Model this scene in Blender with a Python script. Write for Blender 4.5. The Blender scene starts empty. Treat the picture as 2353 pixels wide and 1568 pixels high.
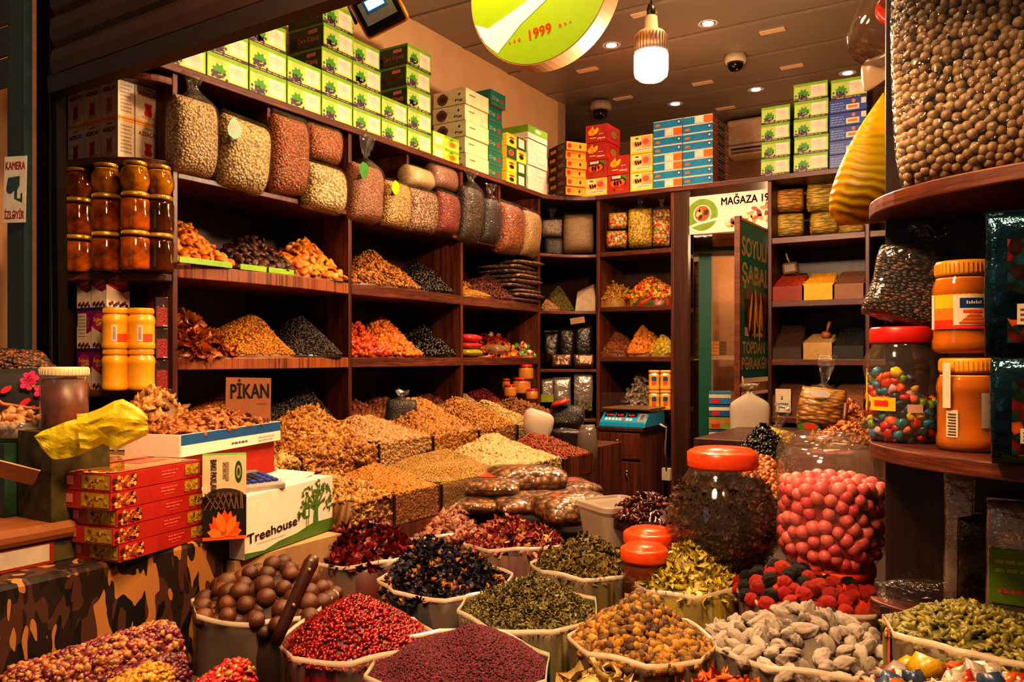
import bpy, bmesh, math, random
import numpy as np
from mathutils import Vector, Matrix, Euler
random.seed(7)
RNG = np.random.default_rng(7)
SC = bpy.context.scene
COL = SC.collection
PI = math.pi
# ------------------------------------------------------------------ camera geometry
FPX, CX, CY, YAW, EYEZ = 1865.0, 1176.5, 822.0, math.radians(31.4), 1.5
FW = Vector((-math.sin(YAW), math.cos(YAW), 0)); RT = Vector((math.cos(YAW), math.sin(YAW), 0))
EYE = Vector((0, 0, EYEZ))
def ray(px, py): return FW + RT*((px-CX)/FPX) + Vector((0, 0, (CY-py)/FPX))
def PX(px, py, X): d = ray(px, py); return EYE + d*(X/d.x)
def PY(px, py, Y): d = ray(px, py); return EYE + d*(Y/d.y)
def PZ(px, py, z): d = ray(px, py); return EYE + d*((z-EYEZ)/d.z)
def PD(px, py, D): return EYE + ray(px, py)*D
# ------------------------------------------------------------------ materials
def lin(h):
    if isinstance(h, str):
        h = h.lstrip('#'); c = [int(h[i:i+2], 16)/255 for i in (0, 2, 4)]
    else: c = list(h)
    return tuple((x/12.92 if x <= .04045 else ((x+.055)/1.055)**2.4) for x in c) + (1,)
_M = {}
def newmat(name):
    m = bpy.data.materials.new(name); m.use_nodes = True
    nt = m.node_tree; nt.nodes.clear()
    out = nt.nodes.new('ShaderNodeOutputMaterial')
    return m, nt, out
def N(nt, t, **kw):
    n = nt.nodes.new('ShaderNode'+t)
    for k, v in kw.items(): setattr(n, k, v)
    return n
def setin(n, **kw):
    for k, v in kw.items(): n.inputs[k.replace('_', ' ')].default_value = v
def coords(nt, scale=(1, 1, 1), rot=(0, 0, 0)):
    tc = N(nt, 'TexCoord'); mp = N(nt, 'Mapping'); mp.inputs['Scale'].default_value = scale; mp.inputs['Rotation'].default_value = rot
    nt.links.new(tc.outputs['Object'], mp.inputs['Vector']); return mp.outputs['Vector']
def ramp(nt, cols, pos=None, interp='LINEAR'):
    r = N(nt, 'ValToRGB'); r.color_ramp.interpolation = interp
    els = r.color_ramp.elements
    while len(els) < len(cols): els.new(.5)
    n = len(cols)
    for i, c in enumerate(cols):
        els[i].position = (pos[i] if pos else (i/(n-1) if interp == 'LINEAR' and n > 1 else i/n)); els[i].color = lin(c)
    return r
def P(col='#808080', rough=.5, metal=0, emit=0, var=.12, vs=30, bump=0, bs=120, spec=.5, trans=0, name=None, coat=0, sss=0):
    """principled material with a little procedural tone variation"""
    key = (col, rough, metal, emit, var, vs, bump, bs, spec, trans, coat)
    if key in _M: return _M[key]
    m, nt, out = newmat(name or 'paint_'+str(col).strip('#'))
    b = N(nt, 'BsdfPrincipled'); L = nt.links.new
    c = lin(col)
    v = coords(nt)
    no = N(nt, 'TexNoise'); setin(no, Scale=vs, Detail=3.0); L(v, no.inputs['Vector'])
    rp = N(nt, 'ValToRGB')
    rp.color_ramp.elements[0].position = .3; rp.color_ramp.elements[1].position = .7
    rp.color_ramp.elements[0].color = tuple(x*(1-var) for x in c[:3])+(1,)
    rp.color_ramp.elements[1].color = tuple(min(1, x*(1+var)) for x in c[:3])+(1,)
    L(no.outputs['Fac'], rp.inputs['Fac']); L(rp.outputs['Color'], b.inputs['Base Color'])
    b.inputs['Roughness'].default_value = rough; b.inputs['Metallic'].default_value = metal
    b.inputs['Specular IOR Level'].default_value = spec; b.inputs['Transmission Weight'].default_value = trans
    b.inputs['Coat Weight'].default_value = coat
    if emit:
        L(rp.outputs['Color'], b.inputs['Emission Color']); b.inputs['Emission Strength'].default_value = emit
    if bump:
        n2 = N(nt, 'TexNoise'); setin(n2, Scale=bs, Detail=4.0); L(v, n2.inputs['Vector'])
        bp = N(nt, 'Bump'); setin(bp, Strength=bump, Distance=.01); L(n2.outputs['Fac'], bp.inputs['Height']); L(bp.outputs['Normal'], b.inputs['Normal'])
    L(b.outputs['BSDF'], out.inputs['Surface'])
    _M[key] = m
    return m
def wood(name, cols, scale=(45, 45, 2.2), rough=.42, contrast=(.28, .72), bump=.12):
    m, nt, out = newmat(name); L = nt.links.new
    v = coords(nt, scale)
    n1 = N(nt, 'TexNoise'); setin(n1, Scale=1.0, Detail=6.0, Roughness=.65, Distortion=.35); L(v, n1.inputs['Vector'])
    v2 = coords(nt, tuple(s*.22 for s in scale))
    n2 = N(nt, 'TexNoise'); setin(n2, Scale=1.0, Detail=3.0); L(v2, n2.inputs['Vector'])
    mx = N(nt, 'Mix', data_type='FLOAT'); mx.inputs['Factor'].default_value = .35
    L(n1.outputs['Fac'], mx.inputs[2]); L(n2.outputs['Fac'], mx.inputs[3])
    k = len(cols); rp = ramp(nt, cols, [contrast[0]+(contrast[1]-contrast[0])*i/(k-1) for i in range(k)])
    L(mx.outputs[0], rp.inputs['Fac'])
    b = N(nt, 'BsdfPrincipled'); L(rp.outputs['Color'], b.inputs['Base Color']); b.inputs['Roughness'].default_value = rough
    bp = N(nt, 'Bump'); setin(bp, Strength=bump, Distance=.004); L(n1.outputs['Fac'], bp.inputs['Height']); L(bp.outputs['Normal'], b.inputs['Normal'])
    L(b.outputs['BSDF'], out.inputs['Surface']); return m
def film(name, tint='#ffffff', body=.15, gloss=.12, bs=25, bump=.6, ior=1.45, stretch=(1, 1, 1), glow=.03, see='#ffffff'):
    """thin clear or milky plastic / thin glass"""
    m, nt, out = newmat(name); L = nt.links.new
    tr = N(nt, 'BsdfTransparent'); tr.inputs['Color'].default_value = lin(see)
    df = N(nt, 'BsdfDiffuse'); df.inputs['Color'].default_value = lin(tint)
    tl = N(nt, 'BsdfTranslucent'); tl.inputs['Color'].default_value = lin(tint)
    gl = N(nt, 'BsdfGlossy'); gl.inputs['Roughness'].default_value = gloss
    a = N(nt, 'MixShader'); a.inputs[0].default_value = .4; L(df.outputs[0], a.inputs[1]); L(tl.outputs[0], a.inputs[2])
    b = N(nt, 'MixShader'); b.inputs[0].default_value = body; L(tr.outputs[0], b.inputs[1]); L(a.outputs[0], b.inputs[2])
    v = coords(nt, stretch)
    no = N(nt, 'TexNoise'); setin(no, Scale=bs, Detail=2.0, Distortion=.6); L(v, no.inputs['Vector'])
    bp = N(nt, 'Bump'); setin(bp, Strength=bump, Distance=.01); L(no.outputs['Fac'], bp.inputs['Height'])
    fr = N(nt, 'LayerWeight'); fr.inputs['Blend'].default_value = .5
    if bump: L(bp.outputs['Normal'], gl.inputs['Normal']); L(bp.outputs['Normal'], fr.inputs['Normal'])
    pw = N(nt, 'Math', operation='POWER'); pw.inputs[1].default_value = 3.2; L(fr.outputs['Facing'], pw.inputs[0])
    ad = N(nt, 'Math', operation='MULTIPLY_ADD'); ad.inputs[1].default_value = .6; ad.inputs[2].default_value = glow; L(pw.outputs[0], ad.inputs[0])
    c = N(nt, 'MixShader'); L(ad.outputs[0], c.inputs[0]); L(b.outputs[0], c.inputs[1]); L(gl.outputs[0], c.inputs[2])
    L(c.outputs[0], out.inputs['Surface']); return m
def heapmat(name, cols, rough=.55, spec=.5, bump=0, bs=300, interp='LINEAR', obj=False, sss=0):
    """pieces of one heap: colour picked per piece (vertex colour) or per object"""
    m, nt, out = newmat(name); L = nt.links.new
    b = N(nt, 'BsdfPrincipled'); b.inputs['Roughness'].default_value = rough; b.inputs['Specular IOR Level'].default_value = spec
    rp = ramp(nt, cols, interp=interp)
    if obj:
        oi = N(nt, 'ObjectInfo'); L(oi.outputs['Random'], rp.inputs['Fac']); L(rp.outputs['Color'], b.inputs['Base Color'])
        src = rp.outputs['Color']
    else:
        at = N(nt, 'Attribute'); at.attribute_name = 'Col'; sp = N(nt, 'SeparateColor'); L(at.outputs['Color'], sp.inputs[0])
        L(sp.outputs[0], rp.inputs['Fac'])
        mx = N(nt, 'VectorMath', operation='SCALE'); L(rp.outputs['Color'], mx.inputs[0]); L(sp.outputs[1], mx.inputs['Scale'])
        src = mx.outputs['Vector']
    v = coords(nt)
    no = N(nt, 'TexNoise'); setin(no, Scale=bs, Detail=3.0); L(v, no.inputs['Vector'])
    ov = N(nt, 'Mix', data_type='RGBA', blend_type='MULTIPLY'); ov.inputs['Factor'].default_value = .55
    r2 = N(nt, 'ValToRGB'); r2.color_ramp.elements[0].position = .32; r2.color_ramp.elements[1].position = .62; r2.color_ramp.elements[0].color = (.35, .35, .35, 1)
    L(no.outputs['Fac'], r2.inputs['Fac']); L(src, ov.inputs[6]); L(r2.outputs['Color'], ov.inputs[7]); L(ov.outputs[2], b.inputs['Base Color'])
    if bump:
        bp = N(nt, 'Bump'); setin(bp, Strength=bump, Distance=.004); L(no.outputs['Fac'], bp.inputs['Height']); L(bp.outputs['Normal'], b.inputs['Normal'])
    L(b.outputs['BSDF'], out.inputs['Surface']); return m
def grain(name, cols, scale=90, rough=.45, dist=.006, strength=1.0, stretch=(1, 1, 1), interp='LINEAR'):
    """packed kernels seen through a bag: cellular colour and relief"""
    m, nt, out = newmat(name); L = nt.links.new
    v = coords(nt, stretch)
    vo = N(nt, 'TexVoronoi'); setin(vo, Scale=float(scale), Randomness=.9); L(v, vo.inputs['Vector'])
    sp = N(nt, 'SeparateColor'); L(vo.outputs['Color'], sp.inputs[0])
    rp = ramp(nt, cols, interp=interp); L(sp.outputs[0], rp.inputs['Fac'])
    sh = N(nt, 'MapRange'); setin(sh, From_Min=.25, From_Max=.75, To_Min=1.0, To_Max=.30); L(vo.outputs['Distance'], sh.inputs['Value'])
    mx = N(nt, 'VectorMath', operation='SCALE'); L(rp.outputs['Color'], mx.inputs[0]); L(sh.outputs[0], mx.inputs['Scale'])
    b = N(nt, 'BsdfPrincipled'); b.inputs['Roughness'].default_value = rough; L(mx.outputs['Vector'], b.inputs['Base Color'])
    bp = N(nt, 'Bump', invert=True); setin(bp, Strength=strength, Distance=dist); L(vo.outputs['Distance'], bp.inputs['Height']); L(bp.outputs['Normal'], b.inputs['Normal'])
    L(b.outputs['BSDF'], out.inputs['Surface']); return m
# ------------------------------------------------------------------ objects
def tag(o, label=None, cat=None, group=None, kind=None):
    if label: o['label'] = label
    if cat: o['category'] = cat
    if group: o['group'] = group
    if kind: o['kind'] = kind
    return o
def empty(name, loc=(0, 0, 0), rz=0, label=None, cat=None, group=None, rot=None):
    o = bpy.data.objects.new(name, None); o.empty_display_size = .02
    COL.objects.link(o); o.location = loc; o.rotation_euler = rot or (0, 0, rz)
    return tag(o, label, cat, group)
def dup(o, parent=None):
    c = o.copy(); COL.objects.link(c); c.parent = parent
    for ch in list(o.children): dup(ch, c)
    return c
_TX = {}
def text_geo(s):
    if s in _TX: return _TX[s]
    cu = bpy.data.curves.new('t', 'FONT'); cu.body = s; cu.size = 1.0; cu.offset = 0; cu.resolution_u = 3
    ob = bpy.data.objects.new('t', cu); COL.objects.link(ob)
    dg = bpy.context.evaluated_depsgraph_get(); ev = ob.evaluated_get(dg); me = ev.to_mesh()
    v = [(p.co.x, p.co.y) for p in me.vertices]; f = [tuple(p.vertices) for p in me.polygons]
    ev.to_mesh_clear(); bpy.data.objects.remove(ob); bpy.data.curves.remove(cu)
    xs = [p[0] for p in v] or [0]; x0 = min(xs); w = max(xs)-x0
    v = [(a-x0, b) for a, b in v]
    _TX[s] = (v, f, w); return _TX[s]
class MB:
    def __init__(s): s.v = []; s.f = []; s.m = []; s.sm = []; s.mats = []
    def mi(s, m):
        if m not in s.mats: s.mats.append(m)
        return s.mats.index(m)
    def add(s, vs, fs, m, smooth=False):
        k = len(s.v); s.v += [tuple(x) for x in vs]; i = s.mi(m)
        for f in fs: s.f.append(tuple(a+k for a in f)); s.m.append(i); s.sm.append(smooth)
        return s
    def box(s, c, size, m, rz=0, R=None):
        x, y, z = [a/2 for a in size]; R = R or Matrix.Rotation(rz, 3, 'Z'); c = Vector(c)
        vs = [c+R @ Vector(p) for p in ((-x, -y, -z), (x, -y, -z), (x, y, -z), (-x, y, -z), (-x, -y, z), (x, -y, z), (x, y, z), (-x, y, z))]
        return s.add(vs, [(0, 3, 2, 1), (4, 5, 6, 7), (0, 1, 5, 4), (1, 2, 6, 5), (2, 3, 7, 6), (3, 0, 4, 7)], m)
    def bx(s, x0, x1, y0, y1, z0, z1, m): return s.box(((x0+x1)/2, (y0+y1)/2, (z0+z1)/2), (x1-x0, y1-y0, z1-z0), m)
    def prism(s, pts, z0, z1, m):
        n = len(pts); vs = [(x, y, z0) for x, y in pts]+[(x, y, z1) for x, y in pts]
        ar = sum(pts[i][0]*pts[(i+1) % n][1]-pts[(i+1) % n][0]*pts[i][1] for i in range(n))
        fs = [tuple(range(n, 2*n)), tuple(reversed(range(n)))]+[(i, (i+1) % n, n+(i+1) % n, n+i) for i in range(n)]
        if ar < 0: fs = [tuple(reversed(f)) for f in fs]
        return s.add(vs, fs, m)
    def poly(s, fr, pts, m, e=0):
        o, u, v = fr; n = u.cross(v)
        ar = sum(pts[i][0]*pts[(i+1) % len(pts)][1]-pts[(i+1) % len(pts)][0]*pts[i][1] for i in range(len(pts)))
        if ar < 0: pts = pts[::-1]
        return s.add([o+u*a+v*b+n*(.0006+e*.0004) for a, b in pts], [tuple(range(len(pts)))], m)
    def rect(s, fr, x0, y0, x1, y1, m, e=0): return s.poly(fr, [(x0, y0), (x1, y0), (x1, y1), (x0, y1)], m, e)
    def disc(s, fr, cx, cy, rx, ry, m, e=0, n=18, rot=0, wob=0, seed=0):
        r = random.Random(seed); c, sn = math.cos(rot), math.sin(rot); pts = []
        for i in range(n):
            t = 2*PI*i/n; k = 1+wob*(r.random()*2-1); a, b = rx*k*math.cos(t), ry*k*math.sin(t)
            pts.append((cx+a*c-b*sn, cy+a*sn+b*c))
        return s.poly(fr, pts, m, e)
    def ring(s, fr, cx, cy, r0, r1, m, e=0, n=40, a0=0, a1=2*PI):
        o, u, v = fr; nn = u.cross(v)*(.0006+e*.0004); vs = []; fs = []
        for i in range(n+1):
            t = a0+(a1-a0)*i/n
            for r in (r0, r1): vs.append(o+u*(cx+r*math.cos(t))+v*(cy+r*math.sin(t))+nn)
            if i: k = 2*i; fs.append((k-2, k-1, k+1, k))
        return s.add(vs, fs, m)
    def text(s, fr, t, x, y, h, m, e=0, w=None, sx=1, rot=0, center=False):
        v, f, tw = text_geo(t); k = h/.72; kx = (w/tw if w else k*sx); o, u, vv = fr; n = u.cross(vv)*(.0006+e*.0004)
        c, sn = math.cos(rot), math.sin(rot); dx = -tw*kx/2 if center else 0
        for ox, oy in ((0, 0), (.07*h, 0), (.035*h, .04*h), (.035*h, -.02*h)): s.add([o+u*(x+ox+(a*kx+dx)*c-b*k*sn)+vv*(y+oy+(a*kx+dx)*sn+b*k*c)+n for a, b in v], f, m)
        return s
    def lathe(s, prof, c, m, n=28, smooth=True, R=None, sq=0):
        c = Vector(c); vs = []; fs = []; k = len(prof)
        for i in range(n):
            t = 2*PI*i/n; ct, st = math.cos(t), math.sin(t)
            if sq:
                q = (abs(ct)**sq+abs(st)**sq)**(-1/sq); ct *= q; st *= q
            for r, z in prof:
                p = Vector((r*ct, r*st, z)); vs.append(c+(R @ p if R else p))
        for i in range(n):
            j = (i+1) % n
            for a in range(k-1): fs.append((i*k+a, j*k+a, j*k+a+1, i*k+a+1))
        if prof[0][0] > 1e-5: fs.append(tuple(i*k for i in reversed(range(n))))
        if prof[-1][0] > 1e-5: fs.append(tuple(i*k+k-1 for i in range(n)))
        return s.add(vs, fs, m, smooth)
    def tube(s, pts, r, m, n=8, closed=False):
        pts = [Vector(p) for p in pts]; k = len(pts); vs = []; fs = []
        for i, p in enumerate(pts):
            a = pts[max(0, i-1)]; b = pts[min(k-1, i+1)]; t = (b-a).normalized()
            u = t.cross(Vector((0, 0, 1)) if abs(t.z) < .9 else Vector((1, 0, 0))).normalized(); w = t.cross(u)
            rr = r[i] if isinstance(r, (list, tuple)) else r
            for j in range(n): q = 2*PI*j/n; vs.append(p+(u*math.cos(q)+w*math.sin(q))*rr)
        for i in range(k-1):
            for j in range(n): fs.append((i*n+j, i*n+(j+1) % n, (i+1)*n+(j+1) % n, (i+1)*n+j))
        fs += [tuple(reversed(range(n))), tuple(range((k-1)*n, k*n))]
        return s.add(vs, fs, m, True)
    def mesh(s, name):
        me = bpy.data.meshes.new(name); me.from_pydata([tuple(v) for v in s.v], [], s.f)
        for m in s.mats: me.materials.append(m)
        me.polygons.foreach_set('material_index', s.m); me.polygons.foreach_set('use_smooth', s.sm); me.update(); return me
    def build(s, name, parent=None, loc=None, rz=0, label=None, cat=None, group=None, kind=None, bevel=0, rot=None):
        o = bpy.data.objects.new(name, s.mesh(name)); COL.objects.link(o)
        if parent: o.parent = parent
        if loc is not None: o.location = loc
        o.rotation_euler = rot or (0, 0, rz)
        if bevel:
            b = o.modifiers.new('bevel', 'BEVEL'); b.width = bevel; b.segments = 2; b.limit_method = 'ANGLE'
        return tag(o, label, cat, group, kind)
EX, EY, EZ = Vector((1, 0, 0)), Vector((0, 1, 0)), Vector((0, 0, 1))
def faces(w, d, h):
    """decal frames of a w x d x h box standing on the origin, front towards -Y"""
    return dict(front=(Vector((-w/2, -d/2, 0)), EX, EZ), left=(Vector((-w/2, d/2, 0)), -EY, EZ), right=(Vector((w/2, -d/2, 0)), EY, EZ), top=(Vector((-w/2, -d/2, h)), EX, EY))
# ------------------------------------------------------------------ pieces and heaps
def ico(sub):
    bm = bmesh.new(); bmesh.ops.create_icosphere(bm, subdivisions=sub, radius=.5)
    v = np.array([p.co[:] for p in bm.verts]); f = np.array([[q.index for q in p.verts] for p in bm.faces]); bm.free(); return v, f
_I1, _I2, _I3 = ico(1), ico(2), ico(3)
_I4 = ico(4)
def lump(base, sx=1, sy=1, sz=1, amp=.12, seed=0, bend=0, fine=0):
    r = np.random.default_rng(seed); v = base[0].copy(); d = v/np.linalg.norm(v, axis=1)[:, None]
    k = np.ones(len(v))
    for _ in range(4): k += amp*np.sin((d @ r.normal(size=3))*r.uniform(2, 5)+r.uniform(0, 6))
    for _ in range(14 if fine else 0): k += fine*np.sin((d @ r.normal(size=3))*r.uniform(7, 15)+r.uniform(0, 6))
    v = v*k[:, None]*np.array([sx, sy, sz])
    if bend: v[:, 2] += bend*(v[:, 0]**2); v[:, 1] += bend*.5*(v[:, 0]**2)
    return v, base[1]
def grid_piece(sx, sy, curl, seed):
    r = np.random.default_rng(seed); v = []; f = []
    for j in range(3):
        for i in range(4):
            x = i/3-.5; y = j/2-.5; w = 1-abs(x)*.9
            v.append((x*sx, y*sy*w+r.normal()*.03, curl*(x*x+y*y)*(1+r.normal()*.3)+r.normal()*.05))
    for j in range(2):
        for i in range(3):
            a = j*4+i; f += [(a, a+1, a+5), (a, a+5, a+4)]
    return np.array(v), np.array(f)
TM = dict(
    ball=[lump(_I2, 1, 1, 1, .02, 1)],
    nut=[lump(_I2, 1, .8, .7, .13, s) for s in (1, 2, 3)],
    walnut=[lump(_I2, 1, .62, .5, .2, s, .7) for s in (4, 5, 6, 7)],
    hazel=[lump(_I1, 1, .95, .92, .05, s) for s in (1, 2)],
    almond=[lump(_I2, 1, .5, .34, .05, s) for s in (1, 2)],
    seed=[lump(_I1, 1, .5, .3, .05, s) for s in (1, 2)],
    raisin=[lump(_I1, 1, .65, .5, .14, s) for s in (1, 2, 3)],
    grain=[lump(_I1, 1, .8, .7, .1, s) for s in (1, 2)],
    apricot=[lump(_I2, 1, .86, .42, .08, s, .25) for s in (1, 2, 3)],
    petal=[grid_piece(1, .7, 1.1, s) for s in (1, 2, 3, 4)],
    shred=[grid_piece(1, .3, .9, s) for s in (1, 2, 3)],
    leaf=[grid_piece(1, .55, .6, s) for s in (5, 6, 7)],
    stick=[lump(_I1, 1, .22, .22, .08, s, .3) for s in (1, 2)],
    bud=[lump(_I2, 1, .9, .8, .12, s) for s in (3, 4, 8)],
    berry=[lump(_I4, 1, .94, .88, .03, s, 0, .012) for s in (3, 4, 8)],
    orb=[lump(_I3, 1, 1, 1, .015, s) for s in (1, 2)],
    cube=[lump(_I1, 1, .7, .6, .25, s) for s in (1, 2, 3)],
    finger=[lump(_I4, 1.0, .58, .55, .06, s, .3, .016) for s in (1, 2, 3, 4, 5, 6, 7, 8)],
)
def np_mesh(name, V, Fs, col, mat, smooth=True):
    me = bpy.data.meshes.new(name); nv, nf = len(V), len(Fs)
    me.vertices.add(nv); me.vertices.foreach_set('co', np.asarray(V, np.float32).ravel())
    me.loops.add(nf*3); me.loops.foreach_set('vertex_index', np.asarray(Fs, np.int32).ravel())
    me.polygons.add(nf); me.polygons.foreach_set('loop_start', np.arange(0, nf*3, 3, dtype=np.int32)); me.polygons.foreach_set('loop_total', np.full(nf, 3, np.int32))
    me.polygons.foreach_set('use_smooth', np.full(nf, smooth))
    if col is not None:
        at = me.color_attributes.new('Col', 'FLOAT_COLOR', 'POINT'); c = np.ones((nv, 4), np.float32); c[:, :2] = col; at.data.foreach_set('color', c.ravel())
    me.materials.append(mat); me.update(); me.validate(); return me
def rots(n, nrm=None, tilt=.35, rng=RNG):
    if nrm is None:
        q = rng.normal(size=(n, 4)); q /= np.linalg.norm(q, axis=1)[:, None]; w, x, y, z = q.T
        return np.stack([1-2*(y*y+z*z), 2*(x*y-z*w), 2*(x*z+y*w), 2*(x*y+z*w), 1-2*(x*x+z*z), 2*(y*z-x*w), 2*(x*z-y*w), 2*(y*z+x*w), 1-2*(x*x+y*y)], 1).reshape(n, 3, 3)
    w = nrm+rng.normal(size=(n, 3))*tilt; w /= np.linalg.norm(w, axis=1)[:, None]
    t = rng.normal(size=(n, 3)); u = np.cross(t, w); u /= np.linalg.norm(u, axis=1)[:, None]; v = np.cross(w, u)
    return np.stack([u, v, w], 2)
def scatter(pts, nrm, tm, size, var=.25, flat=None, lift=.12, rng=RNG, shade=(.75, 1.08)):
    n = len(pts); R = rots(n, nrm if flat is not None else None, flat or 0, rng)
    sc = size*(1+var*(rng.random(n)*2-1)); r1 = rng.random(n); g1 = shade[0]+(shade[1]-shade[0])*rng.random(n)
    which = rng.integers(0, len(TM[tm]), n); Vs, Fs, Cs, off = [], [], [], 0
    for k, (tv, tf) in enumerate(TM[tm]):
        ix = np.where(which == k)[0]
        if not len(ix): continue
        v = np.einsum('nij,kj->nki', R[ix], tv)*sc[ix][:, None, None]+(pts[ix]+nrm[ix]*(sc[ix]*lift)[:, None])[:, None, :]
        f = tf[None]+(np.arange(len(ix))*len(tv))[:, None, None]+off
        Vs.append(v.reshape(-1, 3)); Fs.append(f.reshape(-1, 3)); Cs.append(np.stack([np.repeat(r1[ix], len(tv)), np.repeat(g1[ix], len(tv))], 1)); off += len(ix)*len(tv)
    return np.concatenate(Vs), np.concatenate(Fs), np.concatenate(Cs)
LEFT = ((0, 1), (1, 0)); BACK = ((1, 0), (0, -1)); FREE = ((1, 0), (0, 1))
def frame(deg):
    t = math.radians(deg); return ((math.cos(t), math.sin(t)), (-math.sin(t), math.cos(t)))
class Mound:
    """a heap: apex (ca,cb), limits a0..a1 along, b0..b1 outwards, floor z0, apex height H over it"""
    def __init__(s, fr, ca, cb, a0, a1, b0, b1, z0, H, lip=.01, p=2.6, q=1.15, rough=.012, seed=1, fl=0):
        s.fl = fl; s.A, s.B = np.array(fr[0]), np.array(fr[1]); s.ca, s.cb, s.a0, s.a1, s.b0, s.b1 = ca, cb, a0, a1, b0, b1
        s.z0, s.H, s.lip, s.p, s.q, s.rough = z0, H, lip, p, q, rough
        r = np.random.default_rng(seed); s.k = r.normal(size=(6, 2))*22; s.ph = r.uniform(0, 6, 6)
    def r(s, a, b):
        da = np.where(a > s.ca, (a-s.ca)/max(1e-4, s.a1-s.ca), (s.ca-a)/max(1e-4, s.ca-s.a0)); db = np.where(b > s.cb, (b-s.cb)/max(1e-4, s.b1-s.cb), (s.cb-b)/max(1e-4, s.cb-s.b0))
        da = np.maximum(0, da-s.fl)/(1-s.fl)
        return (np.abs(da)**s.p+np.abs(db)**s.p)**(1/s.p)
    def h(s, a, b):
        rr = np.clip(s.r(a, b), 0, 1); n = sum(np.sin(a*k[0]+b*k[1]+f) for k, f in zip(s.k, s.ph))/3
        return s.z0+s.lip+(s.H-s.lip)*(1-rr**s.q)+s.rough*n*(1-rr**3)
    def W(s, a, b, z):
        a, b = np.asarray(a), np.asarray(b); return np.stack([a*s.A[0]+b*s.B[0], a*s.A[1]+b*s.B[1], np.asarray(z)+0*a], -1)
    def base(s, nt=44, nr=12, inset=1.0):
        t = np.arange(nt)*2*PI/nt; c, sn = np.cos(t), np.sin(t); e = 2/s.p
        ua, ub = np.sign(c)*np.abs(c)**(e*(1-.8*s.fl)), np.sign(sn)*np.abs(sn)**e
        V = [s.W(np.array([s.ca]), np.array([s.cb]), s.h(np.array([s.ca]), np.array([s.cb])))]
        for j in range(1, nr+1):
            rho = j/nr*inset; a = s.ca+rho*np.where(ua > 0, s.a1-s.ca, s.ca-s.a0)*ua; b = s.cb+rho*np.where(ub > 0, s.b1-s.cb, s.cb-s.b0)*ub
            V.append(s.W(a, b, s.h(a, b)))
        V.append(s.W(a, b, np.full(nt, s.z0)))
        V = np.concatenate(V); F = [(0, 1+i, 1+(i+1) % nt) for i in range(nt)]
        for j in range(nr):
            for i in range(nt):
                p, q = 1+j*nt+i, 1+j*nt+(i+1) % nt; F += [(p, p+nt, q+nt), (p, q+nt, q)]
        F = np.array(F); 
        if (s.A[0]*s.B[1]-s.A[1]*s.B[0]) < 0: F = F[:, ::-1]
        return V, F
    def sample(s, n, rng=RNG, rmax=1.0):
        a = rng.uniform(s.a0, s.a1, n*2); b = rng.uniform(s.b0, s.b1, n*2); ok = s.r(a, b) < rmax; a, b = a[ok][:n], b[ok][:n]
        return s.at(a, b)
    def at(s, a, b):
        e = .004; z = s.h(a, b); ga = (s.h(a+e, b)-s.h(a-e, b))/(2*e); gb = (s.h(a, b+e)-s.h(a, b-e))/(2*e)
        n = s.W(-ga, -gb, np.ones_like(a)); n /= np.linalg.norm(n, axis=1)[:, None]
        return s.W(a, b, z), n
    def dart(s, d, nmax=400, rng=RNG, rmax=.97, k=40):
        """even spread of separate pieces, d apart"""
        out = []; nrm = []
        for _ in range(nmax*k):
            a = np.array([rng.uniform(s.a0, s.a1)]); b = np.array([rng.uniform(s.b0, s.b1)])
            if s.r(a, b)[0] > rmax: continue
            p, n = s.at(a, b); p = p[0]
            if out and np.min(np.sum((np.array(out)-p)**2, 1)) < d*d: continue
            out.append(p); nrm.append(n[0])
            if len(out) >= nmax: break
        return np.array(out), np.array(nrm)
def heap(name, label, cat, mo, tm, size, mat, n=None, cover=2.4, flat=None, extra=None, var=.25, dark=.45, parent=None, group=None, kind='stuff', lift=.12, cap=5000, origin=None):
    area = (mo.a1-mo.a0)*(mo.b1-mo.b0)*1.25
    n = n or int(min(cap, area*cover/(size*size*.55)))
    pts, nrm = mo.sample(n)
    if extra is not None: pts = np.concatenate([pts, extra[0]]); nrm = np.concatenate([nrm, extra[1]])
    V, F, C = scatter(pts, nrm, tm, size, var, flat, lift)
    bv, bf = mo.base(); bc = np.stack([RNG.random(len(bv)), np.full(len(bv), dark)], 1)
    V2 = np.concatenate([V, bv]); F2 = np.concatenate([F, bf+len(V)]); C2 = np.concatenate([C, bc])
    o3 = mo.W(np.array([mo.ca]), np.array([mo.cb]), np.array([mo.z0]))[0]
    me = np_mesh(name, V2-o3, F2, C2, mat); o = bpy.data.objects.new(name, me); COL.objects.link(o); o.location = o3
    if parent: o.parent = parent
    return tag(o, label, cat, group, kind)
def pieces(name, label, cat, group, pts, nrm, tm, size, mat, flat=None, var=.12, lift=.2, smooth=True):
    """every piece an object of its own; meshes are shared"""
    mes = []
    for tv, tf in TM[tm]:
        me = np_mesh(name, tv, tf, None, mat, smooth); mes.append(me)
    R = rots(len(pts), nrm if flat is not None else None, flat or 0)
    for i in range(len(pts)):
        o = bpy.data.objects.new(name, mes[int(RNG.integers(0, len(mes)))]); COL.objects.link(o)
        s = size*(1+var*(RNG.random()*2-1)); m = Matrix([list(r) for r in R[i]]).to_4x4(); p = pts[i]+nrm[i]*s*lift
        o.matrix_world = Matrix.Translation(Vector(p)) @ m @ Matrix.Scale(s, 4)
        tag(o, label, cat, group)
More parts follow.
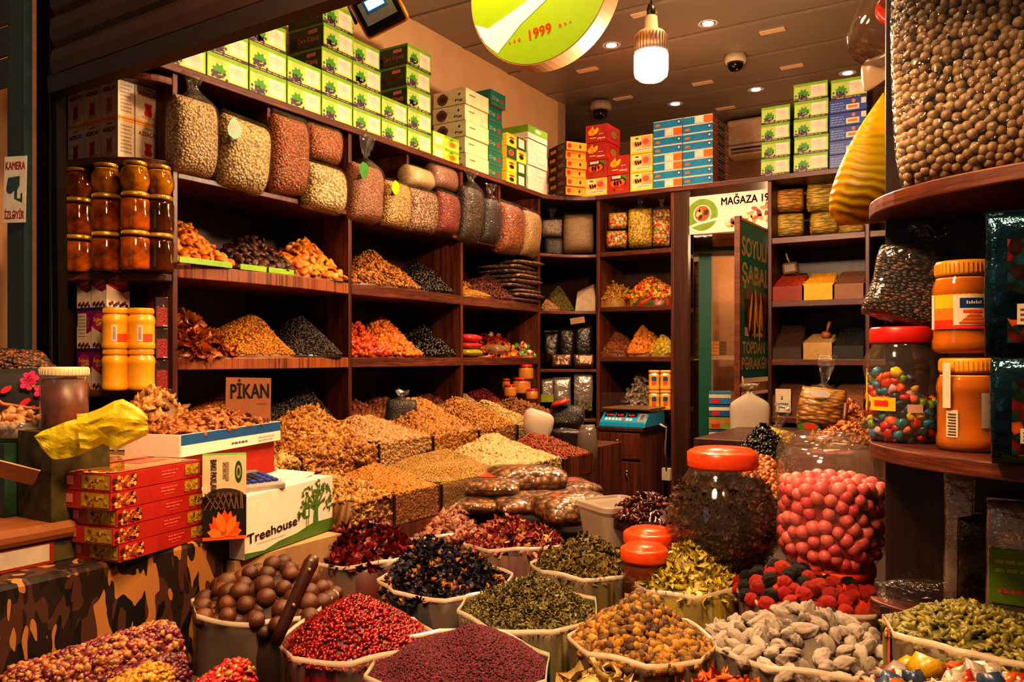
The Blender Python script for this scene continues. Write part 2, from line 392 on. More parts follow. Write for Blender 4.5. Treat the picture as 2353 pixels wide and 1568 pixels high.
# ------------------------------------------------------------------ soft bags
def pillow(w, h, d, nu=30, nv=24, seed=0, noise=.004, tied=0, flare=.5, sag=.15, taper=.1, p=.65):
    r = np.random.default_rng(seed); V = []; F = []
    K = r.normal(size=(7, 3))*np.array([9/w*.25, 9/d*.2, 7/h*.6]); ph = r.uniform(0, 6, 7)
    rows = []
    for j in range(nv):
        v = j/(nv-1); q = 2*v-1
        a = w/2*(1-taper*abs(q)**4); b = d/2*max(0., 1-abs(q)**3.4)**.5*(1-sag*q)+.002
        if tied and v > .80: k = (v-.80)/.20; s = 1-.86*(k*k*(3-2*k)); a *= s; b = max(b, w*.06*(1-k)+.004) if k < 1 else w*.05
        rows.append((a, b, v*h))
    if tied:
        for k in range(1, 5): rows.append((w*.07+w*flare*.30*(k/4)**1.3, w*.05+w*flare*.1*(k/4), h+tied*k/4))
    for a, b, z in rows:
        for i in range(nu):
            t = 2*PI*i/nu; c, s = math.cos(t), math.sin(t)
            V.append((a*math.copysign(abs(c)**p, c), b*math.copysign(abs(s)**p, s), z))
    V = np.array(V); dn = sum(np.sin(V @ k+f) for k, f in zip(K, ph))/3
    V[:, 0] *= 1+dn*noise*6; V[:, 1] *= 1+dn*noise*14; V[:, 2] += dn*noise*.8
    if tied: 
        m = V[:, 2] > h; V[m, 0] += r.normal(size=m.sum())*.004; V[m, 1] += r.normal(size=m.sum())*.005; V[m, 2] += r.normal(size=m.sum())*.006
    k = len(rows)
    for j in range(k-1):
        for i in range(nu): F.append((j*nu+i, j*nu+(i+1) % nu, (j+1)*nu+(i+1) % nu, (j+1)*nu+i))
    F += [tuple(reversed(range(nu))), tuple(range((k-1)*nu, k*nu))]
    return V, F
def bag(name, label, cat, loc, rz, w, h, d, mat, tied=0, tilt=.08, roll=0, seed=0, fill=.97, group=None, filmmat=None, patch=None, bulge=.15, noise=.004, inner='contents'):
    root = empty(name, loc, 0, label, cat, group, rot=(tilt, roll, rz))
    V, F = pillow(w, h, d, seed=seed, tied=tied, sag=bulge, noise=noise)
    f = MB(); f.add(V, F, filmmat or FILM, True); f.build('plastic_film', root)
    V2, F2 = pillow(w, h, d, seed=seed, sag=bulge, noise=noise)
    V2 = V2*np.array([fill, .95, fill*(.90 if tied else .96)])+np.array([0, 0, h*.015]); g = MB(); g.add(V2, F2, mat, True); tag(g.build(inner, root), kind='stuff')
    if patch:
        fr = (Vector((-w/2, -d/2*1.07-.002, 0)), EX, EZ)
        for k, (x, y, rx, ry, m) in enumerate(patch): b = MB(); b.disc(fr, x*w, y*h, rx*w, ry*h, m, k*2, n=16, wob=.12, seed=seed); b.build('printed_label', root)
    return root
# ------------------------------------------------------------------ shared materials
WOOD = wood('walnut_laminate', ['#1d0b06', '#3f1c10', '#6a3520', '#8a4c2e'])
WOODH = wood('walnut_laminate_edge', ['#27100a', '#55281a', '#864a31'], scale=(10, 10, 160), contrast=(.3, .7))
WOODZ = wood('zebra_edge', ['#200c06', '#6b2f18', '#9c5a33', '#45200f', '#b06a3e'], scale=(70, 70, 1.5), contrast=(.3, .68))
WOODD = wood('dark_laminate', ['#1f0f0a', '#3f2118', '#5c3424'], scale=(60, 60, 1.5))
WOODC = wood('column_laminate', ['#130806', '#27130e', '#38201a'], scale=(60, 60, 1.5))
FILM = film('clear_bag_film', body=.015, gloss=.13, bs=40, bump=1.2, stretch=(1, 1, 2.6), glow=.035)
FILMC = film('crisp_clear_film', body=.02, gloss=.10, bs=22, bump=1.2, glow=.07)
MILKY = film('milky_sack_film', '#c8b4a2', body=.36, gloss=.25, bs=14, bump=.5, glow=.02)
MILKY2 = film('milky_sack_rim', '#e8d8c6', body=.62, gloss=.3, bs=30, bump=.3, glow=.02)
GLASS = film('clear_jar_wall', '#e8d0b8', body=.06, gloss=.07, bs=11, bump=.3, glow=.075)
GLASSD = film('dark_jar_wall', '#6a4a30', body=.05, gloss=.03, bs=9, bump=.1, glow=.02, see='#f0d8b8')
CARD = P('#b98a5e', .8, var=.1, vs=60)
WHITE = P('#efe6da', .6, var=.05)
BLACK = P('#0d0b0a', .5)
# ------------------------------------------------------------------ room shell
def plane_obj(name, pts, m, kind='structure'):
    b = MB(); b.add(pts, [tuple(range(len(pts)))], m); return b.build(name, kind=kind)
WALL = P('#e0b68a', .85, var=.05, vs=6, bump=.05, bs=200)
CEIL = P('#85766a', .3, var=.04, vs=4)
XW, YW, ZC = -3.0, 6.95, 3.5
b = MB(); b.bx(-3.12, XW, 1.45, 5.69, 0, ZC, WALL); b.build('wall_left', kind='structure')
b = MB(); b.bx(-3.6, -3.5, 5.69, YW, 0, ZC, P('#2a1d17', .8)); b.bx(-3.5, -3.12, 5.66, 5.69, 0, ZC, P('#2a1d17', .8)); b.build('wall_left_recess', kind='structure')
b = MB(); b.bx(-3.6, 1.4, YW, YW+.1, 0, ZC, P('#9c7a5c', .85, var=.05)); b.build('wall_back', kind='structure')
b = MB(); b.bx(1.35, 1.45, 1.45, YW, 0, ZC, WALL); b.build('wall_right', kind='structure')
b = MB(); b.bx(-3.6, 1.45, 1.30, YW+.1, ZC, ZC+.1, CEIL)
for k in range(9):
    y = 2.1+k*.55; b.bx(-3.0, 1.4, y, y+.012, ZC-.003, ZC, P('#6a5c52', .5))
    b.bx(-3.0, 1.4, y+.012, y+.05, ZC-.005, ZC, P('#917f70', .35))
b.build('ceiling', kind='structure')
b = MB(); b.bx(-5.0, 3.0, -2.0, YW+.1, -.1, 0, P('#4a4038', .7, var=.2, vs=8)); b.build('floor', kind='structure')
b = MB(); b.bx(-3.03, -2.985, 5.60, 5.70, 0, ZC, P('#a98a68', .6)); b.build('trim_1', kind='structure')
# shop front: piers, shutter, neighbour
p0 = PY(84, 0, 1.40).x; p1 = PY(140, 0, 1.42).x; DK = P('#120d0b', .85, spec=.05)
b = MB(); b.bx(p0, p1, 1.40, 1.43, 0, 3.6, DK); b.bx(PY(113, 0, 1.385).x, PY(119, 0, 1.385).x, 1.385, 1.40, 0, 3.6, P('#3a2419', .5)); b.bx(PY(130, 0, 1.39).x, PY(134, 0, 1.39).x, 1.39, 1.40, 0, 3.6, P('#2c1c13', .5))
b.build('trim_2', kind='structure')
b = MB(); b.bx(PY(40, 0, 1.39).x, p0, 1.385, 1.41, 0, 3.6, P('#7d5a40', .8, bump=.1)); b.build('wall_front', kind='structure')
b = MB(); b.bx(PY(17, 0, 1.36).x, PY(55, 0, 1.36).x, 1.36, 1.385, 0, 3.6, P('#22393f', .35, var=.05)); b.build('trim_3', kind='structure')
sA, sB = PY(125, 231, 1.38), PY(820, 7, 1.38); sang = math.atan2(sB.z-sA.z, sB.x-sA.x)
root = empty('roller_shutter', (-1.0, 1.36, sA.z+(-1.0-sA.x)*math.tan(sang)), rot=(0, -sang, 0), label='dark brown roller shutter half lowered across the top of the shop front', cat='shutter')
SH = P('#2e1f19', .36, var=.12, vs=5, metal=.2); b = MB()
prof = [(0, 0), (-.012, .012), (-.018, .045), (-.012, .08), (.002, .097)]
x0, x1 = PY(121, 0, 1.35).x+1.0, 3.2
for k in range(15):
    z = .05+k*.095; vs = []; fs = []
    for (dy, dz) in prof: vs += [(x0, dy, z+dz), (x1, dy, z+dz)]
    for i in range(len(prof)-1): fs.append((2*i, 2*i+1, 2*i+3, 2*i+2))
    b.add(vs, fs, SH)
b.build('slat_curtain', root)
b = MB(); b.bx(x0, x1, -.025, .02, 0, .05, P('#17100d', .45)); b.build('bottom_bar', root)
b = MB(); b.bx(x0-.03, x0, -.0, .03, -2.2, 1.4, DK); b.build('guide_rail', root)
# neighbour stall slice on the far left
b = MB(); b.bx(-4.6, -3.13, 1.7, 1.75, 0, 3.2, P('#b57a3c', .8, var=.6, vs=9)); b.build('wall_neighbour', kind='structure')
b = MB()
for k in range(5): b.bx(-3.2, PY(15, 0, 1.36).x, 1.36, 1.37, 2.36+k*.1, 2.45+k*.1, P('#2b3030', .4))
b.build('trim_4', kind='structure')
# ------------------------------------------------------------------ shelving
XL, XB, YB = -2.55, -2.95, 4.78
UP = [PX(p, 0, XL).y for p in (403, 805, 1062, 1240)]
ZT, Z2, Z3, Z4, Z5 = 1.5+1.05, 1.5+.668, 1.5+.338, 1.5+.0, 1.5-.33
lu = empty('left_shelving', (XL, UP[0], 0), label='tall dark walnut shelving along the left wall with three wide bays', cat='shelves')
def part(bm, name, root, bevel=.003):
    o = bm.build(name, root, bevel=bevel); o.matrix_parent_inverse = Matrix.Translation(-Vector(root.location)) if root.rotation_euler.z == 0 else root.matrix_world.inverted(); return o
for y in UP:
    b = MB(); b.bx(XB if y > UP[0] else XW+.012, XL, y-.011, y+.011, .0, ZT-.03, WOOD); part(b, 'upright', lu)
for i, px in enumerate((626, 945, 1155)):
    y = PX(px, 0, XL).y; b = MB(); b.bx(XB, XL-.02, y-.009, y+.009, Z2, ZT-.03, WOOD); part(b, 'divider', lu)
b = MB(); b.bx(XB-.012, XB, UP[0], UP[3], 0, ZT, WOODD); part(b, 'back_panel', lu, 0)
b = MB(); b.bx(XW, XL+.012, UP[0]-.3, UP[3]+.02, ZT-.028, ZT, WOODH); part(b, 'top_board', lu)
def bowed(y0, y1, z, t, bow, m, n=10, x0=XB, x1=XL):
    pts = [(x0, y0), (x1, y0)]+[(x1+bow*4*k*(1-k), y0+(y1-y0)*k) for k in [i/n for i in range(1, n)]]+[(x1, y1), (x0, y1)]
    b = MB(); b.prism(pts, z-t, z, m); return b
for i in range(3):
    y0, y1 = UP[i]+.011, UP[i+1]-.011
    part(bowed(y0, y1, Z2, .022, 0, WOOD), 'shelf', lu)
    part(bowed(y0, y1, Z3, .05, .045 if i == 0 else .02, WOODZ if i == 0 else WOODH), 'shelf', lu)
    part(bowed(y0, y1, Z4, .045, .05 if i == 0 else .025, WOODZ if i == 0 else WOODH), 'shelf', lu)
    part(bowed(y0, y1, Z5, .03, 0, WOOD), 'shelf', lu)
# rounded honey shelf at the street end
hc, hr = (-2.88, 1.95), .32
hu = empty('corner_shelf', (hc[0], hc[1], 0), label='rounded end shelf unit holding honey jars beside the shop front pier', cat='shelves')
HZ = (1.5+.70, 1.5+.298, 1.5-.112)
for z in HZ+(1.5+1.0,):
    pts = [(XW+.005, UP[0]-.012), (XL, UP[0]-.012)]+[(hc[0]+(XL-hc[0])*math.cos(t), UP[0]-.012-(UP[0]-.012-hc[1]+hr)*math.sin(t)) for t in [PI/2*i/14 for i in range(1, 15)]]+[(XW+.005, hc[1]-hr)]
    b = MB(); b.prism(pts, z-.026, z, WOODH); part(b, 'shelf', hu)
b = MB(); b.bx(XW+.001, XW+.012, 1.55, UP[0], 0, ZT, WOODD); part(b, 'back_panel', hu, 0)
# concave corner unit
cu = empty('corner_shelving', (XL, 4.7, 0), label='narrow concave corner shelf unit where the left and rear shelves meet', cat='shelves')
cy0, cx1 = UP[3]+.012, PY(1370, 0, YB).x-.001
for z, t in ((ZT, .028), (1.5+.669, .02), (1.5+.302, .02), (1.5-.075, .02), (1.5-.40, .02)):
    pts = [(XB, cy0), (XL, cy0)]+[(XL+(cx1-XL)*k+.03*4*k*(1-k)*-1, cy0+(YB-cy0)*k+.03*4*k*(1-k)) for k in [i/8 for i in range(1, 8)]]+[(cx1, YB), (cx1, 5.2), (XB, 5.2)]
    b = MB(); b.prism(pts, z-t, z, WOODH); part(b, 'shelf', cu)
b = MB(); b.prism([(XB, cy0), (XB, 5.2), (cx1, 5.2), (cx1, 5.21), (XB-.01, 5.21), (XB-.01, cy0)], 0, ZT, WOODD); part(b, 'back_panel', cu, 0)
# rear shelving (left of the doorway)
ru = empty('rear_shelving', (-2, YB, 0), label='narrow walnut shelving on the rear wall left of the doorway', cat='shelves')
rx0, rx1 = PY(1370, 0, YB).x, PY(1541, 0, YB).x
for x in (rx0, rx1): b = MB(); b.bx(x, x+.022, YB, 5.2 if x == rx0 else 4.9, 0, ZT-.03, WOOD); part(b, 'upright', ru)
dx1 = PY(1581, 0, YB).x
b = MB(); b.bx(rx1+.022, dx1, YB, 4.83, 0, ZT-.03, WOODD); part(b, 'door_post', ru)
RZ = (1.5+.68, 1.5+.325, 1.5+.005, 1.5-.325)
for z in RZ: b = MB(); b.bx(rx0+.022, rx1, YB+.005, 5.2, z-.03, z, WOODH); part(b, 'shelf', ru)
b = MB(); b.bx(rx0, rx1, 5.2, 5.21, 0, ZT, WOODD); part(b, 'back_panel', ru, 0)
rr0, rr1, rr2 = PY(1764, 0, YB).x, PY(1988, 0, YB).x, PY(2120, 0, YB).x
b = MB(); b.bx(cx1+.005, rr2, YB-.012, 5.21, ZT-.03, ZT, WOODH); b.build('shelf_top_board', bevel=.003, label='long dark board over the rear shelves and doorway carrying the cartons', cat='shelf')
# rear shelving right of the doorway
ku = empty('spice_shelving', (-1, YB, 0), label='walnut shelving on the rear wall right of the doorway with spice boxes', cat='shelves')
for x in (rr0, rr1, rr2): b = MB(); b.bx(x, x+.022, YB, 5.2, 0, ZT-.03, WOOD); part(b, 'upright', ku)
KZ = (1.5+.69, 1.5+.325, 1.5-.01, 1.5-.34)
for z in KZ:
    for xa, xb in ((rr0, rr1), (rr1, rr2)): b = MB(); b.bx(xa+.022, xb, YB+.005, 5.2, z-.035, z, WOODH); part(b, 'shelf', ku)
b = MB(); b.bx(rr0, rr2, 5.2, 5.21, 0, ZT, WOODD); part(b, 'back_panel', ku, 0)
# right-hand column with rounded shelves
qx, qy = PY(2034, 0, 1.92).x, 1.92
qu = empty('column_shelf', (qx+.2, qy, 0), label='dark wood column shelf unit with half round shelves at right foreground', cat='shelves')
b = MB(); b.bx(qx, 1.34, qy, qy+.03, 0, 3.49, WOODC); part(b, 'end_panel', qu)
b = MB(); b.bx(qx, qx+.03, qy+.03, 3.0, 0, 3.49, WOODC); part(b, 'side_panel', qu)
QZ = (1.5+.325, 1.5-.178, 1.5-.52)
for z in QZ:
    pts = [(qx-.03+.5+.5*math.cos(t), qy-(.37 if z > 1.2 else .14)*math.sin(t)) for t in [PI-PI*i/30 for i in range(31)]]
    b = MB(); b.prism(pts, z-.03, z, WOODH); part(b, 'shelf', qu)
# ------------------------------------------------------------------ ceiling fittings
def ceil_at(px, py): return PZ(px, py, ZC)
for i, (px, py) in enumerate(((1627, 53), (1405, 103), (1737, 205), (1552, 238), (1948, 167))):
    p = ceil_at(px, py)
    r = empty('downlight', p, label=['lit ceiling downlight at the top right of the hanging bulb', 'lit ceiling downlight left of the hanging bulb beside the round sign', 'lit ceiling downlight over the air conditioner, below the dome camera', 'lit ceiling downlight above the blue box stack', 'lit ceiling downlight above the green box stack at the right'][i], cat='ceiling light', group='downlights')
    b = MB(); b.lathe([(.045, 0), (.06, -.004), (.062, 0)], (0, 0, -.002), P('#d9c6ae', .3), 24); b.build('trim_ring', r)
    b = MB(); b.lathe([(0, -.004), (.032, -.004), (.034, -.001)], (0, 0, -.002), P('#d8e4ff', .3, emit=30, var=0), 20); b.build('lens', r)
for i, (px, py, l) in enumerate(((1775, 70, 'near the top right'), (1820, 152, 'right of the dome camera'), (1480, 30, 'behind the bulb cord'), (1350, 160, 'right of the round sign'), (1615, 190, 'right of the glowing bulb'), (1432, 225, 'below left of the glowing bulb'), (1668, 248, 'above the air conditioner'))):
    p = ceil_at(px, py); b = MB(); b.box((0, 0, -.004), (.15, .05, .008), P('#e7c3a0', .35)); b.build('ceiling_clip', loc=p, label='pale rectangular ceiling seam clip '+l, cat='ceiling clip')
p = ceil_at(1690, 128); r = empty('dome_camera', p, label='white and black dome security camera on the ceiling', cat='security camera')
b = MB(); b.lathe([(.07, 0), (.07, -.035), (.062, -.05), (0, -.05)], (0, 0, 0), P('#d9c4a8', .4), 24); b.build('housing', r)
b = MB(); b.lathe([(.054, -.05), (.05, -.075), (.033, -.098), (0, -.106)], (0, 0, 0), P('#080808', .08), 24); b.build('dome', r)
p = PD(1380, 255, 6.3); r = empty('security_camera', (p.x, p.y, p.z), label='small pale dome camera hanging over the red boxes', cat='security camera')
b = MB(); b.lathe([(.085, .06), (.085, .01), (.06, 0), (0, 0)], (0, 0, 0), P('#9c8670', .5), 20); b.tube([(0, 0, .06), (0, 0, ZC-p.z)], .02, P('#3a2d26'), 8); b.build('housing', r)
b = MB(); b.lathe([(.058, 0), (.05, -.05), (0, -.07)], (0, 0, 0), P('#0a0807', .1), 20); b.build('dome', r)
# bulb
p = PD(1496, 187, 3.15); BULB = p
r = empty('hanging_bulb', p, label='large glowing white lamp bulb hanging on a black cord', cat='lamp')
b = MB(); b.lathe([(0, 0), (.045, .006), (.062, .02), (.066, .04), (.066, .10), (.060, .112)], (0, 0, 0), P('#fff2e0', .3, emit=9, var=0), 36); b.build('globe', r)
b = MB(); prof = [(.062, .11), (.062, .175), (.05, .19), (.028, .20), (.024, .25), (.02, .253)]; b.lathe(prof, (0, 0, 0), P('#c8b39a', .35), 36)
for i in range(30):
    t = 2*PI*i/30; b.box((.063*math.cos(t), .063*math.sin(t), .143), (.006, .002, .064), P('#8f7a62', .4), rz=t)
b.build('heat_sink', r)
b = MB(); b.lathe([(.0, .30), (.012, .298), (.017, .28), (.017, .25), (0, .25)], (0, 0, 0), P('#15110f', .4), 18); b.tube([(0, 0, .30), (.004, 0, .6), (0, 0, ZC-p.z)], .0035, BLACK, 8); b.build('socket_and_cord', r)
# flood light
p = PD(872, 25, 2.75); r = empty('flood_light', p, label='square LED flood light with orange rim hanging at the top', cat='lamp', rot=(math.radians(32), math.radians(-24), YAW-.15))
ORG = P('#e08a10', .35, var=.03); b = MB(); b.box((0, 0, 0), (.165, .034, .135), ORG); b.build('rim', r, bevel=.016)
b = MB(); b.box((0, -.012, 0), (.150, .026, .120), P('#0e0e10', .3)); b.build('frame', r, bevel=.012)
b = MB(); b.box((0, -.022, .012), (.112, .010, .075), P('#8b9a9c', .25)); b.box((0, -.028, .032), (.06, .006, .03), P('#bfe0ff', .2, emit=1.6, var=0)); b.box((0, -.026, .03), (.075, .004, .045), P('#2d6f94', .2, emit=.25)); b.build('reflector', r)
b = MB(); b.tube([(-.09, 0, 0), (-.095, .06, .05), (0, .08, .06), (.095, .06, .05), (.09, 0, 0)], .006, P('#1a1a1a', .4)); b.tube([(0, .08, .06), (0, .5, .75)], .005, BLACK); b.build('bracket', r)
# round sign
p = PD(1236, -38, 2.85); r = empty('round_sign', p, label='round green light box sign with 1999 and a dried fruit picture', cat='sign')
R0 = .283; b = MB(); R = Matrix.Rotation(PI/2, 3, 'X'); b.lathe([(0, 0), (R0, 0), (R0, -.085), (0, -.085)], (0, 0, 0), P('#c79a68', .5, var=.02), 72, smooth=False, R=R); b.build('drum', r, loc=(0, 0, 0))
fr = (Vector((0, -.0005, 0)), EX, EZ); b = MB()
GRN = P('#86ac18', .35, emit=.30, var=.03); WH = P('#e4e2de', .35, emit=.30, var=.02); OR = P('#e8551a', .35, emit=.5, var=.02)
b.disc(fr, 0, 0, R0*.985, R0*.985, GRN, 0, 72)
b.disc(fr, -.03, .13, .155, .155, WH, 1, 48); b.disc(fr, -.03, .13, .142, .142, P('#c9885a', .4, emit=.35), 2, 48)
arc = [(-.26, -.11), (-.235, -.155), (-.17, -.205)]; up = [(.27, .03), (.20, .06), (.10, .03), (-.02, -.03), (-.12, -.09), (-.20, -.125)]; lo = [(-.185, -.19), (-.10, -.12), (.02, -.05), (.14, .0), (.24, .015)]
b.poly(fr, [(-.265, -.09), (-.22, -.12), (-.10, -.075), (.05, -.01), (.16, .035), (.27, .06), (.275, .04), (.17, .005), (.06, -.05), (-.07, -.13), (-.15, -.20), (-.165, -.215), (-.22, -.17)], WH, 3)
b.poly(fr, [(-.262, -.092), (-.20, -.118), (-.165, -.14), (-.19, -.195), (-.24, -.14)], P('#cfdde6', .3, emit=.3, var=.02), 4)
for k in range(46): b.disc(fr, -.075+random.uniform(-.035, .055), .075+random.uniform(-.035, .07), .011, .007, P(random.choice(['#2c3038', '#3c4656', '#181a20']), .4, emit=.3), 5+k % 4, 8, random.random()*3, .2, k)
for k in range(90):
    x = random.uniform(-.03, .105); b.disc(fr, x, .045+random.uniform(0, .11)+.12*(x+.03), .012, .009, P(random.choice(['#ffae12', '#ff9a06', '#ffc02e']), .4, emit=.6), 9+k % 5, 8, random.random()*3, .2, k)
for k in range(8): b.poly(fr, [(-.13+k*.016, .20), (-.12+k*.016, .2), (-.09+k*.012, .09), (-.094+k*.012, .09)], P('#a8684a', .4, emit=.3), 4)
b.text(fr, '1999', .01, -.188, .036, OR, 4, center=True, rot=.1)
for k in range(3):
    b.disc(fr, -.075-.020*k, -.182-.002*k, .006-.0012*k, .006-.0012*k, OR, 4, 10); b.disc(fr, .088+.020*k, -.166+.002*k, .006-.0012*k, .006-.0012*k, OR, 4, 10)
b.text(fr, 'Ç', -.275, .02, .085, WH, 4, sx=1.1, rot=.25); b.text(fr, 'Ç', -.273, .024, .078, OR, 5, sx=1.1, rot=.25)
b.build('printed_face', r)
for x in (-.15, .15): b = MB(); b.tube([(x, .04, .2), (x, .04, ZC-p.z)], .006, BLACK); b.build('hanging_rod', r)
# air conditioner
p = PY(1752, 362, 6.9); r = empty('air_conditioner', (p.x+.06, YW-.12, p.z), label='white split air conditioner on the rear wall behind the boxes', cat='air conditioner')
b = MB(); b.box((0, 0, .15), (.62, .22, .30), P('#d8b890', .4)); b.build('casing', r, bevel=.02)
b = MB(); b.box((-.02, -.112, .05), (.5, .012, .012), BLACK); b.box((-.02, -.112, .02), (.5, .012, .014), P('#7a5c42')); b.box((-.02, -.114, .085), (.54, .006, .008), P('#8f7050')); b.build('louvre', r)
# ------------------------------------------------------------------ cartons on top of the shelving
ORD = {1: ['only'], 2: ['lower', 'upper'], 3: ['bottom', 'middle', 'topmost'], 4: ['bottom', 'second from bottom', 'third from bottom', 'topmost'],
       5: ['bottom', 'second from bottom', 'middle', 'second from top', 'topmost'], 6: ['bottom', 'second from bottom', 'third from bottom', 'third from top', 'second from top', 'topmost']}
def ordn(n, k):
    if n in ORD: return ORD[n][k]
    return ['bottom', 'second from bottom', 'third from bottom', 'fourth from bottom', 'fourth from top', 'third from top', 'second from top', 'topmost'][k] if n == 8 else str(k)
def scrib(b, fr, x0, y0, x1, y1, m, n=4, e=2, seed=1):
    """fine print: short bars of differing length"""
    r = random.Random(seed)
    for k in range(n):
        y = y1-(k+.8)*(y1-y0)/n; x = x0
        while x < x1-(x1-x0)*.12:
            L = (x1-x0)*r.uniform(.08, .28); L = min(L, x1-x); b.rect(fr, x, y, x+L, y+(y1-y0)/n*.4, m, e); x += L+(x1-x0)*.05
def carton(w, d, h, mats):
    """closed card box; mats: front,right,back,left,top"""
    b = MB(); x, y = w/2, d/2; vs = [(-x, -y, 0), (x, -y, 0), (x, y, 0), (-x, y, 0), (-x, -y, h), (x, -y, h), (x, y, h), (-x, y, h)]
    for f, m in (((0, 1, 5, 4), mats[0]), ((1, 2, 6, 5), mats[1]), ((2, 3, 7, 6), mats[2]), ((3, 0, 4, 7), mats[3]), ((4, 5, 6, 7), mats[4]), ((0, 3, 2, 1), mats[4])): b.add(vs, [f], m)
    return b
C_ = dict(g=P('#74a01c', .45), lg=P('#a9bf58', .45), dg=P('#2c4512', .5), pur=P('#3a2434', .5), leaf=P('#3f8a22', .5), wh=P('#d8c8b4', .6), red=P('#a82a20', .45), pink=P('#d9776a', .5), yel=P('#f2a61c', .45),
          lem=P('#f6c73a', .45), ora=P('#e8641c', .45), blu=P('#1379a8', .4), nav=P('#1f3f94', .4), teal=P('#0f6b5c', .45), cream=P('#d9cfa4', .6), brn=P('#2d1810', .5), txt=P('#6d5a4a', .6), blk=P('#16110f', .5), orb=P('#d98a1e', .5))
def mk_green(seed):
    w, d, h = .194, .21, .105; b = carton(w, d, h, [C_['g'], C_['dg'], C_['g'], C_['dg'], C_['g']]); F = faces(w, d, h); f = F['front']; r = random.Random(seed)
    b.rect(f, .004, .012, w-.004, h-.006, C_['lg'], 0); b.rect(f, .0, .0, w, .012, C_['pur'], 1); b.rect(f, .100, .020, w-.014, h-.018, C_['wh'], 1); b.rect(f, .0, h-.016, w, h, C_['g'], 1)
    scrib(b, f, .106, .05, w-.022, h-.03, P('#b3a494', .6), 3, 2, seed); scrib(b, f, .03, .003, w-.02, .010, P('#cfa79c', .6), 1, 2, seed+1)
    for k in range(4): t = .45+k*.72; q = .022; b.poly(f, [(.055, .036), (.055+q*math.cos(t)-.011*math.sin(t), .036+q*math.sin(t)+.011*math.cos(t)), (.055+.036*math.cos(t), .036+.038*math.sin(t)), (.055+q*math.cos(t)+.011*math.sin(t), .036+q*math.sin(t)-.011*math.cos(t))], C_['leaf'], 2+k % 2)
    for k in range(24): b.disc(f, .05+r.gauss(0, .017), .026+r.uniform(-.012, .012), .0062, .0062, P(r.choice(['#35283c', '#50405a', '#2a1e2b'])), 3, 8)
    b.rect(f, .02, h-.028, .075, h-.020, P('#c9b36a'), 2)
    for s in ('left', 'right'):
        q = F[s]; b.rect(q, 0, 0, d, .012, C_['pur'], 1); b.rect(q, .0, h-.012, d, h, P('#5f8a1a'), 1); b.text(q, 'Qara Kişmiş', .055, .035, .022, C_['pink'], 2, w=.13); b.rect(q, .12, .068, .175, .085, C_['pink'], 2)
        for k in range(12): b.disc(q, .028+r.uniform(-.02, .02), .032+r.uniform(-.02, .03), .010, .010, P(r.choice(['#1d1512', '#32221c'])), 2, 8)
    return b.mesh('raisin_carton')
GREENM = [mk_green(s) for s in (1, 2)]
_k = [0]
def put(me, name, loc, rz, label, group=None, cat='box'):
    o = bpy.data.objects.new(name, me); COL.objects.link(o); o.location = loc; o.rotation_euler = (0, 0, rz); return tag(o, label, cat, group)
L90 = PI/2; XF = -2.565
def lrow(px0, px1): return PX(px0, 0, XF).y, PX(px1, 0, XF).y
gcols = [(403, 3), (477, 4), (572, 4), (660, 2), (738, 5), (810, 4), (875, 2), (938, 5)]
gname = ['first', 'second', 'third', 'fourth', 'fifth', 'sixth', 'seventh', 'eighth']
y = PX(738, 0, XF).y-4*.198
for i, (px, n) in enumerate(gcols):
    yc = PX(738, 0, XF).y+(i-4)*.199+.1
    for k in range(n):
        j = 0 if k < 2 else .012*math.sin(i*3+k*5)
        put(GREENM[(i+k) % 2], 'raisin_carton', (XF-.105+j*.4, yc+j*.3, ZT+k*.1056), L90+j, f'green grape print carton, {ordn(n, k)} of the {gname[i]} green stack from the left', 'green cartons on the left shelving')
def rowdim(px0, px1, ytop, xf=XF): 
    y0, y1 = PX(px0, 0, xf).y, PX(px1, 0, xf).y; return y0, y1, PX(px0, ytop, xf).z-ZT
# small mango cartons
y0, y1, hh = rowdim(995, 1056, 300); w = y1-y0-.004; h = hh/2
def mk_mango():
    b = carton(w, .16, h, [C_['lem'], C_['g'], C_['g'], C_['g'], C_['g']]); f = faces(w, .16, h)['front']
    b.rect(f, 0, 0, w*.42, h, C_['lg'], 0); b.rect(f, w*.08, h*.12, w*.36, h*.7, C_['wh'], 1); b.disc(f, w*.72, h*.45, w*.17, h*.28, C_['yel'], 1); b.disc(f, w*.74, h*.43, w*.11, h*.18, C_['ora'], 2); b.poly(f, [(w*.6, h*.7), (w*.72, h*.95), (w*.78, h*.72)], C_['leaf'], 2); b.rect(f, w*.45, h*.8, w, h, C_['g'], 1); b.rect(f, 0, 0, w, h*.06, P('#c9b36a'), 3)
    return b.mesh('mango_carton')
me = mk_mango()
for k in range(2): put(me, 'mango_carton', (XF-.08, (y0+y1)/2-.004, ZT+k*h), L90, f'small yellow green mango carton, {ordn(2, k)} of two beside the cream cartons', 'small mango cartons')
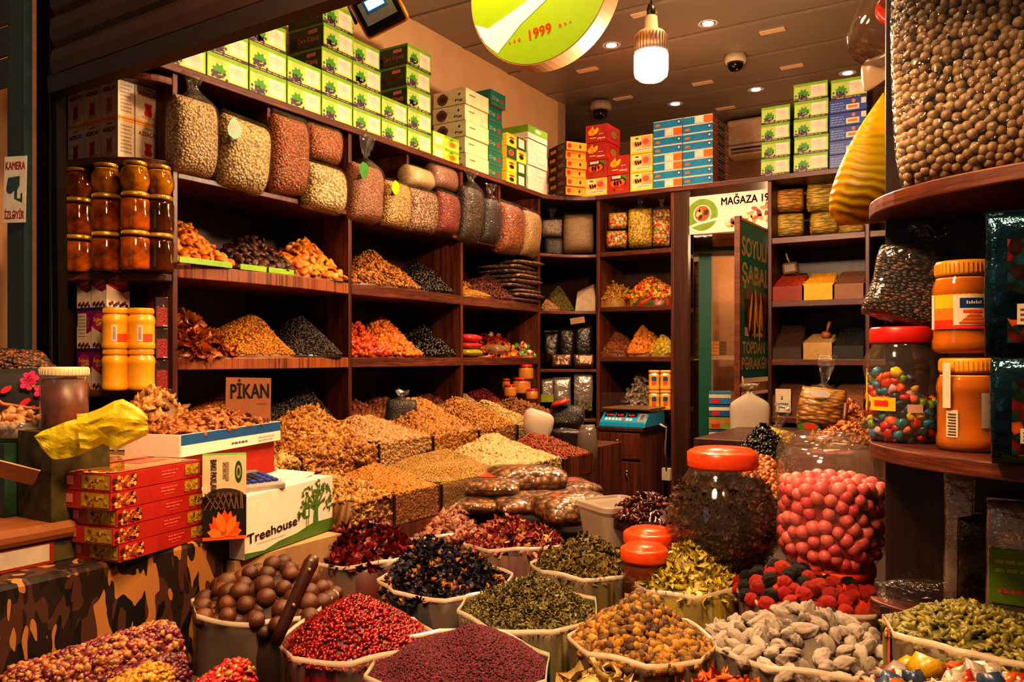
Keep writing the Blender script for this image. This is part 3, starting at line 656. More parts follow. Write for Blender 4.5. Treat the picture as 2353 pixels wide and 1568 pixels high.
# cream cartons
y0, y1, hh = rowdim(1070, 1123, 200); w = y1-y0-.004; h = hh/5; xb = PY(996, 0, y0).x; d = XF-xb
def mk_cream():
    b = carton(w, d, h-.002, [C_['cream'], C_['cream'], C_['cream'], P('#b9ad82', .6), C_['cream']]); F = faces(w, d, h); f = F['left']
    b.disc(f, d*.28, h*.48, d*.17, h*.36, P('#5b3a2c'), 0, 20, 0, .06, 2); b.disc(f, d*.28, h*.45, d*.11, h*.22, P('#3c2219'), 1, 16); b.disc(f, d*.8, h*.66, d*.035, h*.09, P('#1f5a45'), 0, 12); b.text(f, 'fig', d*.66, h*.25, h*.14, P('#7c3b30'), 1, w=d*.24); b.rect(f, 0, 0, d, h*.035, P('#6a5a3c'), 2)
    f = F['front']; b.rect(f, 0, 0, w, h*.03, P('#8f8460'), 2); scrib(b, f, w*.15, h*.55, w*.4, h*.75, P('#77694b'), 1, 2, 3); b.rect(f, w*.5, h*.02, w*.505, h, P('#b3a87f'), 1)
    return b.mesh('cream_carton')
me = mk_cream()
for k in range(5): put(me, 'cream_carton', (XF-d/2-.006*(k % 2), (y0+y1)/2, ZT+k*h), L90, f'cream carton with dark fruit print, {ordn(5, k)} of the cream stack', 'cream cartons on the left shelving')
# teal cartons
ty0, ty1, hh = rowdim(1125, 1160, 202); w = ty1-ty0-.004; h = hh/6; d = .34
def mk_teal():
    b = carton(w, d, h-.002, [C_['teal'], C_['teal'], C_['teal'], P('#0d5a50', .45), P('#8f5c34')]); F = faces(w, d, h); f = F['front']
    b.disc(f, w*.75, h*.45, w*.10, h*.2, C_['red'], 0, 12); b.disc(f, w*.45, h*.45, w*.12, h*.12, P('#6f8a3a'), 0, 12); scrib(b, f, w*.1, h*.35, w*.3, h*.65, P('#b08a5a'), 2, 1, 5); b.rect(f, 0, h*.0, w, h*.05, P('#7c5a3a'), 1)
    f = F['left']; b.text(f, '365', d*.55, h*.25, h*.4, C_['wh'], 1); b.disc(f, d*.3, h*.5, d*.06, h*.2, P('#6f8a3a'), 1)
    return b.mesh('teal_carton')
me = mk_teal()
for k in range(6): put(me, 'teal_carton', (XF-d/2-(.02 if k < 5 else -.0), (ty0+ty1)/2+(.008 if k % 2 else 0), ZT+k*h), L90, f'dark teal carton, {ordn(6, k)} of the teal stack behind the cream cartons', 'teal cartons')
# yellow and green half cartons
y0, y1, hh = rowdim(1164, 1209, 303); w = y1-y0-.004; h = hh/4
def mk_half(v):
    d = .14; b = carton(w, d, h-.002, [C_['lem'], P('#1f4a2a'), C_['lem'], C_['lem'], C_['yel']]); f = faces(w, d, h)['front']
    x0, x1, a, c = (w*.5, w, 0, w*.5) if v else (0, w*.5, w*.5, w)
    b.rect(f, x0, 0, x1, h, P('#1f4a2a'), 0); b.rect(f, a, h*.92, c, h, C_['yel'], 1)
    if v: b.rect(f, w*.6, h*.2, w*.9, h*.9, C_['wh'], 1); b.disc(f, w*.25, h*.4, w*.12, h*.16, C_['blk'], 1); b.disc(f, w*.25, h*.68, w*.14, h*.08, C_['red'], 1)
    else: b.disc(f, w*.22, h*.5, w*.13, h*.24, C_['ora'], 1); b.disc(f, w*.22, h*.5, w*.08, h*.16, C_['red'], 2); b.disc(f, w*.75, h*.45, w*.12, h*.18, C_['blk'], 1); b.disc(f, w*.75, h*.7, w*.14, h*.08, C_['red'], 1)
    return b.mesh('yellow_green_carton')
ms = [mk_half(0), mk_half(1)]
for k in range(4): put(ms[0 if k == 2 else 1], 'yellow_green_carton', (XF-.07, (y0+y1)/2, ZT+k*h), L90, f'small half yellow half green carton, {ordn(4, k)} of its stack', 'yellow and green cartons')
# tall white cartons
y0, y1, hh = rowdim(1213, 1258, 285); w = y1-y0-.004; h = hh/5; d = .26
def mk_white(top):
    b = carton(w, d, h-.003, [C_['wh'], C_['wh'], C_['wh'], P('#d8c8b4'), C_['g'] if top else C_['wh']]); F = faces(w, d, h); f = F['front']
    b.rect(f, w*.5, h*.3, w*.8, h*.34, P('#b8a48c'), 0); b.rect(f, w*.45, 0, w*.46, h, P('#cdbba6'), 0)
    if top:
        for s in ('front', 'left'): b.rect(F[s], 0, h*.45, (w if s == 'front' else d), h, C_['g'], 1)
        b.disc(F['front'], w*.5, h*.72, w*.16, h*.14, C_['wh'], 2)
    else: b.disc(F['left'], d*.6, h*.6, d*.14, h*.22, C_['pink'], 1); b.disc(F['left'], d*.75, h*.5, d*.1, h*.2, C_['leaf'], 1)
    return b.mesh('white_carton')
m0, m1 = mk_white(0), mk_white(1)
for k in range(5): put(m1 if k == 4 else m0, 'white_carton', (XF-d/2-.004*(k % 2), (y0+y1)/2, ZT+k*h), L90, ('white carton with bright green top, topmost of the white corner stack' if k == 4 else f'plain white carton, {ordn(5, k)} of the white corner stack'), 'white cartons in the corner')
# orange / brown cartons turned towards the corner
p = PD(1300, 452, 5.23); h = (452-328)/1865*5.23/6; w, d = .15, .24; rz = math.radians(57)
def mk_orange():
    b = carton(w, d, h-.002, [C_['orb'], C_['orb'], C_['orb'], C_['brn'], C_['orb']]); F = faces(w, d, h); f = F['front']
    b.disc(f, w*.15, h*.5, w*.1, h*.26, C_['red'], 0); b.disc(f, w*.68, h*.5, w*.05, h*.2, C_['blk'], 0, 10); b.rect(f, 0, 0, w, h*.05, P('#8a4a14'), 1)
    f = F['left']; b.rect(f, d*.5, h*.2, d*.9, h*.8, P('#4a2a1c'), 0); b.rect(f, d*.1, h*.15, d*.42, h*.55, C_['orb'], 1); scrib(b, f, d*.55, h*.3, d*.85, h*.7, P('#9a6a4a'), 2, 1, 9)
    return b.mesh('orange_carton')
me = mk_orange(); c0 = Vector((p.x, p.y, 0)); off = Matrix.Rotation(rz, 3, 'Z') @ Vector((w/2, d/2, 0))
for k in range(6): put(me, 'orange_carton', (c0.x+off.x+(.006*(k % 2)), c0.y+off.y, ZT+k*h), rz, f'flat orange carton with brown end, {ordn(6, k)} of the orange corner stack', 'orange cartons in the corner')
# rear ledge: fronts face the shop
YF = 4.775
def brow(px0, px1, ytop): a, c = PY(px0, 0, YF), PY(px1, 0, YF); return a.x, c.x, PY(px0, ytop, YF).z-ZT
def fruit(b, f, w, h, e, cols, seed):
    r = random.Random(seed)
    for k in range(4): b.disc(f, w*(.22+.12*k), h*(.50+.08*r.random()), w*.10, h*.17, P(cols[k % len(cols)]), e, 12, r.random(), .1, k)
def mk_red(w, h, d, pic):
    b = carton(w, d, h-.003, [C_['red'], P('#a51f16', .45), C_['red'], C_['red'], C_['red']]); F = faces(w, d, h); f = F['front']
    if pic:
        b.rect(f, w*.15, h*.42, w*.85, h*.92, P('#2a3320'), 0); b.poly(f, [(w*.6, h*.92), (w*.85, h*.92), (w*.85, h*.7)], C_['leaf'], 1); b.rect(f, w*.2, h*.78, w*.6, h*.92, C_['wh'], 1); fruit(b, f, w*1.15, h*1.0, 2, ['#e8641c', '#c4281c', '#e0521a'], 4); b.text(f, 'Xurma', w*.22, h*.14, h*.12, C_['lem'], 2, w=w*.55)
    else:
        for k, (x, y, rx, ry, t) in enumerate(((.22, .55, .10, .16, .3), (.36, .56, .09, .19, -.2), (.50, .62, .08, .2, -.6), (.3, .72, .1, .1, .8))): b.disc(f, w*x, h*y, w*rx, h*ry, P(['#f2b41c', '#d99414'][k % 2]), 1+k, 12, t)
        b.rect(f, w*.33, h*.7, w*.36, h*.9, C_['lem'], 5); b.rect(f, w*.2, h*.22, w*.5, h*.27, C_['lem'], 2); scrib(b, f, w*.55, h*.12, w*.95, h*.30, C_['wh'], 1, 2, 8); scrib(b, f, w*.62, h*.40, w*.85, h*.50, C_['wh'], 1, 2, 6)
    f = F['right']; b.disc(f, d*.5, h*.5, d*.3, h*.3, P('#8a1a12'), 0, 16); b.disc(f, d*.5, h*.5, d*.24, h*.22, P('#7a6a1c'), 1, 16)
    return b.mesh('red_fruit_carton')
def mk_yel(w, h, d):
    b = carton(w, d, h-.003, [C_['lem'], C_['yel'], C_['yel'], C_['yel'], C_['yel']]); F = faces(w, d, h); f = F['front']
    b.rect(f, w*.06, h*.12, w*.94, h*.90, P('#f0d9a8', .5), 0); b.rect(f, w*.5, h*.3, w*.94, h*.9, P('#f29a78', .5), 1); fruit(b, f, w*.9, h, 2, ['#f2a61c', '#e88c10', '#f6c046'], 3); b.disc(f, w*.7, h*.62, w*.15, h*.18, P('#e8543a'), 3, 8); b.disc(f, w*.3, h*.82, w*.1, h*.04, C_['dg'], 3, 8); scrib(b, f, w*.3, h*.16, w*.85, h*.3, P('#8a7ab0'), 1, 3, 3)
    return b.mesh('yellow_fruit_carton')
x0, x1, hh = brow(1344, 1395, 290); w = x1-x0-.004; h = hh/4; d = .2
mr, mp, my = mk_red(w, h, d, 0), mk_red(w, h, d, 1), mk_yel(w, h, d)
for k, m in enumerate((my, mp, mr, mr)):
    put(m, 'fruit_carton', ((x0+x1)/2+.004*(k % 2), YF+d/2, ZT+k*h), 0, ['yellow white fruit carton at the foot of the tall red stack', 'red carton with dark photo print, second from bottom of the tall red stack', 'red carton with yellow fruit print, second from top of the tall red stack', 'red carton with yellow fruit print, topmost of the tall red stack'][k], 'red and yellow fruit cartons')
x0, x1, _ = brow(1396, 1447, 300); w2 = x1-x0-.004; mr, mp = mk_red(w2, h*1.04, d, 0), mk_red(w2, h*1.04, d, 1)
for k, m in enumerate((mp, mr)): put(m, 'fruit_carton', ((x0+x1)/2, YF+d/2, ZT+k*h*1.04), 0, ['red carton with dark photo print, lower of the short red pair', 'red carton with yellow fruit print, upper of the short red pair'][k], 'red and yellow fruit cartons')
x0, x1, hh = brow(1448, 1500, 314); w3 = x1-x0-.004; h3 = hh/3; my = mk_yel(w3, h3, d)
for k in range(3): put(my, 'fruit_carton', ((x0+x1)/2, YF+d/2, ZT+k*h3), 0, f'yellow orange fruit carton, {ordn(3, k)} of three beside the blue boxes', 'red and yellow fruit cartons')
xa, xb, hh = brow(1501, 1568, 281); xc = PY(1638, 0, YF).x; h = hh/8; d = .32
def mk_blue(w, v):
    b = carton(w, d, h-.004, [C_['blu'], P('#7a4a24', .5), C_['blu'], C_['blu'], C_['wh']]); F = faces(w, d, h); f = F['front']
    b.rect(f, 0, 0, w, h*.07, C_['wh'], 0); b.rect(f, 0, h*.90, w, h*.97, C_['wh'], 0)
    if v: b.rect(f, w*.40, h*.1, w*.72, h*.9, C_['wh'], 1); b.rect(f, w*.70, h*.1, w, h*.9, C_['ora'], 2); b.rect(f, w*.42, h*.1, w*.44, h*.9, P('#7fb4cc'), 2)
    else: b.disc(f, w*.16, h*.45, w*.09, h*.16, C_['ora'], 1, 12, 0, .2, 1); b.rect(f, w*.84, h*.35, w*.94, h*.85, C_['nav'], 1); b.disc(f, w*.89, h*.6, w*.035, h*.14, C_['wh'], 2, 10)
    f = F['right']; b.rect(f, d*.3, 0, d*.75, h, P('#1c3444'), 0); scrib(b, f, d*.1, h*.2, d*.9, h*.8, P('#c05a24'), 2, 1, 3)
    return b.mesh('blue_carton')
for c, (p0_, p1_) in enumerate(((xa, xb), (xb, xc))):
    w = p1_-p0_-.003; mb0, mb1 = mk_blue(w, 0), mk_blue(w, 1)
    pat = [1, 0, 1, 1, 0, 0, 1, 0] if c == 0 else [0, 0, 0, 1, 0, 0, 0, 1]
    for k in range(8): put(mb1 if pat[k] else mb0, 'blue_carton', ((p0_+p1_)/2, YF+d/2+.004*((k*3+c) % 3), ZT+k*h), 0, f'flat blue carton, {ordn(8, k)} of the {["left", "right"][c]} blue column on the rear ledge', 'flat blue cartons')
for c, (q0, q1, n, yt) in enumerate(((1748, 1815, 4, 249), (1823, 1903, 5, 196))):
    x0, x1, hh = brow(q0, q1, yt); s = (x1-x0)/.197
    for k in range(n):
        o = put(GREENM[k % 2], 'raisin_carton', ((x0+x1)/2+.003*(k % 2), YF+.105, ZT+k*hh/n), 0, f'green grape print carton, {ordn(n, k)} of the {["shorter", "taller"][c]} green stack on the rear ledge', 'green cartons on the rear shelving'); o.scale = (s, 1, hh/n/.106)
x0, x1, hh = brow(1906, 1992, 232); h = hh/5; w = x1-x0
def mk_navy():
    b = carton(w, .2, h-.003, [C_['nav'], C_['nav'], C_['nav'], C_['nav'], C_['nav']]); f = faces(w, .2, h)['front']
    scrib(b, f, w*.04, h*.1, w*.42, h*.8, P('#7f8fc0'), 4, 1, 2); b.rect(f, w*.45, h*.15, w*.8, h*.55, C_['wh'], 1); b.rect(f, w*.5, h*.25, w*.75, h*.45, C_['ora'], 2); b.disc(f, w*.65, h*.75, w*.05, h*.14, C_['ora'], 2, 12); b.rect(f, w*.85, h*.5, w*.98, h*.9, C_['wh'], 1); b.rect(f, 0, 0, w, h*.05, P('#0f2050'), 2)
    return b.mesh('navy_carton')
me = mk_navy()
for k in range(5): put(me, 'navy_carton', ((x0+x1)/2, YF+.1, ZT+k*h), 0, f'dark blue carton, {ordn(5, k)} of the stack behind the hanging yellow bag', 'dark blue cartons')
o = put(GREENM[0], 'raisin_carton', ((x0+x1)/2+.005, YF+.105, ZT+5*h), 0, 'single green grape print carton on top of the dark blue stack', 'green cartons on the rear shelving'); o.scale = ((x1-x0)/.2, 1, 1.05)
# ------------------------------------------------------------------ jars
def facing(p): return math.atan2(-p[0], p[1])*1.0 if False else math.atan2(-p[0], -(-p[1]))
def face_cam(p): d = EYE-Vector(p); return math.atan2(d.x, -d.y)
JP = dict(
    pot=[(.0, 0), (.30, 0), (.40, .04), (.50, .30), (.50, .55), (.42, .76), (.34, .84), (.34, .90)],
    straight=[(0, 0), (.44, 0), (.49, .03), (.50, .10), (.50, .76), (.46, .84), (.40, .88), (.40, .92)],
    pet=[(0, 0), (.40, 0), (.47, .02), (.50, .06), (.50, .14), (.48, .18), (.48, .62), (.50, .66), (.50, .72), (.47, .80), (.42, .85), (.42, .88)],
    drum=[(0, 0), (.47, 0), (.50, .03), (.50, .90), (.49, .92)])
def jar(name, label, cat, loc, d, h, style, glass, cont, lid, lidh=.10, lidr=.42, fill=.80, group=None, band=None, sq=0, rz=None, grip=True, strip=None):
    loc = Vector(loc); root = empty(name, loc, face_cam(loc) if rz is None else rz, label, cat, group)
    pf = [(r*d, z*h) for r, z in JP[style]]
    b = MB(); b.lathe(pf, (0, 0, 0), glass, 30, sq=sq); b.build('jar_wall', root)
    if cont:
        cp = [(max(0, r*d-.0025), z*h*.99+.002) for r, z in JP[style] if z <= fill]; cp.append((cp[-1][0]*.98, fill*h)); cp.append((0, fill*h+.004))
        b = MB(); b.lathe(cp, (0, 0, 0), cont, 30, sq=sq); tag(b.build('contents', root), kind='stuff')
    z0 = JP[style][-1][1]*h-.02*h; b = MB(); L = lidr*d; b.lathe([(L, z0), (L*1.02, z0+lidh*h*.2), (L*1.02, z0+lidh*h*.85), (L*.96, z0+lidh*h), (0, z0+lidh*h)], (0, 0, 0), lid, 30, sq=sq)
    if grip:
        for i in range(40): t = 2*PI*i/40; b.box((L*1.02*math.cos(t), L*1.02*math.sin(t), z0+lidh*h*.5), (.002, .0015, lidh*h*.6), lid, rz=t)
    b.build('lid', root)
    if band: band(root, d, h)
    return root
def wrap(b, R, a0, a1, z0, z1, m, n=16, off=.0008):
    """patch on a round wall; angle 0 faces the viewer"""
    vs = []; fs = []
    for i in range(n+1):
        t = -PI/2+a0+(a1-a0)*i/n
        for z in (z0, z1): vs.append(((R+off)*math.cos(t), (R+off)*math.sin(t), z))
        if i: k = 2*i; fs.append((k-2, k, k+1, k-1))
    b.add(vs, fs, m, True)
HONEY = [P('#a86a0c', .1, var=.9, vs=22, coat=.8), P('#8a5408', .1, var=.95, vs=20, coat=.8), P('#4a2a06', .1, var=.95, vs=18, coat=.8), P('#d8a01c', .12, var=.8, vs=24, coat=.8)]
LIDG = P('#c9a24a', .35, metal=.5)
hz = HZ[1]; DJ = .098
spots = [(182, -2.87, 1.675), (245, -2.70, 1.66), (310, -2.625, 1.73), (366, -2.60, 1.825), (210, -2.78, 1.80)]
spots = [PD(px, 0, dd) for px, dd in ((181, 2.87), (244, 2.80), (311, 2.77), (366, 2.83), (208, 2.93))]
rn = ['far left', 'left of centre', 'right of centre', 'right beside the shelf upright', 'behind at left']
for r, (h, style, rowl) in enumerate(((.132, 'straight', 'bottom row'), (.130, 'straight', 'middle row'), (.106, 'pot', 'top row'))):
    for i, p in enumerate(spots):
        z = hz+(0, .133, .264)[r]
        jar('honey_jar', f'gold lidded honey jar, {rowl} of the rounded shelf, {rn[i]}', 'jar', (p.x, p.y, z), DJ*(1.0 if i < 4 else .86), h, style, GLASSD, HONEY[[(0, 1, 0, 2, 1), (1, 1, 0, 2, 2), (1, 3, 3, 3, 0)][r][i]], LIDG, .11, .44 if r < 2 else .37, .82, 'honey jars')
# tea cartons on the shelf above
tz = HZ[0]; tw, td, hw = .101, .062, .143
def mk_tea():
    b = carton(tw, td, hw-.002, [C_['wh']]*5); F = faces(tw, td, hw)
    for s, w in (('front', tw), ('left', td), ('right', td)):
        f = F[s]; b.rect(f, 0, 0, w, .006, C_['yel'], 0); b.rect(f, 0, hw-.010, w, hw-.002, C_['yel'], 0)
        if s != 'front': scrib(b, f, .010, .02, w-.010, hw-.02, P('#a89884', .6), 8, 1, 3); continue
        for k in range(3): b.ring(f, w*(.42+.08*k), hw*.83, .006, .008, P('#8a8050'), 1, 12, 0, PI)
        b.text(f, 'AZERÇAY', w*.12, hw*.68, .014, C_['red'], 1, w=w*.76)
        gx, gy = w*.5, hw*.16; b.disc(f, gx, gy, .026, .006, P('#c9a06a'), 1); b.disc(f, gx, gy+.003, .018, .004, C_['wh'], 2)
        b.poly(f, [(gx-.012, gy+.002), (gx+.012, gy+.002), (gx+.015, gy+.015), (gx+.010, gy+.030), (gx+.016, gy+.050), (gx-.016, gy+.050), (gx-.010, gy+.030), (gx-.015, gy+.015)], P('#b01c14', .3), 3); b.rect(f, gx-.016, gy+.047, gx+.016, gy+.052, P('#e0a04a'), 4)
    return b.mesh('tea_carton')
t0 = mk_tea(); c = PD(271, 360, 2.83)
tl = ['at the outer corner', 'second from the corner, facing the street', 'third from the corner, facing the street', 'at the right next to the shelf upright']
for r in range(2):
    for i in range(4):
        x, y, q = (c.x-tw/2-.103*i, c.y+td/2, 0) if i < 3 else (c.x-td/2, c.y+td+tw/2+.004, L90)
        put(t0, 'tea_carton', (x, y, tz+r*hw), q, f'white tea carton, {["lower", "upper"][r]} row, {tl[i]}', 'white tea cartons')
# purple cartons, yellow jars, red tubes
pz = HZ[2]
def mk_purple(v):
    w, h, d = .088, .145, .09; b = carton(w, d, h-.002, [P('#6d1468', .4), P('#4a0f48', .4), P('#6d1468'), P('#6d1468'), P('#241a5a', .4)]); F = faces(w, d, h)
    for s in ('front', 'right'):
        f = F[s]; b.poly(f, [(0, .0), (w, .0), (w, h*.42), (w*.7, h*.36), (w*.35, h*.44), (0, h*.55)], C_['wh'], 0); b.rect(f, 0, h*.93, w, h, P('#241a5a'), 1)
        b.disc(f, w*.5, h*.66, w*.42, h*.20, P('#a8186e', .4), 1, 24); b.poly(f, [(w*.1, h*.52), (w*.45, h*.42), (w*.9, h*.5), (w*.88, h*.55), (w*.45, h*.47), (w*.1, h*.57)], P('#c01830'), 2)
        b.text(f, 'İndeera', w*.16, h*.66, h*.09, C_['lem'], 3, w=w*.66); b.text(f, 'Gold', w*.35, h*.54, h*.11, C_['lem'], 3, w=w*.5, rot=.15)
        for k in range(9): b.disc(f, w*(.15+.09*k), h*(.07+.04*math.sin(k*2.1)), w*.06, h*.05, P(['#3a1030', '#7a1430', '#2a1a2a'][k % 3]), 2, 9)
        if v: b.rect(f, w*.1, h*.3, w*.7, h*.86, P('#d3c8bb'), 4); scrib(b, f, w*.14, h*.34, w*.66, h*.84, P('#8a7f76'), 6, 5, 2)
    return b.mesh('purple_carton')
q0, q1 = mk_purple(0), mk_purple(1); c = PD(238, 800, 2.83)
for r in range(3):
    for i in range(2): put(q1 if (r, i) == (1, 1) else q0, 'purple_carton', (c.x-.044-.09*i, c.y+.055, pz+r*.145), 0, f'purple and white carton with gold lettering, {ordn(3, r)} row, {["right", "left"][i]} column', 'purple cartons')
YEL = P('#e8a61e', .35, var=.06, coat=.4); YLID = P('#e09a1a', .4)
def yband(root, d, h):
    b = MB(); R = .48*d; wrap(b, R, -.3, .9, .20*h, .60*h, C_['wh'], off=.0012); wrap(b, R, .1, .9, .20*h, .60*h, P('#f0a41c'), off=.0016); wrap(b, R, .1, .9, .20*h, .38*h, P('#e04a1c'), off=.002); wrap(b, R, -.2, .0, .25*h, .55*h, P('#9a9088'), off=.0018); b.build('paper_label', root)
for r in range(2):
    for i, (px, dd) in enumerate(((266, 2.74), (325, 2.76))):
        p = PD(px, 800, dd); jar('spice_jar', f'orange yellow plastic spice jar, {["lower", "upper"][r]} {["left", "right"][i]} of the four on the rounded shelf', 'jar', (p.x, p.y, pz+r*.138), .088, .140, 'pet', YEL, None, YLID, .15, .44, group='orange yellow jars by the upright', band=yband if r else None)
REDP = grain('red_powder', ['#b01414', '#d8281c', '#8a0f0f'], 260, dist=.001)
for r in range(3):
    p = PD(372, 800, 2.80); root = empty('clear_tube', (p.x, p.y, pz+r*.108), face_cam(p), f'clear square box filled with red spice, {ordn(3, r)} of three beside the upright', 'box', 'clear boxes of red spice')
    b = MB(); b.box((0, 0, .052), (.040, .036, .104), FILMC); b.build('clear_wall', root, bevel=.002)
    b = MB(); b.box((0, 0, .036), (.035, .031, .066), REDP); tag(b.build('spice', root), kind='stuff')
p = PD(262, 700, 2.93); jar('preserve_jar', 'dark glass jar with white lid standing behind the orange yellow jars', 'jar', (p.x, p.y, pz+.23), .085, .17, 'straight', GLASSD, P('#1d0d08', .2), P('#e6dccd', .4), .09, .42)
b = MB(); b.box((p.x, p.y, pz+.115), (.1, .1, .228), P('#23120c', .6)); b.build('dark_carton', label='dark carton under the white lidded jar at the back of the rounded shelf', cat='box')
for i, (px, dd) in enumerate(((181, 2.93), (226, 2.97))):
    p = PD(px, 690, dd); b = MB(); b.lathe([(0, 0), (.02, 0), (.026, .012), (.016, .03), (.013, .05), (.022, .056), (.022, .062), (.014, .068), (.02, .09), (.03, .1), (.03, .11), (0, .112)], (0, 0, 0), GLASS, 20)
    b.build('glass_stopper', loc=(p.x, p.y, pz+.436), label=f'clear glass bottle stopper on the {["left", "right"][i]} purple carton', cat='stopper')
# ------------------------------------------------------------------ bags of kernels on the upper shelf
K = dict(
    pale=grain('pale_kernels', ['#d8b47c', '#e6c898', '#c29a62'], 105, dist=.008), cream=grain('cream_kernels', ['#dcbf7a', '#e8d296', '#c9a460'], 95, dist=.008),
    rust=grain('rust_kernels', ['#a8552a', '#c07038', '#8a3f1e'], 105, dist=.007), pinkb=grain('pinkish_kernels', ['#a86a4a', '#b87c58', '#8a523a'], 170, dist=.004),
    straw=grain('straw_kernels', ['#c99a52', '#dcb468', '#a87a3c'], 120, dist=.005), mott=grain('mottled_kernels', ['#b89068', '#8a5a3c', '#cba67c', '#6a4028'], 130, dist=.005, interp='CONSTANT'),
    red=grain('red_kernels', ['#8a2a22', '#a83a2c', '#6a1c1a'], 170, dist=.004), dark=grain('dark_kernels', ['#2e2016', '#5a4226', '#18100c'], 120, dist=.004),
    blackk=grain('black_kernels', ['#1f1412', '#30201c', '#120b0a'], 170, dist=.003), terra=grain('terracotta_kernels', ['#a85228', '#c06a38', '#7a3416'], 120, dist=.005),
    sand=grain('sandy_kernels', ['#c28f52', '#d0a468', '#a87844'], 210, dist=.003), creampow=grain('cream_powder', ['#d0b27c', '#dcc08a'], 400, dist=.0008), pinkpow=grain('pink_powder', ['#9a6450', '#b07c64'], 330, dist=.001),
    tan=grain('tan_powder', ['#a8845a', '#b8946a', '#96744c'], 420, dist=.001), grey=grain('greyish_kernels', ['#a89080', '#c0aa98', '#7c665a'], 170, dist=.003),
    candy=grain('mixed_candy', ['#e86a1c', '#f2c21c', '#d83a1c', '#6aa02a', '#f0a03a', '#e8d8a0'], 62, dist=.008, interp='CONSTANT'), yel=grain('yellow_pieces', ['#d8a81c', '#ecc83a', '#c08a14'], 75, dist=.006),
    noodle=grain('orange_noodles', ['#e88a1c', '#f0b02c', '#d06a10'], 60, dist=.008, stretch=(.35, .35, 1.6)), noodley=grain('yellow_noodles', ['#e6b01c', '#f2cc44', '#c88c14'], 60, dist=.008, stretch=(.35, .35, 1.6)))
def lbag(px0, px1, yt, yb, mat, label, tied=0, tilt=.10, X=-2.50, d=None, seed=0, patch=None, name='nut_bag', wk=.96, cat='bag', roll=0):
    a, c = PX(px0, yb, X), PX(px1, yb, X); w = (c.y-a.y)*wk; zt = PX((px0+px1)/2, yt, X).z; zb = PX((px0+px1)/2, yb, X).z; d = d or w*.66
    return bag(name, label, cat, (X-d*.42, (a.y+c.y)/2-.01, zb), L90, w, zt-zb, d, K[mat], tied, tilt, roll, seed, group='bags on the top shelf', patch=patch)
gp = [(.02, .72, .13, .13, P('#2f7a22', .4)), (.0, .74, .07, .06, P('#d8641c', .4))]
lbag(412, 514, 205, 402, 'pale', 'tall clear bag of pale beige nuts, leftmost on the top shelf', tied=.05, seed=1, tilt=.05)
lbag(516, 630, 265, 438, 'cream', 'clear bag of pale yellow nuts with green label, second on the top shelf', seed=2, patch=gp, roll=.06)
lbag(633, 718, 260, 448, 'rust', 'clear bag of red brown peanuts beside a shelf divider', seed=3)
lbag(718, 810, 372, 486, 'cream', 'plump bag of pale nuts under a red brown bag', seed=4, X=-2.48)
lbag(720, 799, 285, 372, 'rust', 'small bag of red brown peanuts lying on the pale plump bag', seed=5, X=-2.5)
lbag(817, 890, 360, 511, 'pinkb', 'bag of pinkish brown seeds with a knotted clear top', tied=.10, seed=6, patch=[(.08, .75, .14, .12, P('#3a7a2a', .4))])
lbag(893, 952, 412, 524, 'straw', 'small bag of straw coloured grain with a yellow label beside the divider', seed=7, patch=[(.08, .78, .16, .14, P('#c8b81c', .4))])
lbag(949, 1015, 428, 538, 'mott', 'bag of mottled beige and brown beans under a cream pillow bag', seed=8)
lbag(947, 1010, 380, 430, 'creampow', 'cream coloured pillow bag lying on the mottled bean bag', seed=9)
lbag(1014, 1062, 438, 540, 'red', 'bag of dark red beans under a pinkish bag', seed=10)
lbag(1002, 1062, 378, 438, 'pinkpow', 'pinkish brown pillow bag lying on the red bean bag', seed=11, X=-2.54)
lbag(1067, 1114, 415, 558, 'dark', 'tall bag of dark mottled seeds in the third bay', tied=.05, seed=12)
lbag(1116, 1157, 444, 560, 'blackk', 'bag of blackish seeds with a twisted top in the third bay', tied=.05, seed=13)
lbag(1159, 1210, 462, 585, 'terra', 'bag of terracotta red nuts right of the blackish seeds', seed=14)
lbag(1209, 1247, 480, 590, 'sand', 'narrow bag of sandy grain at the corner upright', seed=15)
def pbag(px0, px1, yt, yb, D, mat, label, tied=0, rz=None, d=None, seed=0, patch=None, tilt=.0, name='bag', cat='bag', grp='bags on the rear top shelves'):
    p = PD((px0+px1)/2, yb, D); w = (px1-px0)/FPX*D; h = (yb-yt)/FPX*D
    return bag(name, label, cat, p, face_cam(p) if rz is None else rz, w, h, d or w*.7, K[mat] if isinstance(mat, str) else mat, tied, tilt, 0, seed, group=grp, patch=patch)
pbag(1249, 1294, 545, 592, 5.42, 'blackk', 'small dark bag under a greyish bag in the corner unit', seed=16)
pbag(1244, 1292, 500, 546, 5.42, 'grey', 'small greyish bag with knotted top lying on a dark bag in the corner', tied=.06, seed=17)
pbag(1292, 1366, 488, 585, 5.45, 'tan', 'large bag of tan powder in the corner unit', seed=18)
pbag(1392, 1442, 528, 571, 5.28, 'candy', 'lower bag of mixed orange candy pieces on the rear shelf', seed=19)
pbag(1397, 1442, 487, 528, 5.28, 'candy', 'upper bag of mixed orange candy pieces on the rear shelf', seed=20)
pbag(1443, 1500, 468, 571, 5.24, 'yel', 'tall bag of yellow pieces with gathered top on the rear shelf', tied=.07, seed=21)
pbag(1499, 1540, 470, 568, 5.22, 'candy', 'tall bag of mixed green and red candies beside the door post', tied=.06, seed=22)
pbag(1781, 1847, 488, 545, 4.83, 'noodley', 'lower bag of yellow noodles at left of the spice shelf', seed=23)
pbag(1781, 1846, 432, 489, 4.83, 'noodle', 'upper bag of orange noodles at left of the spice shelf', seed=24)
pbag(1862, 1926, 485, 542, 4.78, 'noodley', 'lower bag of yellow noodles in middle of the spice shelf', seed=25)
pbag(1854, 1922, 418, 487, 4.78, 'noodley', 'upper bag of yellow noodles in middle of the spice shelf', seed=26)
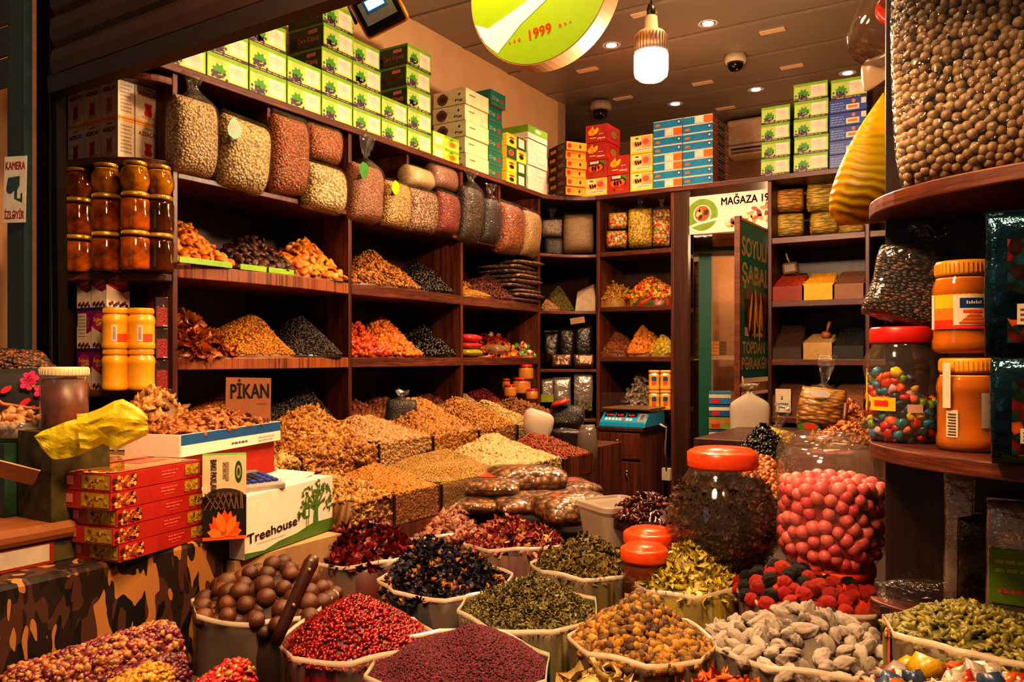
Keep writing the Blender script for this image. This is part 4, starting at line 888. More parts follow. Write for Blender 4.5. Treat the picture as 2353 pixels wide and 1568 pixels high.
pbag(1926, 1986, 512, 540, 4.74, 'noodley', 'flat yellow noodle pack under the hanging yellow bag', seed=27)
pbag(1996, 2050, 505, 546, 4.75, 'grey', 'crinkled clear pack of pinkish shells at the far right of the spice shelf', seed=28)
# ------------------------------------------------------------------ heaps on the shelves
HM = {}
def hm(key, cols, **k):
    if key not in HM: HM[key] = heapmat(key, cols, **k)
    return HM[key]
APR = ['#d87616', '#e8921e', '#c8640e', '#eca636']; DKA = ['#2e1610', '#4a2418', '#5e3220', '#20100c']
GOLDR = ['#b8700e', '#d88f14', '#8f520c', '#e6a428']; BLK = ['#15110f', '#251d1a', '#0c0a09', '#352a24']; AMB = ['#7a3c10', '#c47a1c', '#4a2210', '#d8922c']
def lheap(name, label, cat, px0, px1, apx, apy, z0, tm, size, mat, ax=-2.74, lip=.012, b1=-2.545, grp=None, **k):
    a0, a1 = PX(px0, 0, b1).y, PX(px1, 0, b1).y; P_ = PX(apx, apy, ax); ca = min(max(P_.y, a0+.015), a1-.015)
    mo = Mound(LEFT, ca, ax, a0, a1, -2.935, b1, z0, P_.z-z0, lip, p=3.2, q=1.1, seed=int(px0))
    return mo, (heap(name, label, cat, mo, tm, size, mat, group=grp, **k) if name else None)
def lpieces(nm, lab, where, px0, px1, apx, apy, z0, cols, seed):
    mo, _ = lheap('dried_fruit_heap', f'lower layers of the {lab}s {where}', 'dried fruit', px0, px1, apx, apy, z0, 'apricot', .04, hm('under_'+nm+str(seed), cols), cover=.5, flat=.5, dark=.4, b1=-2.525 if px0 < 800 else -2.545)
    pts, nr = mo.dart(.0235, 125, np.random.default_rng(seed), rmax=1.0)
    pieces(nm, f'{lab} in the heap {where}', 'dried fruit', f'{lab} {where}', pts, nr, 'apricot', .043, heapmat(nm+str(seed), cols, obj=True, rough=.42), flat=.55, lift=.16)
lpieces('dried_apricot', 'bright orange dried apricot', 'at left of upper bowed shelf', 408, 553, 416, 508, Z3, APR, 11)
lpieces('dark_dried_apricot', 'dark brown dried apricot', 'mid upper bowed shelf', 540, 690, 585, 545, Z3, DKA, 12)
lpieces('dried_apricot', 'orange dried apricot', 'at right of upper bowed shelf', 665, 803, 700, 553, Z3, APR, 13)
for i, (a, c) in enumerate(((412, 533), (552, 612), (617, 675))):
    y0, y1 = PX(a, 0, -2.51).y, PX(c, 0, -2.51).y; b = MB(); b.bx(-2.514, -2.508, y0, y1, Z3+.001, Z3+.022, P('#8fc21c', .4)); b.build('tray_edge_strip', label=f'lime green card edge strip under the apricots, {["leftmost", "middle", "rightmost"][i]}', cat='strip')
mo, _ = lheap('raisin_heap', 'heap of amber and dark mixed raisins on the middle bay upper shelf', 'raisins', 812, 990, 858, 577, Z3, 'raisin', .024, hm('amber_raisin', AMB, rough=.4), cover=2.2, cap=2600)
lheap('raisin_heap', 'heap of black raisins on the middle bay upper shelf', 'raisins', 955, 1058, 960, 605, Z3, 'raisin', .024, hm('black_raisin', BLK, rough=.3), cover=2.2, cap=2600)
lheap('raisin_heap', 'small heap of golden raisins at left of the third bay shelf', 'raisins', 1066, 1130, 1072, 652, Z3, 'raisin', .014, hm('golden_raisin', GOLDR), cap=2500)
lheap('dried_fruit_heap', 'heap of dark reddish dried fruit beside the flat packets', 'dried fruit', 1085, 1185, 1120, 632, Z3, 'raisin', .024, hm('dark_red_fruit', ['#3a120c', '#6e2412', '#1f0c0a', '#8a3a18']), cap=1800)
lheap('dried_meat_heap', 'heap of glossy reddish dried fruit strips on the lower bowed shelf', 'dried fruit', 408, 550, 414, 715, Z4, 'petal', .05, hm('reddish_strip', ['#8a3416', '#c06a2c', '#6a1c10', '#d89048', '#b84a30'], rough=.3), cap=900, cover=3, b1=-2.515)
lheap('raisin_heap', 'wide heap of golden raisins on the lower bowed shelf', 'raisins', 520, 695, 575, 728, Z4, 'raisin', .0145, hm('golden_raisin', GOLDR), cap=4500, b1=-2.515)
lheap('raisin_heap', 'wide heap of dark blue black raisins on the lower bowed shelf', 'raisins', 680, 803, 690, 722, Z4, 'raisin', .0145, hm('dark_raisin', ['#1c1614', '#3a2e2a', '#100d0c', '#574840'], rough=.35), cap=4500, b1=-2.515)
lheap('dried_fruit_heap', 'heap of red orange dried fruit at left of the middle lower shelf', 'dried fruit', 812, 897, 818, 745, Z4, 'nut', .034, hm('red_orange_fruit', ['#b8380e', '#d8541a', '#8f2a0c'], rough=.4), cap=900)
lheap('dried_fruit_heap', 'tall heap of orange dried fruit on the middle lower shelf', 'dried fruit', 862, 985, 880, 735, Z4, 'nut', .03, hm('orange_fruit', ['#c8600e', '#e07c16', '#a84a0a', '#ee9830'], rough=.4), cap=1200)
lheap('raisin_heap', 'heap of large black raisins at right of the middle lower shelf', 'raisins', 960, 1058, 968, 752, Z4, 'raisin', .03, hm('black_raisin', BLK, rough=.3), cap=1500)
# flat packets
PK = K['pinkpow']; y0 = PX(1150, 0, -2.6).y; y1 = PX(1240, 0, -2.6).y
for k in range(9):
    w = .30+.02*math.sin(k*2.3); bag('flat_packet', f'flat clear packet of pale dried slices, {["lowest", "second from bottom", "third from bottom", "fourth from bottom", "middle", "fourth from top", "third from top", "second from top", "topmost"][k]} of the pile', 'packet', (-2.52+.02*math.sin(k*1.7), (y0+y1)/2-.02*math.cos(k*2)-k*.004, Z3+.018+k*.029), L90+.12*math.sin(k*3), w, .30, .030, grain('slice_pack'+str(k), ['#8f5c40', '#b88a68', '#6a3a28', '#d0a888'], 60, dist=.006) if k < 3 else bpy.data.materials['slice_pack'+str(k % 3)], 0, -PI/2, 0, 40+k, group='flat packets')
# third bay lower shelf: packets
def lflat(px, py, X, w, h, d, mat, label, rz=L90, seed=0, tilt=-PI/2, name='packet'):
    p = PX(px, py, X); return bag(name, label, 'packet', (p.x+h/2*.0, p.y, max(p.z, 0)), rz, w, h, d, mat, 0, tilt, 0, seed)
RDP = P('#d81c24', .25, var=.2, bump=.6, bs=60); YGP = P('#a89a1c', .35, var=.3, vs=20, bump=.5, bs=40)
zz = Z4+.002
for k, (m, l, hh) in enumerate(((YGP, 'yellow green soft packet at the bottom of the small pile in the third bay', .05), (RDP, 'shiny red packet, lower of the two red ones in the third bay', .038), (RDP, 'shiny red packet, topmost of the small pile in the third bay', .05))):
    y = PX(1092, 0, -2.56).y; bag('soft_packet', l, 'packet', (-2.55, y, zz+hh/2), L90, .17-.01*k, .2, hh, m, 0, -PI/2, 0, 50+k); zz += hh*.93
y = PX(1142, 0, -2.6).y; bag('soft_packet', 'brown paper packet lying right of the red packets', 'packet', (-2.55, y, Z4+.04), L90, .14, .2, .075, P('#8a6038', .6, var=.3, vs=14, bump=.4), 0, -PI/2, 0, 54)
lheap('candy_heap', 'small heap of red and orange wrapped sweets at back of the third bay', 'sweets', 1130, 1200, 1165, 772, Z4, 'petal', .04, hm('wrapped_sweet', ['#c8281c', '#e8641c', '#d89a3a', '#7a2018'], interp='CONSTANT', rough=.3), cap=160)
mo, _ = lheap('candy_heap', 'small heap of green and white wrapped sweets at the third bay edge', 'sweets', 1172, 1234, 1205, 795, Z4, 'cube', .036, hm('green_sweet', ['#3aa02a', '#e8641c', '#eadfd0', '#5ac03a', '#d83a1c'], interp='CONSTANT', rough=.3), cap=90, ax=-2.62)
# bottom bays behind the bins
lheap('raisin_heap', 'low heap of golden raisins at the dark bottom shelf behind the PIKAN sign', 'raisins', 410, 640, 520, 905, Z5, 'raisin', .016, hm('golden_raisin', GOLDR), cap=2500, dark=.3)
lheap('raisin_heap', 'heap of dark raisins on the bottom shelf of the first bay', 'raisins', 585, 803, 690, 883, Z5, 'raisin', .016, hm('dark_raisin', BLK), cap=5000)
lheap('nut_heap', 'heap of rust brown nuts at left of the middle bottom shelf', 'nuts', 812, 900, 818, 922, Z5, 'nut', .024, hm('rust_nut', ['#7a3a14', '#9a4c1c', '#5a260e']), cap=1600)
lheap('dried_fruit_heap', 'heap of dark brown dried balls behind the tied seed bag', 'dried fruit', 860, 950, 900, 912, Z5, 'bud', .038, hm('dark_ball', ['#2a140c', '#5e2c12', '#8f4a1c']), cap=500)
lheap('dried_fruit_heap', 'heap of dark brown dried fruit at right of the middle bottom shelf', 'dried fruit', 945, 1058, 985, 907, Z5, 'bud', .036, hm('brown_fruit', ['#4a1e0c', '#7a3814', '#2e1208']), cap=600)
lheap('nut_heap', 'small heap of pale seeds at left of the third bottom shelf', 'seeds', 1066, 1120, 1070, 900, Z5, 'seed', .014, hm('pale_seed', ['#c8a468', '#dcbc80', '#a8824a']), cap=2000, ax=-2.66)
lheap('berry_heap', 'heap of dark red dried berries on the third bottom shelf', 'berries', 1075, 1180, 1112, 893, Z5, 'raisin', .02, hm('dark_red_berry', ['#6a1010', '#8f1c18', '#4a0c0c']), cap=1600, ax=-2.7)
b = MB(); p = PX(1130, 900, -2.86); b.box((-2.86, p.y, Z5+.14), (.14, .30, .28), P('#5a120c', .5, var=.2)); b.box((-2.788, p.y+.04, Z5+.2), (.004, .12, .1), P('#7a2a18')); b.build('dark_red_carton', label='dark red carton standing in shadow at the back of the third bottom shelf', cat='box')
OJ = P('#c8801c', .2, var=.2, coat=.5); RL = P('#d81c14', .35)
for i, (px, yb, D, w, h) in enumerate(((1198, 905, 5.0, .12, .095), (1208, 872, 5.0, .10, .085), (1172, 912, 4.9, .08, .07), (1163, 900, 4.95, .055, .075), (1222, 918, 4.95, .08, .06))):
    p = PD(px, yb, D); jar('small_spice_jar', ['wide orange jar with red lid, middle of the red lidded jars', 'orange jar with red lid, topmost of the red lidded jars', 'low jar with red lid in front of the wide orange jar', 'slim spice jar with red lid left of the wide orange jar', 'low jar with red lid at the corner upright'][i], 'jar', p, w, h, 'straight', GLASS, OJ, RL, .16, .40, .8, 'red lidded jars', grip=False)
# ------------------------------------------------------------------ corner unit contents
def bheap(name, label, cat, px0, px1, apx, apy, z0, tm, size, mat, ay=5.0, lip=.012, yf=4.80, fr=BACK, **k):
    a0, a1 = PY(px0, 0, yf).x, PY(px1, 0, yf).x; P_ = PY(apx, apy, ay); ca = min(max(P_.x, a0+.01), a1-.01)
    return heap(name, label, cat, Mound(fr, ca, -ay, a0, a1, -5.17, -yf, z0, P_.z-z0, lip, p=3.2, q=1.1, seed=int(px0)), tm, size, mat, **k)
z = 1.5+.302; c = PD(1287, 715, 5.5)
mo = Mound(frame(30), 0, .03, -.13, .13, -.1, .12, 0, .165, .02, p=2.6); c2 = Matrix.Rotation(math.radians(-15), 2) @ Vector((0, 0))
def fheap(name, label, cat, loc, deg, ca, cb, ex, H, tm, size, mat, lip=.012, p=2.6, q=1.15, seed=1, **k):
    fr = frame(deg); A, B = fr; o = Vector(loc); a = o.x*A[0]+o.y*A[1]; bb = o.x*B[0]+o.y*B[1]
    mo = Mound(fr, a+ca, bb+cb, a-ex[0], a+ex[1], bb-ex[2], bb+ex[3], o.z, H, lip, p=p, q=q, seed=seed, rough=k.pop('rough', .01))
    return mo, (heap(name, label, cat, mo, tm, size, mat, **k) if name else None)
fheap('herb_heap', 'heap of olive green dried herb on the corner shelf', 'herbs', (c.x, c.y, z), 40, 0, .05, (.13, .10, .10, .12), .175, 'grain', .011, hm('olive_herb', ['#6a5a1c', '#8a7a2c', '#4a3e12']), p=3, cap=3500)
fheap('grain_heap', 'low heap of tan grain left of the olive herb on the corner shelf', 'grain', PD(1262, 716, 5.33), 40, -.02, 0, (.06, .07, .05, .05), .08, 'grain', .01, hm('tan_grain', ['#a8784a', '#b88a5a', '#8a5c36']), p=3, cap=1200)
p = PD(1344, 716, 5.4); b = MB(); b.add([(-.065, -.06, 0), (.075, -.06, 0), (.075, .1, 0), (-.065, .1, 0), (-.055, -.06, .08), (.075, -.06, .10), (.075, .1, .2), (-.05, .1, .14)], [(0, 1, 5, 4), (1, 2, 6, 5), (2, 3, 7, 6), (3, 0, 4, 7), (4, 5, 6, 7), (0, 3, 2, 1)], P('#b8a088', .75, var=.08)); b.build('paper_bin', loc=p, rz=face_cam(p), label='pale beige slanted paper bin beside the olive herb', cat='bin')
FOIL = P('#1d1614', .28, var=.4, vs=12, bump=.8, bs=30); SILV = P('#a89c92', .2, metal=.6, var=.3, bump=1.0, bs=26)
def foilpack(name, label, loc, w, h, d, mat, rz=None, seed=0, clear=.0, lab=None, group=None, cat='packet'):
    loc = Vector(loc); rz = face_cam(loc) if rz is None else rz; root = empty(name, loc, rz, label, cat, group)
    V, F = pillow(w, h, d, seed=seed, sag=.25, taper=.02, p=.5, noise=.006); b = MB(); b.add(V, F, mat, True); b.build('pouch', root)
    b = MB(); b.box((0, 0, h*.985), (w*.99, .003, h*.05), mat); b.build('top_seal', root)
    if lab: b = MB(); fr = (Vector((-w/2, -d*.5-.004, 0)), EX, EZ); lab(b, fr, w, h); b.build('paper_label', root)
    return root
for i, (x0, x1, yt, yb) in enumerate(((1249, 1284, 757, 822), (1285, 1320, 750, 822), (1321, 1362, 742, 818))):
    p = PD((x0+x1)/2, yb+14, 5.38); foilpack('black_foil_pack', f'dark foil coffee pack, {["left", "middle", "right"][i]} of three on the corner shelf', p, (x1-x0)/FPX*5.38, (yb-yt+10)/FPX*5.38, .09, FOIL, seed=i, group='dark foil packs')
for i, (x0, x1) in enumerate(((1267, 1312), (1318, 1364))):
    p = PD((x0+x1)/2, 845, 5.28); foilpack('foil_block', f'low crinkled foil block, {["left", "right"][i]} one in front of the dark foil packs', p, (x1-x0)/FPX*5.28, .085, .06, P('#6a5040', .2, metal=.6, bump=.8, bs=30), seed=8+i)
p = PD(1328, 744, 5.3); b = MB(); b.box((0, 0, .02), (.095, .03, .04), P('#9a7258', .6)); b.build('card_tag', loc=p, rz=face_cam(p)+.2, rot=(0, -.15, face_cam(p)), label='tan card tag lying on top of the right dark foil pack', cat='tag')
def glab(b, fr, w, h): b.rect(fr, 0, h*.02, w, h*.34, P('#8a8f1c', .5), 2)
def flab(b, fr, w, h):
    for k in range(14): b.disc(fr, w*(.1+.8*random.random()), h*(.05+.25*random.random()), w*.08, w*.06, P(['#5a7a2a', '#8a7a2a', '#3a4a1a'][k % 3]), 2+k % 3, 7, k)
for i, (x0, x1, yt, yb, l) in enumerate(((1243, 1272, 870, 925, glab), (1272, 1312, 868, 935, None), (1318, 1362, 860, 945, flab))):
    p = PD((x0+x1)/2, yb, 5.32); foilpack('clear_herb_pouch', ['silver pouch with lime paper band on the lower corner shelf', 'tall silver crinkled pouch in middle of the lower corner shelf', 'silver pouch with green herbs showing, right on the lower corner shelf'][i], p, (x1-x0)/FPX*5.32, (yb-yt)/FPX*5.32, .06, SILV, seed=20+i, lab=l)
# ------------------------------------------------------------------ rear shelves: sweets and spices
bheap('sweet_heap', 'heap of yellow candied sticks on the rear shelf', 'sweets', 1378, 1432, 1405, 645, RZ[1], 'stick', .05, hm('yellow_stick', ['#c8861c', '#dca434', '#a8660e']), cap=900, lip=.05, ay=4.98)
bheap('sweet_heap', 'heap of bright orange and green candied fruit on the rear shelf', 'sweets', 1428, 1540, 1490, 632, RZ[1], 'cube', .030, hm('candied_fruit', ['#e8541a', '#f08a1c', '#d83a14', '#4a7a1c', '#f0b83a'], interp='CONSTANT', rough=.35), cap=1100, lip=.05, ay=4.98)
bheap('nut_heap', 'heap of brown coated nuts at left of the lower rear shelf', 'nuts', 1378, 1444, 1412, 762, RZ[2], 'almond', .024, hm('brown_coated', ['#8a4c1c', '#a8642c', '#6a3412']), cap=1200, lip=.02)
bheap('sweet_heap', 'tall heap of orange candied pieces on the lower rear shelf', 'sweets', 1436, 1505, 1475, 750, RZ[2], 'nut', .027, hm('orange_piece', ['#d87a1c', '#e8962c', '#b85a0e']), cap=1200, lip=.02)
bheap('sweet_heap', 'small heap of yellow candied pieces beside the door post', 'sweets', 1488, 1540, 1522, 772, RZ[2], 'grain', .018, hm('yellow_piece', ['#c8a81c', '#dcc034', '#a8860e']), cap=1500, lip=.02, ay=4.92)
bheap('chip_heap', 'heap of whitish dried chips in a clear bin on the bottom rear shelf', 'chips', 1430, 1492, 1468, 858, RZ[3], 'petal', .036, hm('white_chip', ['#b8a48c', '#d0bfa8', '#948068']), cap=700, lip=.02)
x0, x1 = PY(1378, 0, 4.82).x, PY(1486, 0, 4.82).x; root = empty('clear_bin', ((x0+x1)/2, 4.9, RZ[3]), label='clear acrylic bin around the whitish chips', cat='bin'); b = MB(); b.box((0, -.08, .05), (x1-x0, .003, .1), FILMC); b.build('front_panel', root); b = MB(); b.box((-(x1-x0)/2, .05, .1), (.003, .26, .2), FILMC); b.build('side_panel', root)
def bband(root, d, h): b = MB(); wrap(b, .5*d, -.8, .8, .24*h, .58*h, P('#d85a2c', .5), off=.001); wrap(b, .5*d, -.45, .55, .46*h, .68*h, P('#1f4a8a', .4), off=.0016); b.build('paper_label', root)
for r in range(2):
    for i, px in enumerate((1503, 1529)):
        p = PD(px, 930, 5.02); jar('spice_jar', f'square orange spice jar, {["lower", "upper"][r]} {["left", "right"][i]} of four above the weighing scale', 'jar', (p.x, p.y, RZ[3]+r*.124), .068, .123, 'pet', YEL, None, YLID, .14, .48, group='square jars above the scale', sq=6, band=bband)
def spicebox(px0, px1, zsh, label, cont, front, hf=.085, hb=.17, tm='grain', size=.008, yf=4.81, cap=2500, H=None, cat='spice box'):
    x0, x1 = PY(px0, 0, yf).x, PY(px1, 0, yf).x; w = x1-x0-.004; root = empty('spice_box', ((x0+x1)/2, yf, zsh), 0, label, cat, 'spice boxes')
    b = MB(); d = .30; vs = []
    for sx in (-w/2, w/2):
        for t in (0, .004): 
            pass
    b.box((0, .002, hf/2), (w, .004, hf), front); b.build('front_board', root)
    for sx in (-1, 1):
        b = MB(); x = sx*(w/2-.002); b.add([(x-.002, 0, 0), (x-.002, d, 0), (x-.002, d, hb), (x-.002, 0, hf), (x+.002, 0, 0), (x+.002, d, 0), (x+.002, d, hb), (x+.002, 0, hf)], [(0, 3, 2, 1), (4, 5, 6, 7), (0, 4, 7, 3), (3, 7, 6, 2), (2, 6, 5, 1), (0, 1, 5, 4)], front); b.build('side_board', root)
    mo = Mound(BACK, (x0+x1)/2, -(yf+.2), x0+.005, x1-.005, -(yf+.29), -(yf+.005), zsh+.002, H or hb*.98, hf*.93, p=6, q=1.0, rough=.004, seed=int(px0), fl=.8)
    nm = 'ground_spice_heap'; heap(nm, label.replace('open box', 'powder heap').replace('holding', 'of')[:90] if False else 'powder in the '+label.replace('slanted ', ''), 'spice', mo, tm, size, cont, cap=cap, lift=.0, flat=.4, dark=.8)
PWR = P('#a8380f', .8); 
spicebox(1772, 1848, KZ[1], 'red front spice box on the upper spice shelf', hm('red_spice', ['#8f2408', '#b8380e', '#6a1806']), P('#8a2a10', .6), tm='grain', size=.011)
spicebox(1842, 1918, KZ[1], 'bright yellow spice box on the upper spice shelf', hm('yellow_spice', ['#e09a0c', '#f0b01c']), P('#e8a41c', .6), hf=.095, size=.006)
spicebox(1912, 1987, KZ[1], 'pinkish brown spice box on the upper spice shelf', hm('brown_spice', ['#7a4a34', '#8a5a42']), P('#8a5a40', .6), hf=.085, size=.006)
spicebox(1772, 1844, KZ[2], 'dark brown spice box on the middle spice shelf', hm('dark_spice', ['#3a1c10', '#52301c', '#281008']), P('#3a2218', .6), hf=.065, tm='stick', size=.014, H=.2)
spicebox(1843, 1914, KZ[2], 'tan spice box with a scoop on the middle spice shelf', hm('tan_spice', ['#a8824a', '#b8945a']), P('#b89058', .6), hf=.095, hb=.15, size=.006)
spicebox(1911, 1987, KZ[2], 'black spice box on the middle spice shelf', hm('black_spice', ['#0d0a09', '#16110f']), P('#1a1412', .5), hf=.075, hb=.18, size=.006)
spicebox(1772, 1842, KZ[3], 'brown spice box with a price card on the bottom spice shelf', hm('brown_spice2', ['#6a3420', '#7a4028']), P('#6e3a26', .6), hf=.12, hb=.2, size=.006)
spicebox(1843, 1912, KZ[3], 'brown spice box behind the knotted pasta bag', hm('brown_spice3', ['#5a3c1c', '#6e4c28']), P('#5e4024', .6), hf=.12, hb=.2, size=.006)
spicebox(1912, 1987, KZ[3], 'light brown spice box at right of the bottom spice shelf', hm('brown_spice4', ['#7a4c2c', '#8f5f3a']), P('#8a5634', .6), hf=.13, hb=.2, size=.006)
p = PY(1800, 948, 4.79); b = MB(); w, h = .085, .135; b.box((0, 0, h/2), (w, .003, h), P('#e0cdb0', .6)); fr = (Vector((-w/2, -.0016, 0)), EX, EZ); b.text(fr, '2', w*.35, h*.55, h*.14, C_['blk'], 1); scrib(b, fr, w*.2, h*.15, w*.85, h*.45, C_['blk'], 2, 1, 3); b.build('price_card', loc=(p.x, p.y-.005, p.z), label='white price card leaning on the bottom left spice box', cat='price card')
p = PY(1818, 612, 4.98); r = empty('spice_scoop', (p.x, p.y, KZ[1]+.175), label='metal scoop standing in the red spice heap', cat='scoop', rot=(0, -.12, 0)); b = MB(); b.box((0, 0, .03), (.09, .05, .07), P('#7a5a40', .35)); b.build('blade', r, bevel=.015); b = MB(); b.tube([(0, 0, .065), (-.01, 0, .09), (-.018, 0, .145)], .006, P('#b08050', .3)); b.build('handle', r)
p = PY(1896, 772, 4.93); r = empty('wooden_scoop', (p.x, p.y, KZ[2]+.118), label='small wooden scoop standing in the tan spice box', cat='scoop', rot=(0, .25, 0)); WS = P('#a8622a', .5); b = MB(); b.lathe([(0, 0), (.02, .004), (.028, .02), (.024, .036), (.012, .042)], (0, 0, 0), WS, 18); b.build('bowl', r); b = MB(); b.tube([(0, 0, .04), (0, 0, .1)], [.008, .010], WS); b.build('handle', r)
# ------------------------------------------------------------------ stepped counter with nut bins
XU, XLW = -2.10, -1.70
zU, zUb, zL, zLb = 1.5-.34, 1.5-.448, 1.5-.45, 1.5-.55
ya, yb_ = PX(575, 0, XU).y, PX(1300, 0, XU).y; yl0, yl1 = 1.99, PX(1366, 0, XLW).y
sc = empty('stepped_counter', (-2.0, 2.6, 0), label='dark wooden stepped counter along the left shelving carrying the nut bins', cat='counter')
b = MB(); b.bx(-2.535, XU, 1.52, yb_+.25, 0, zUb-.002, WOOD); part(b, 'upper_step', sc)
b = MB(); b.bx(XU, XLW, yl0-.02, yl1, 0, zLb-.002, WOOD); part(b, 'lower_step', sc)
WB = P('#3a1c10', .5, var=.2)
def nutbin(px0, px1, Xf, Xb, zlip, zbot, apx, apy, ax, tm, size, cols, label, rough=.5, cap=5000, nm='nut_heap', cat='nuts', side=True, lipb=0, cover=2.2, flat=None, front=True):
    y0, y1 = PX(px0, 0, Xf).y, PX(px1, 0, Xf).y; A = PX(apx, apy, ax); ca = min(max(A.y, y0+.02), y1-.02)
    mat = hm(label, cols, rough=rough)
    mo = Mound(LEFT, ca, ax, y0+.006, y1-.006, Xb, Xf-.004, zbot, A.z-zbot, zlip-zbot, p=4, q=1.0, rough=.008, seed=int(px0*3+px1), fl=.25)
    ex = None
    if front:
        n = int((y1-y0)*(zlip-zbot)*3/(size*size*.55)); yy = RNG.uniform(y0+.008, y1-.008, n); zz = RNG.uniform(zbot, zlip+.006, n)
        ex = (np.stack([np.full(n, Xf-.008), yy, zz], 1), np.tile([1., 0, 0], (n, 1)))
    heap(nm, 'heap of '+label, cat, mo, tm, size, mat, cap=cap, cover=cover, extra=ex, flat=flat)
    r = empty('nut_bin', (Xf, (y0+y1)/2, zbot), label='wooden bin under the '+label, cat='bin', group='nut bins')
    for y in ((y0+.003, y1-.003) if px0 != 812 else (y1-.003,)):
        q = MB(); yy = y-(y0+y1)/2; d = Xb-Xf; q.add([(0, yy-.003, 0), (d, yy-.003, 0), (d, yy-.003, zlip-zbot+.06), (0, yy-.003, zlip-zbot), (0, yy+.003, 0), (d, yy+.003, 0), (d, yy+.003, zlip-zbot+.06), (0, yy+.003, zlip-zbot)], [(0, 1, 2, 3), (7, 6, 5, 4), (0, 3, 7, 4), (3, 2, 6, 7), (2, 1, 5, 6), (1, 0, 4, 5)], WB); q.build('side_board', r)
    q = MB(); q.box((.0, 0, (zlip-zbot)/2), (.003, y1-y0-.008, zlip-zbot), FILMC if front else WOOD); q.build('front_pane' if front else 'front_board', r)
    q = MB(); q.box(((Xb-Xf)/2, 0, .002), (Xf-Xb, y1-y0, .004), WB); q.build('floor_board', r)
WAL = ['#8f5a1e', '#b87e34', '#d09a4c', '#6a3c12']
nutbin(575, 690, XU, -2.53, zU-.02, zUb, 640, 1015, -2.3, 'walnut', .032, ['#c09850', '#d0ac68', '#a87c40'], 'pale cashews behind the tree carton')
nutbin(694, 868, XU, -2.53, zU-.01, zUb, 722, 938, -2.38, 'walnut', .024, ['#a8681c', '#c88a34', '#7a4412', '#dca450'], 'golden caramelised walnuts in the upper row', cap=4500)
nutbin(872, 993, XU, -2.53, zU, zUb, 850, 958, -2.42, 'hazel', .0175, ['#b8864e', '#cca068', '#986a3a'], 'light peeled hazelnuts in the upper row', cap=4500)
nutbin(997, 1098, XU, -2.53, zU, zUb, 962, 915, -2.42, 'hazel', .021, ['#a8681e', '#c4842c', '#7e4a14'], 'roasted hazelnuts in the middle of the upper row', cap=3500)
nutbin(1102, 1187, XU, -2.53, zU, zUb, 1075, 915, -2.42, 'seed', .022, ['#b0701e', '#c88a34', '#8a5214'], 'roasted peanuts in the upper row', cap=3500)
nutbin(1191, 1240, XU, -2.53, zU, zUb, 1150, 918, -2.42, 'seed', .016, ['#cfa560', '#dcb674', '#b88e4c'], 'pale pine nuts in the upper row', cap=3500)
nutbin(1243, 1300, XU, -2.53, zU, zUb, 1215, 912, -2.42, 'almond', .026, ['#7a4418', '#99602a', '#5c300f'], 'brown almonds at the corner of the upper row', cap=2500)
nutbin(812, 903, XLW, -2.095, zL, zLb, 822, 1065, -1.98, 'walnut', .022, ['#a06a24', '#c48c40', '#74451a', '#d8ac62'], 'broken walnuts in the lower row', cap=5000)
nutbin(907, 1012, XLW, -2.095, zL, zLb, 955, 1052, -1.98, 'grain', .012, ['#b06a14', '#d08a24', '#8a4e0c'], 'orange brown crumble in the lower row', cap=6000)
nutbin(1016, 1163, XLW, -2.095, zL, zLb, 1045, 1030, -1.98, 'grain', .0065, ['#b08438', '#bf9448', '#9a7028'], 'fine tan ground nuts in the lower row', cap=9000)
nutbin(1167, 1292, XLW, -2.095, zL, zLb, 1140, 1000, -2.0, 'hazel', .0165, ['#c4a468', '#d0b47c', '#b08c50'], 'pale blanched nuts in the lower row', cap=5000)
nutbin(1296, 1364, XLW, -2.095, zL-.008, zLb, 1228, 998, -2.0, 'seed', .019, ['#8f3a10', '#b0521c', '#6e280a'], 'reddish brown peanuts at the end of the lower row', cap=3500, front=False)
# heap between the carton and the hibiscus sack
_, _ = fheap('nut_heap', 'heap of reddish brown walnut pieces beside the treehouse carton', 'nuts', PD(790, 1245, 2.62), 31, .0, .06, (.14, .12, .14, .16), .15, 'walnut', .022, hm('reddish_nut', ['#8a4414', '#a85c20', '#6a300c']), p=3, lip=.03, cap=2500)
bg = PD(920, 990, 3.75); bag('seed_bag', 'tied clear bag of dark seeds standing among the hazelnut bins', 'bag', bg, face_cam(bg), .15, .165, .10, K['blackk'], .02, 0, .05, 70)
# bags at the right end of the bins
WBAG = film('white_bag_film', '#e8d8c4', body=.72, gloss=.3, bs=14, bump=1.0, glow=.01)
def softbag(name, label, loc, w, h, d, mat, tied=0, seed=0, roll=0, tilt=0, noise=.012, cat='bag', rz=None):
    r = empty(name, loc, 0, label, cat, rot=(tilt, roll, face_cam(loc) if rz is None else rz)); V, F = pillow(w, h, d, seed=seed, tied=tied, noise=noise*1.8, sag=.3, p=.85, taper=.38); b = MB(); b.add(V, F, mat, True); b.build('bag_film', r); return r
softbag('plastic_bag', 'crumpled white plastic bag on the pale pine nuts', PD(1232, 1003, 4.15), .15, .13, .09, WBAG, .0, 71, .2, noise=.02)
p = PD(1303, 985, 4.42); bag('dark_bag', 'dark clear bag lying under an oval red lid', 'bag', p, face_cam(p), .19, .13, .12, K['blackk'], .0, 0, 0, 72, noise=.01)
p = PD(1290, 930, 4.38); b = MB(); b.lathe([(0, 0), (.05, .003), (.052, .012), (.046, .022), (0, .026)], (0, 0, 0), P('#d8341c', .3), 28); b.build('oval_lid', loc=p, rot=(0, -.3, face_cam(p)), label='oval red plastic lid on top of the dark clear bag', cat='lid')
softbag('dark_bag', 'grey black crumpled bag below the dark clear bag', PD(1318, 1032, 4.2), .22, .13, .13, P('#2a2220', .35, var=.4, bump=1, bs=24), 0, 73)
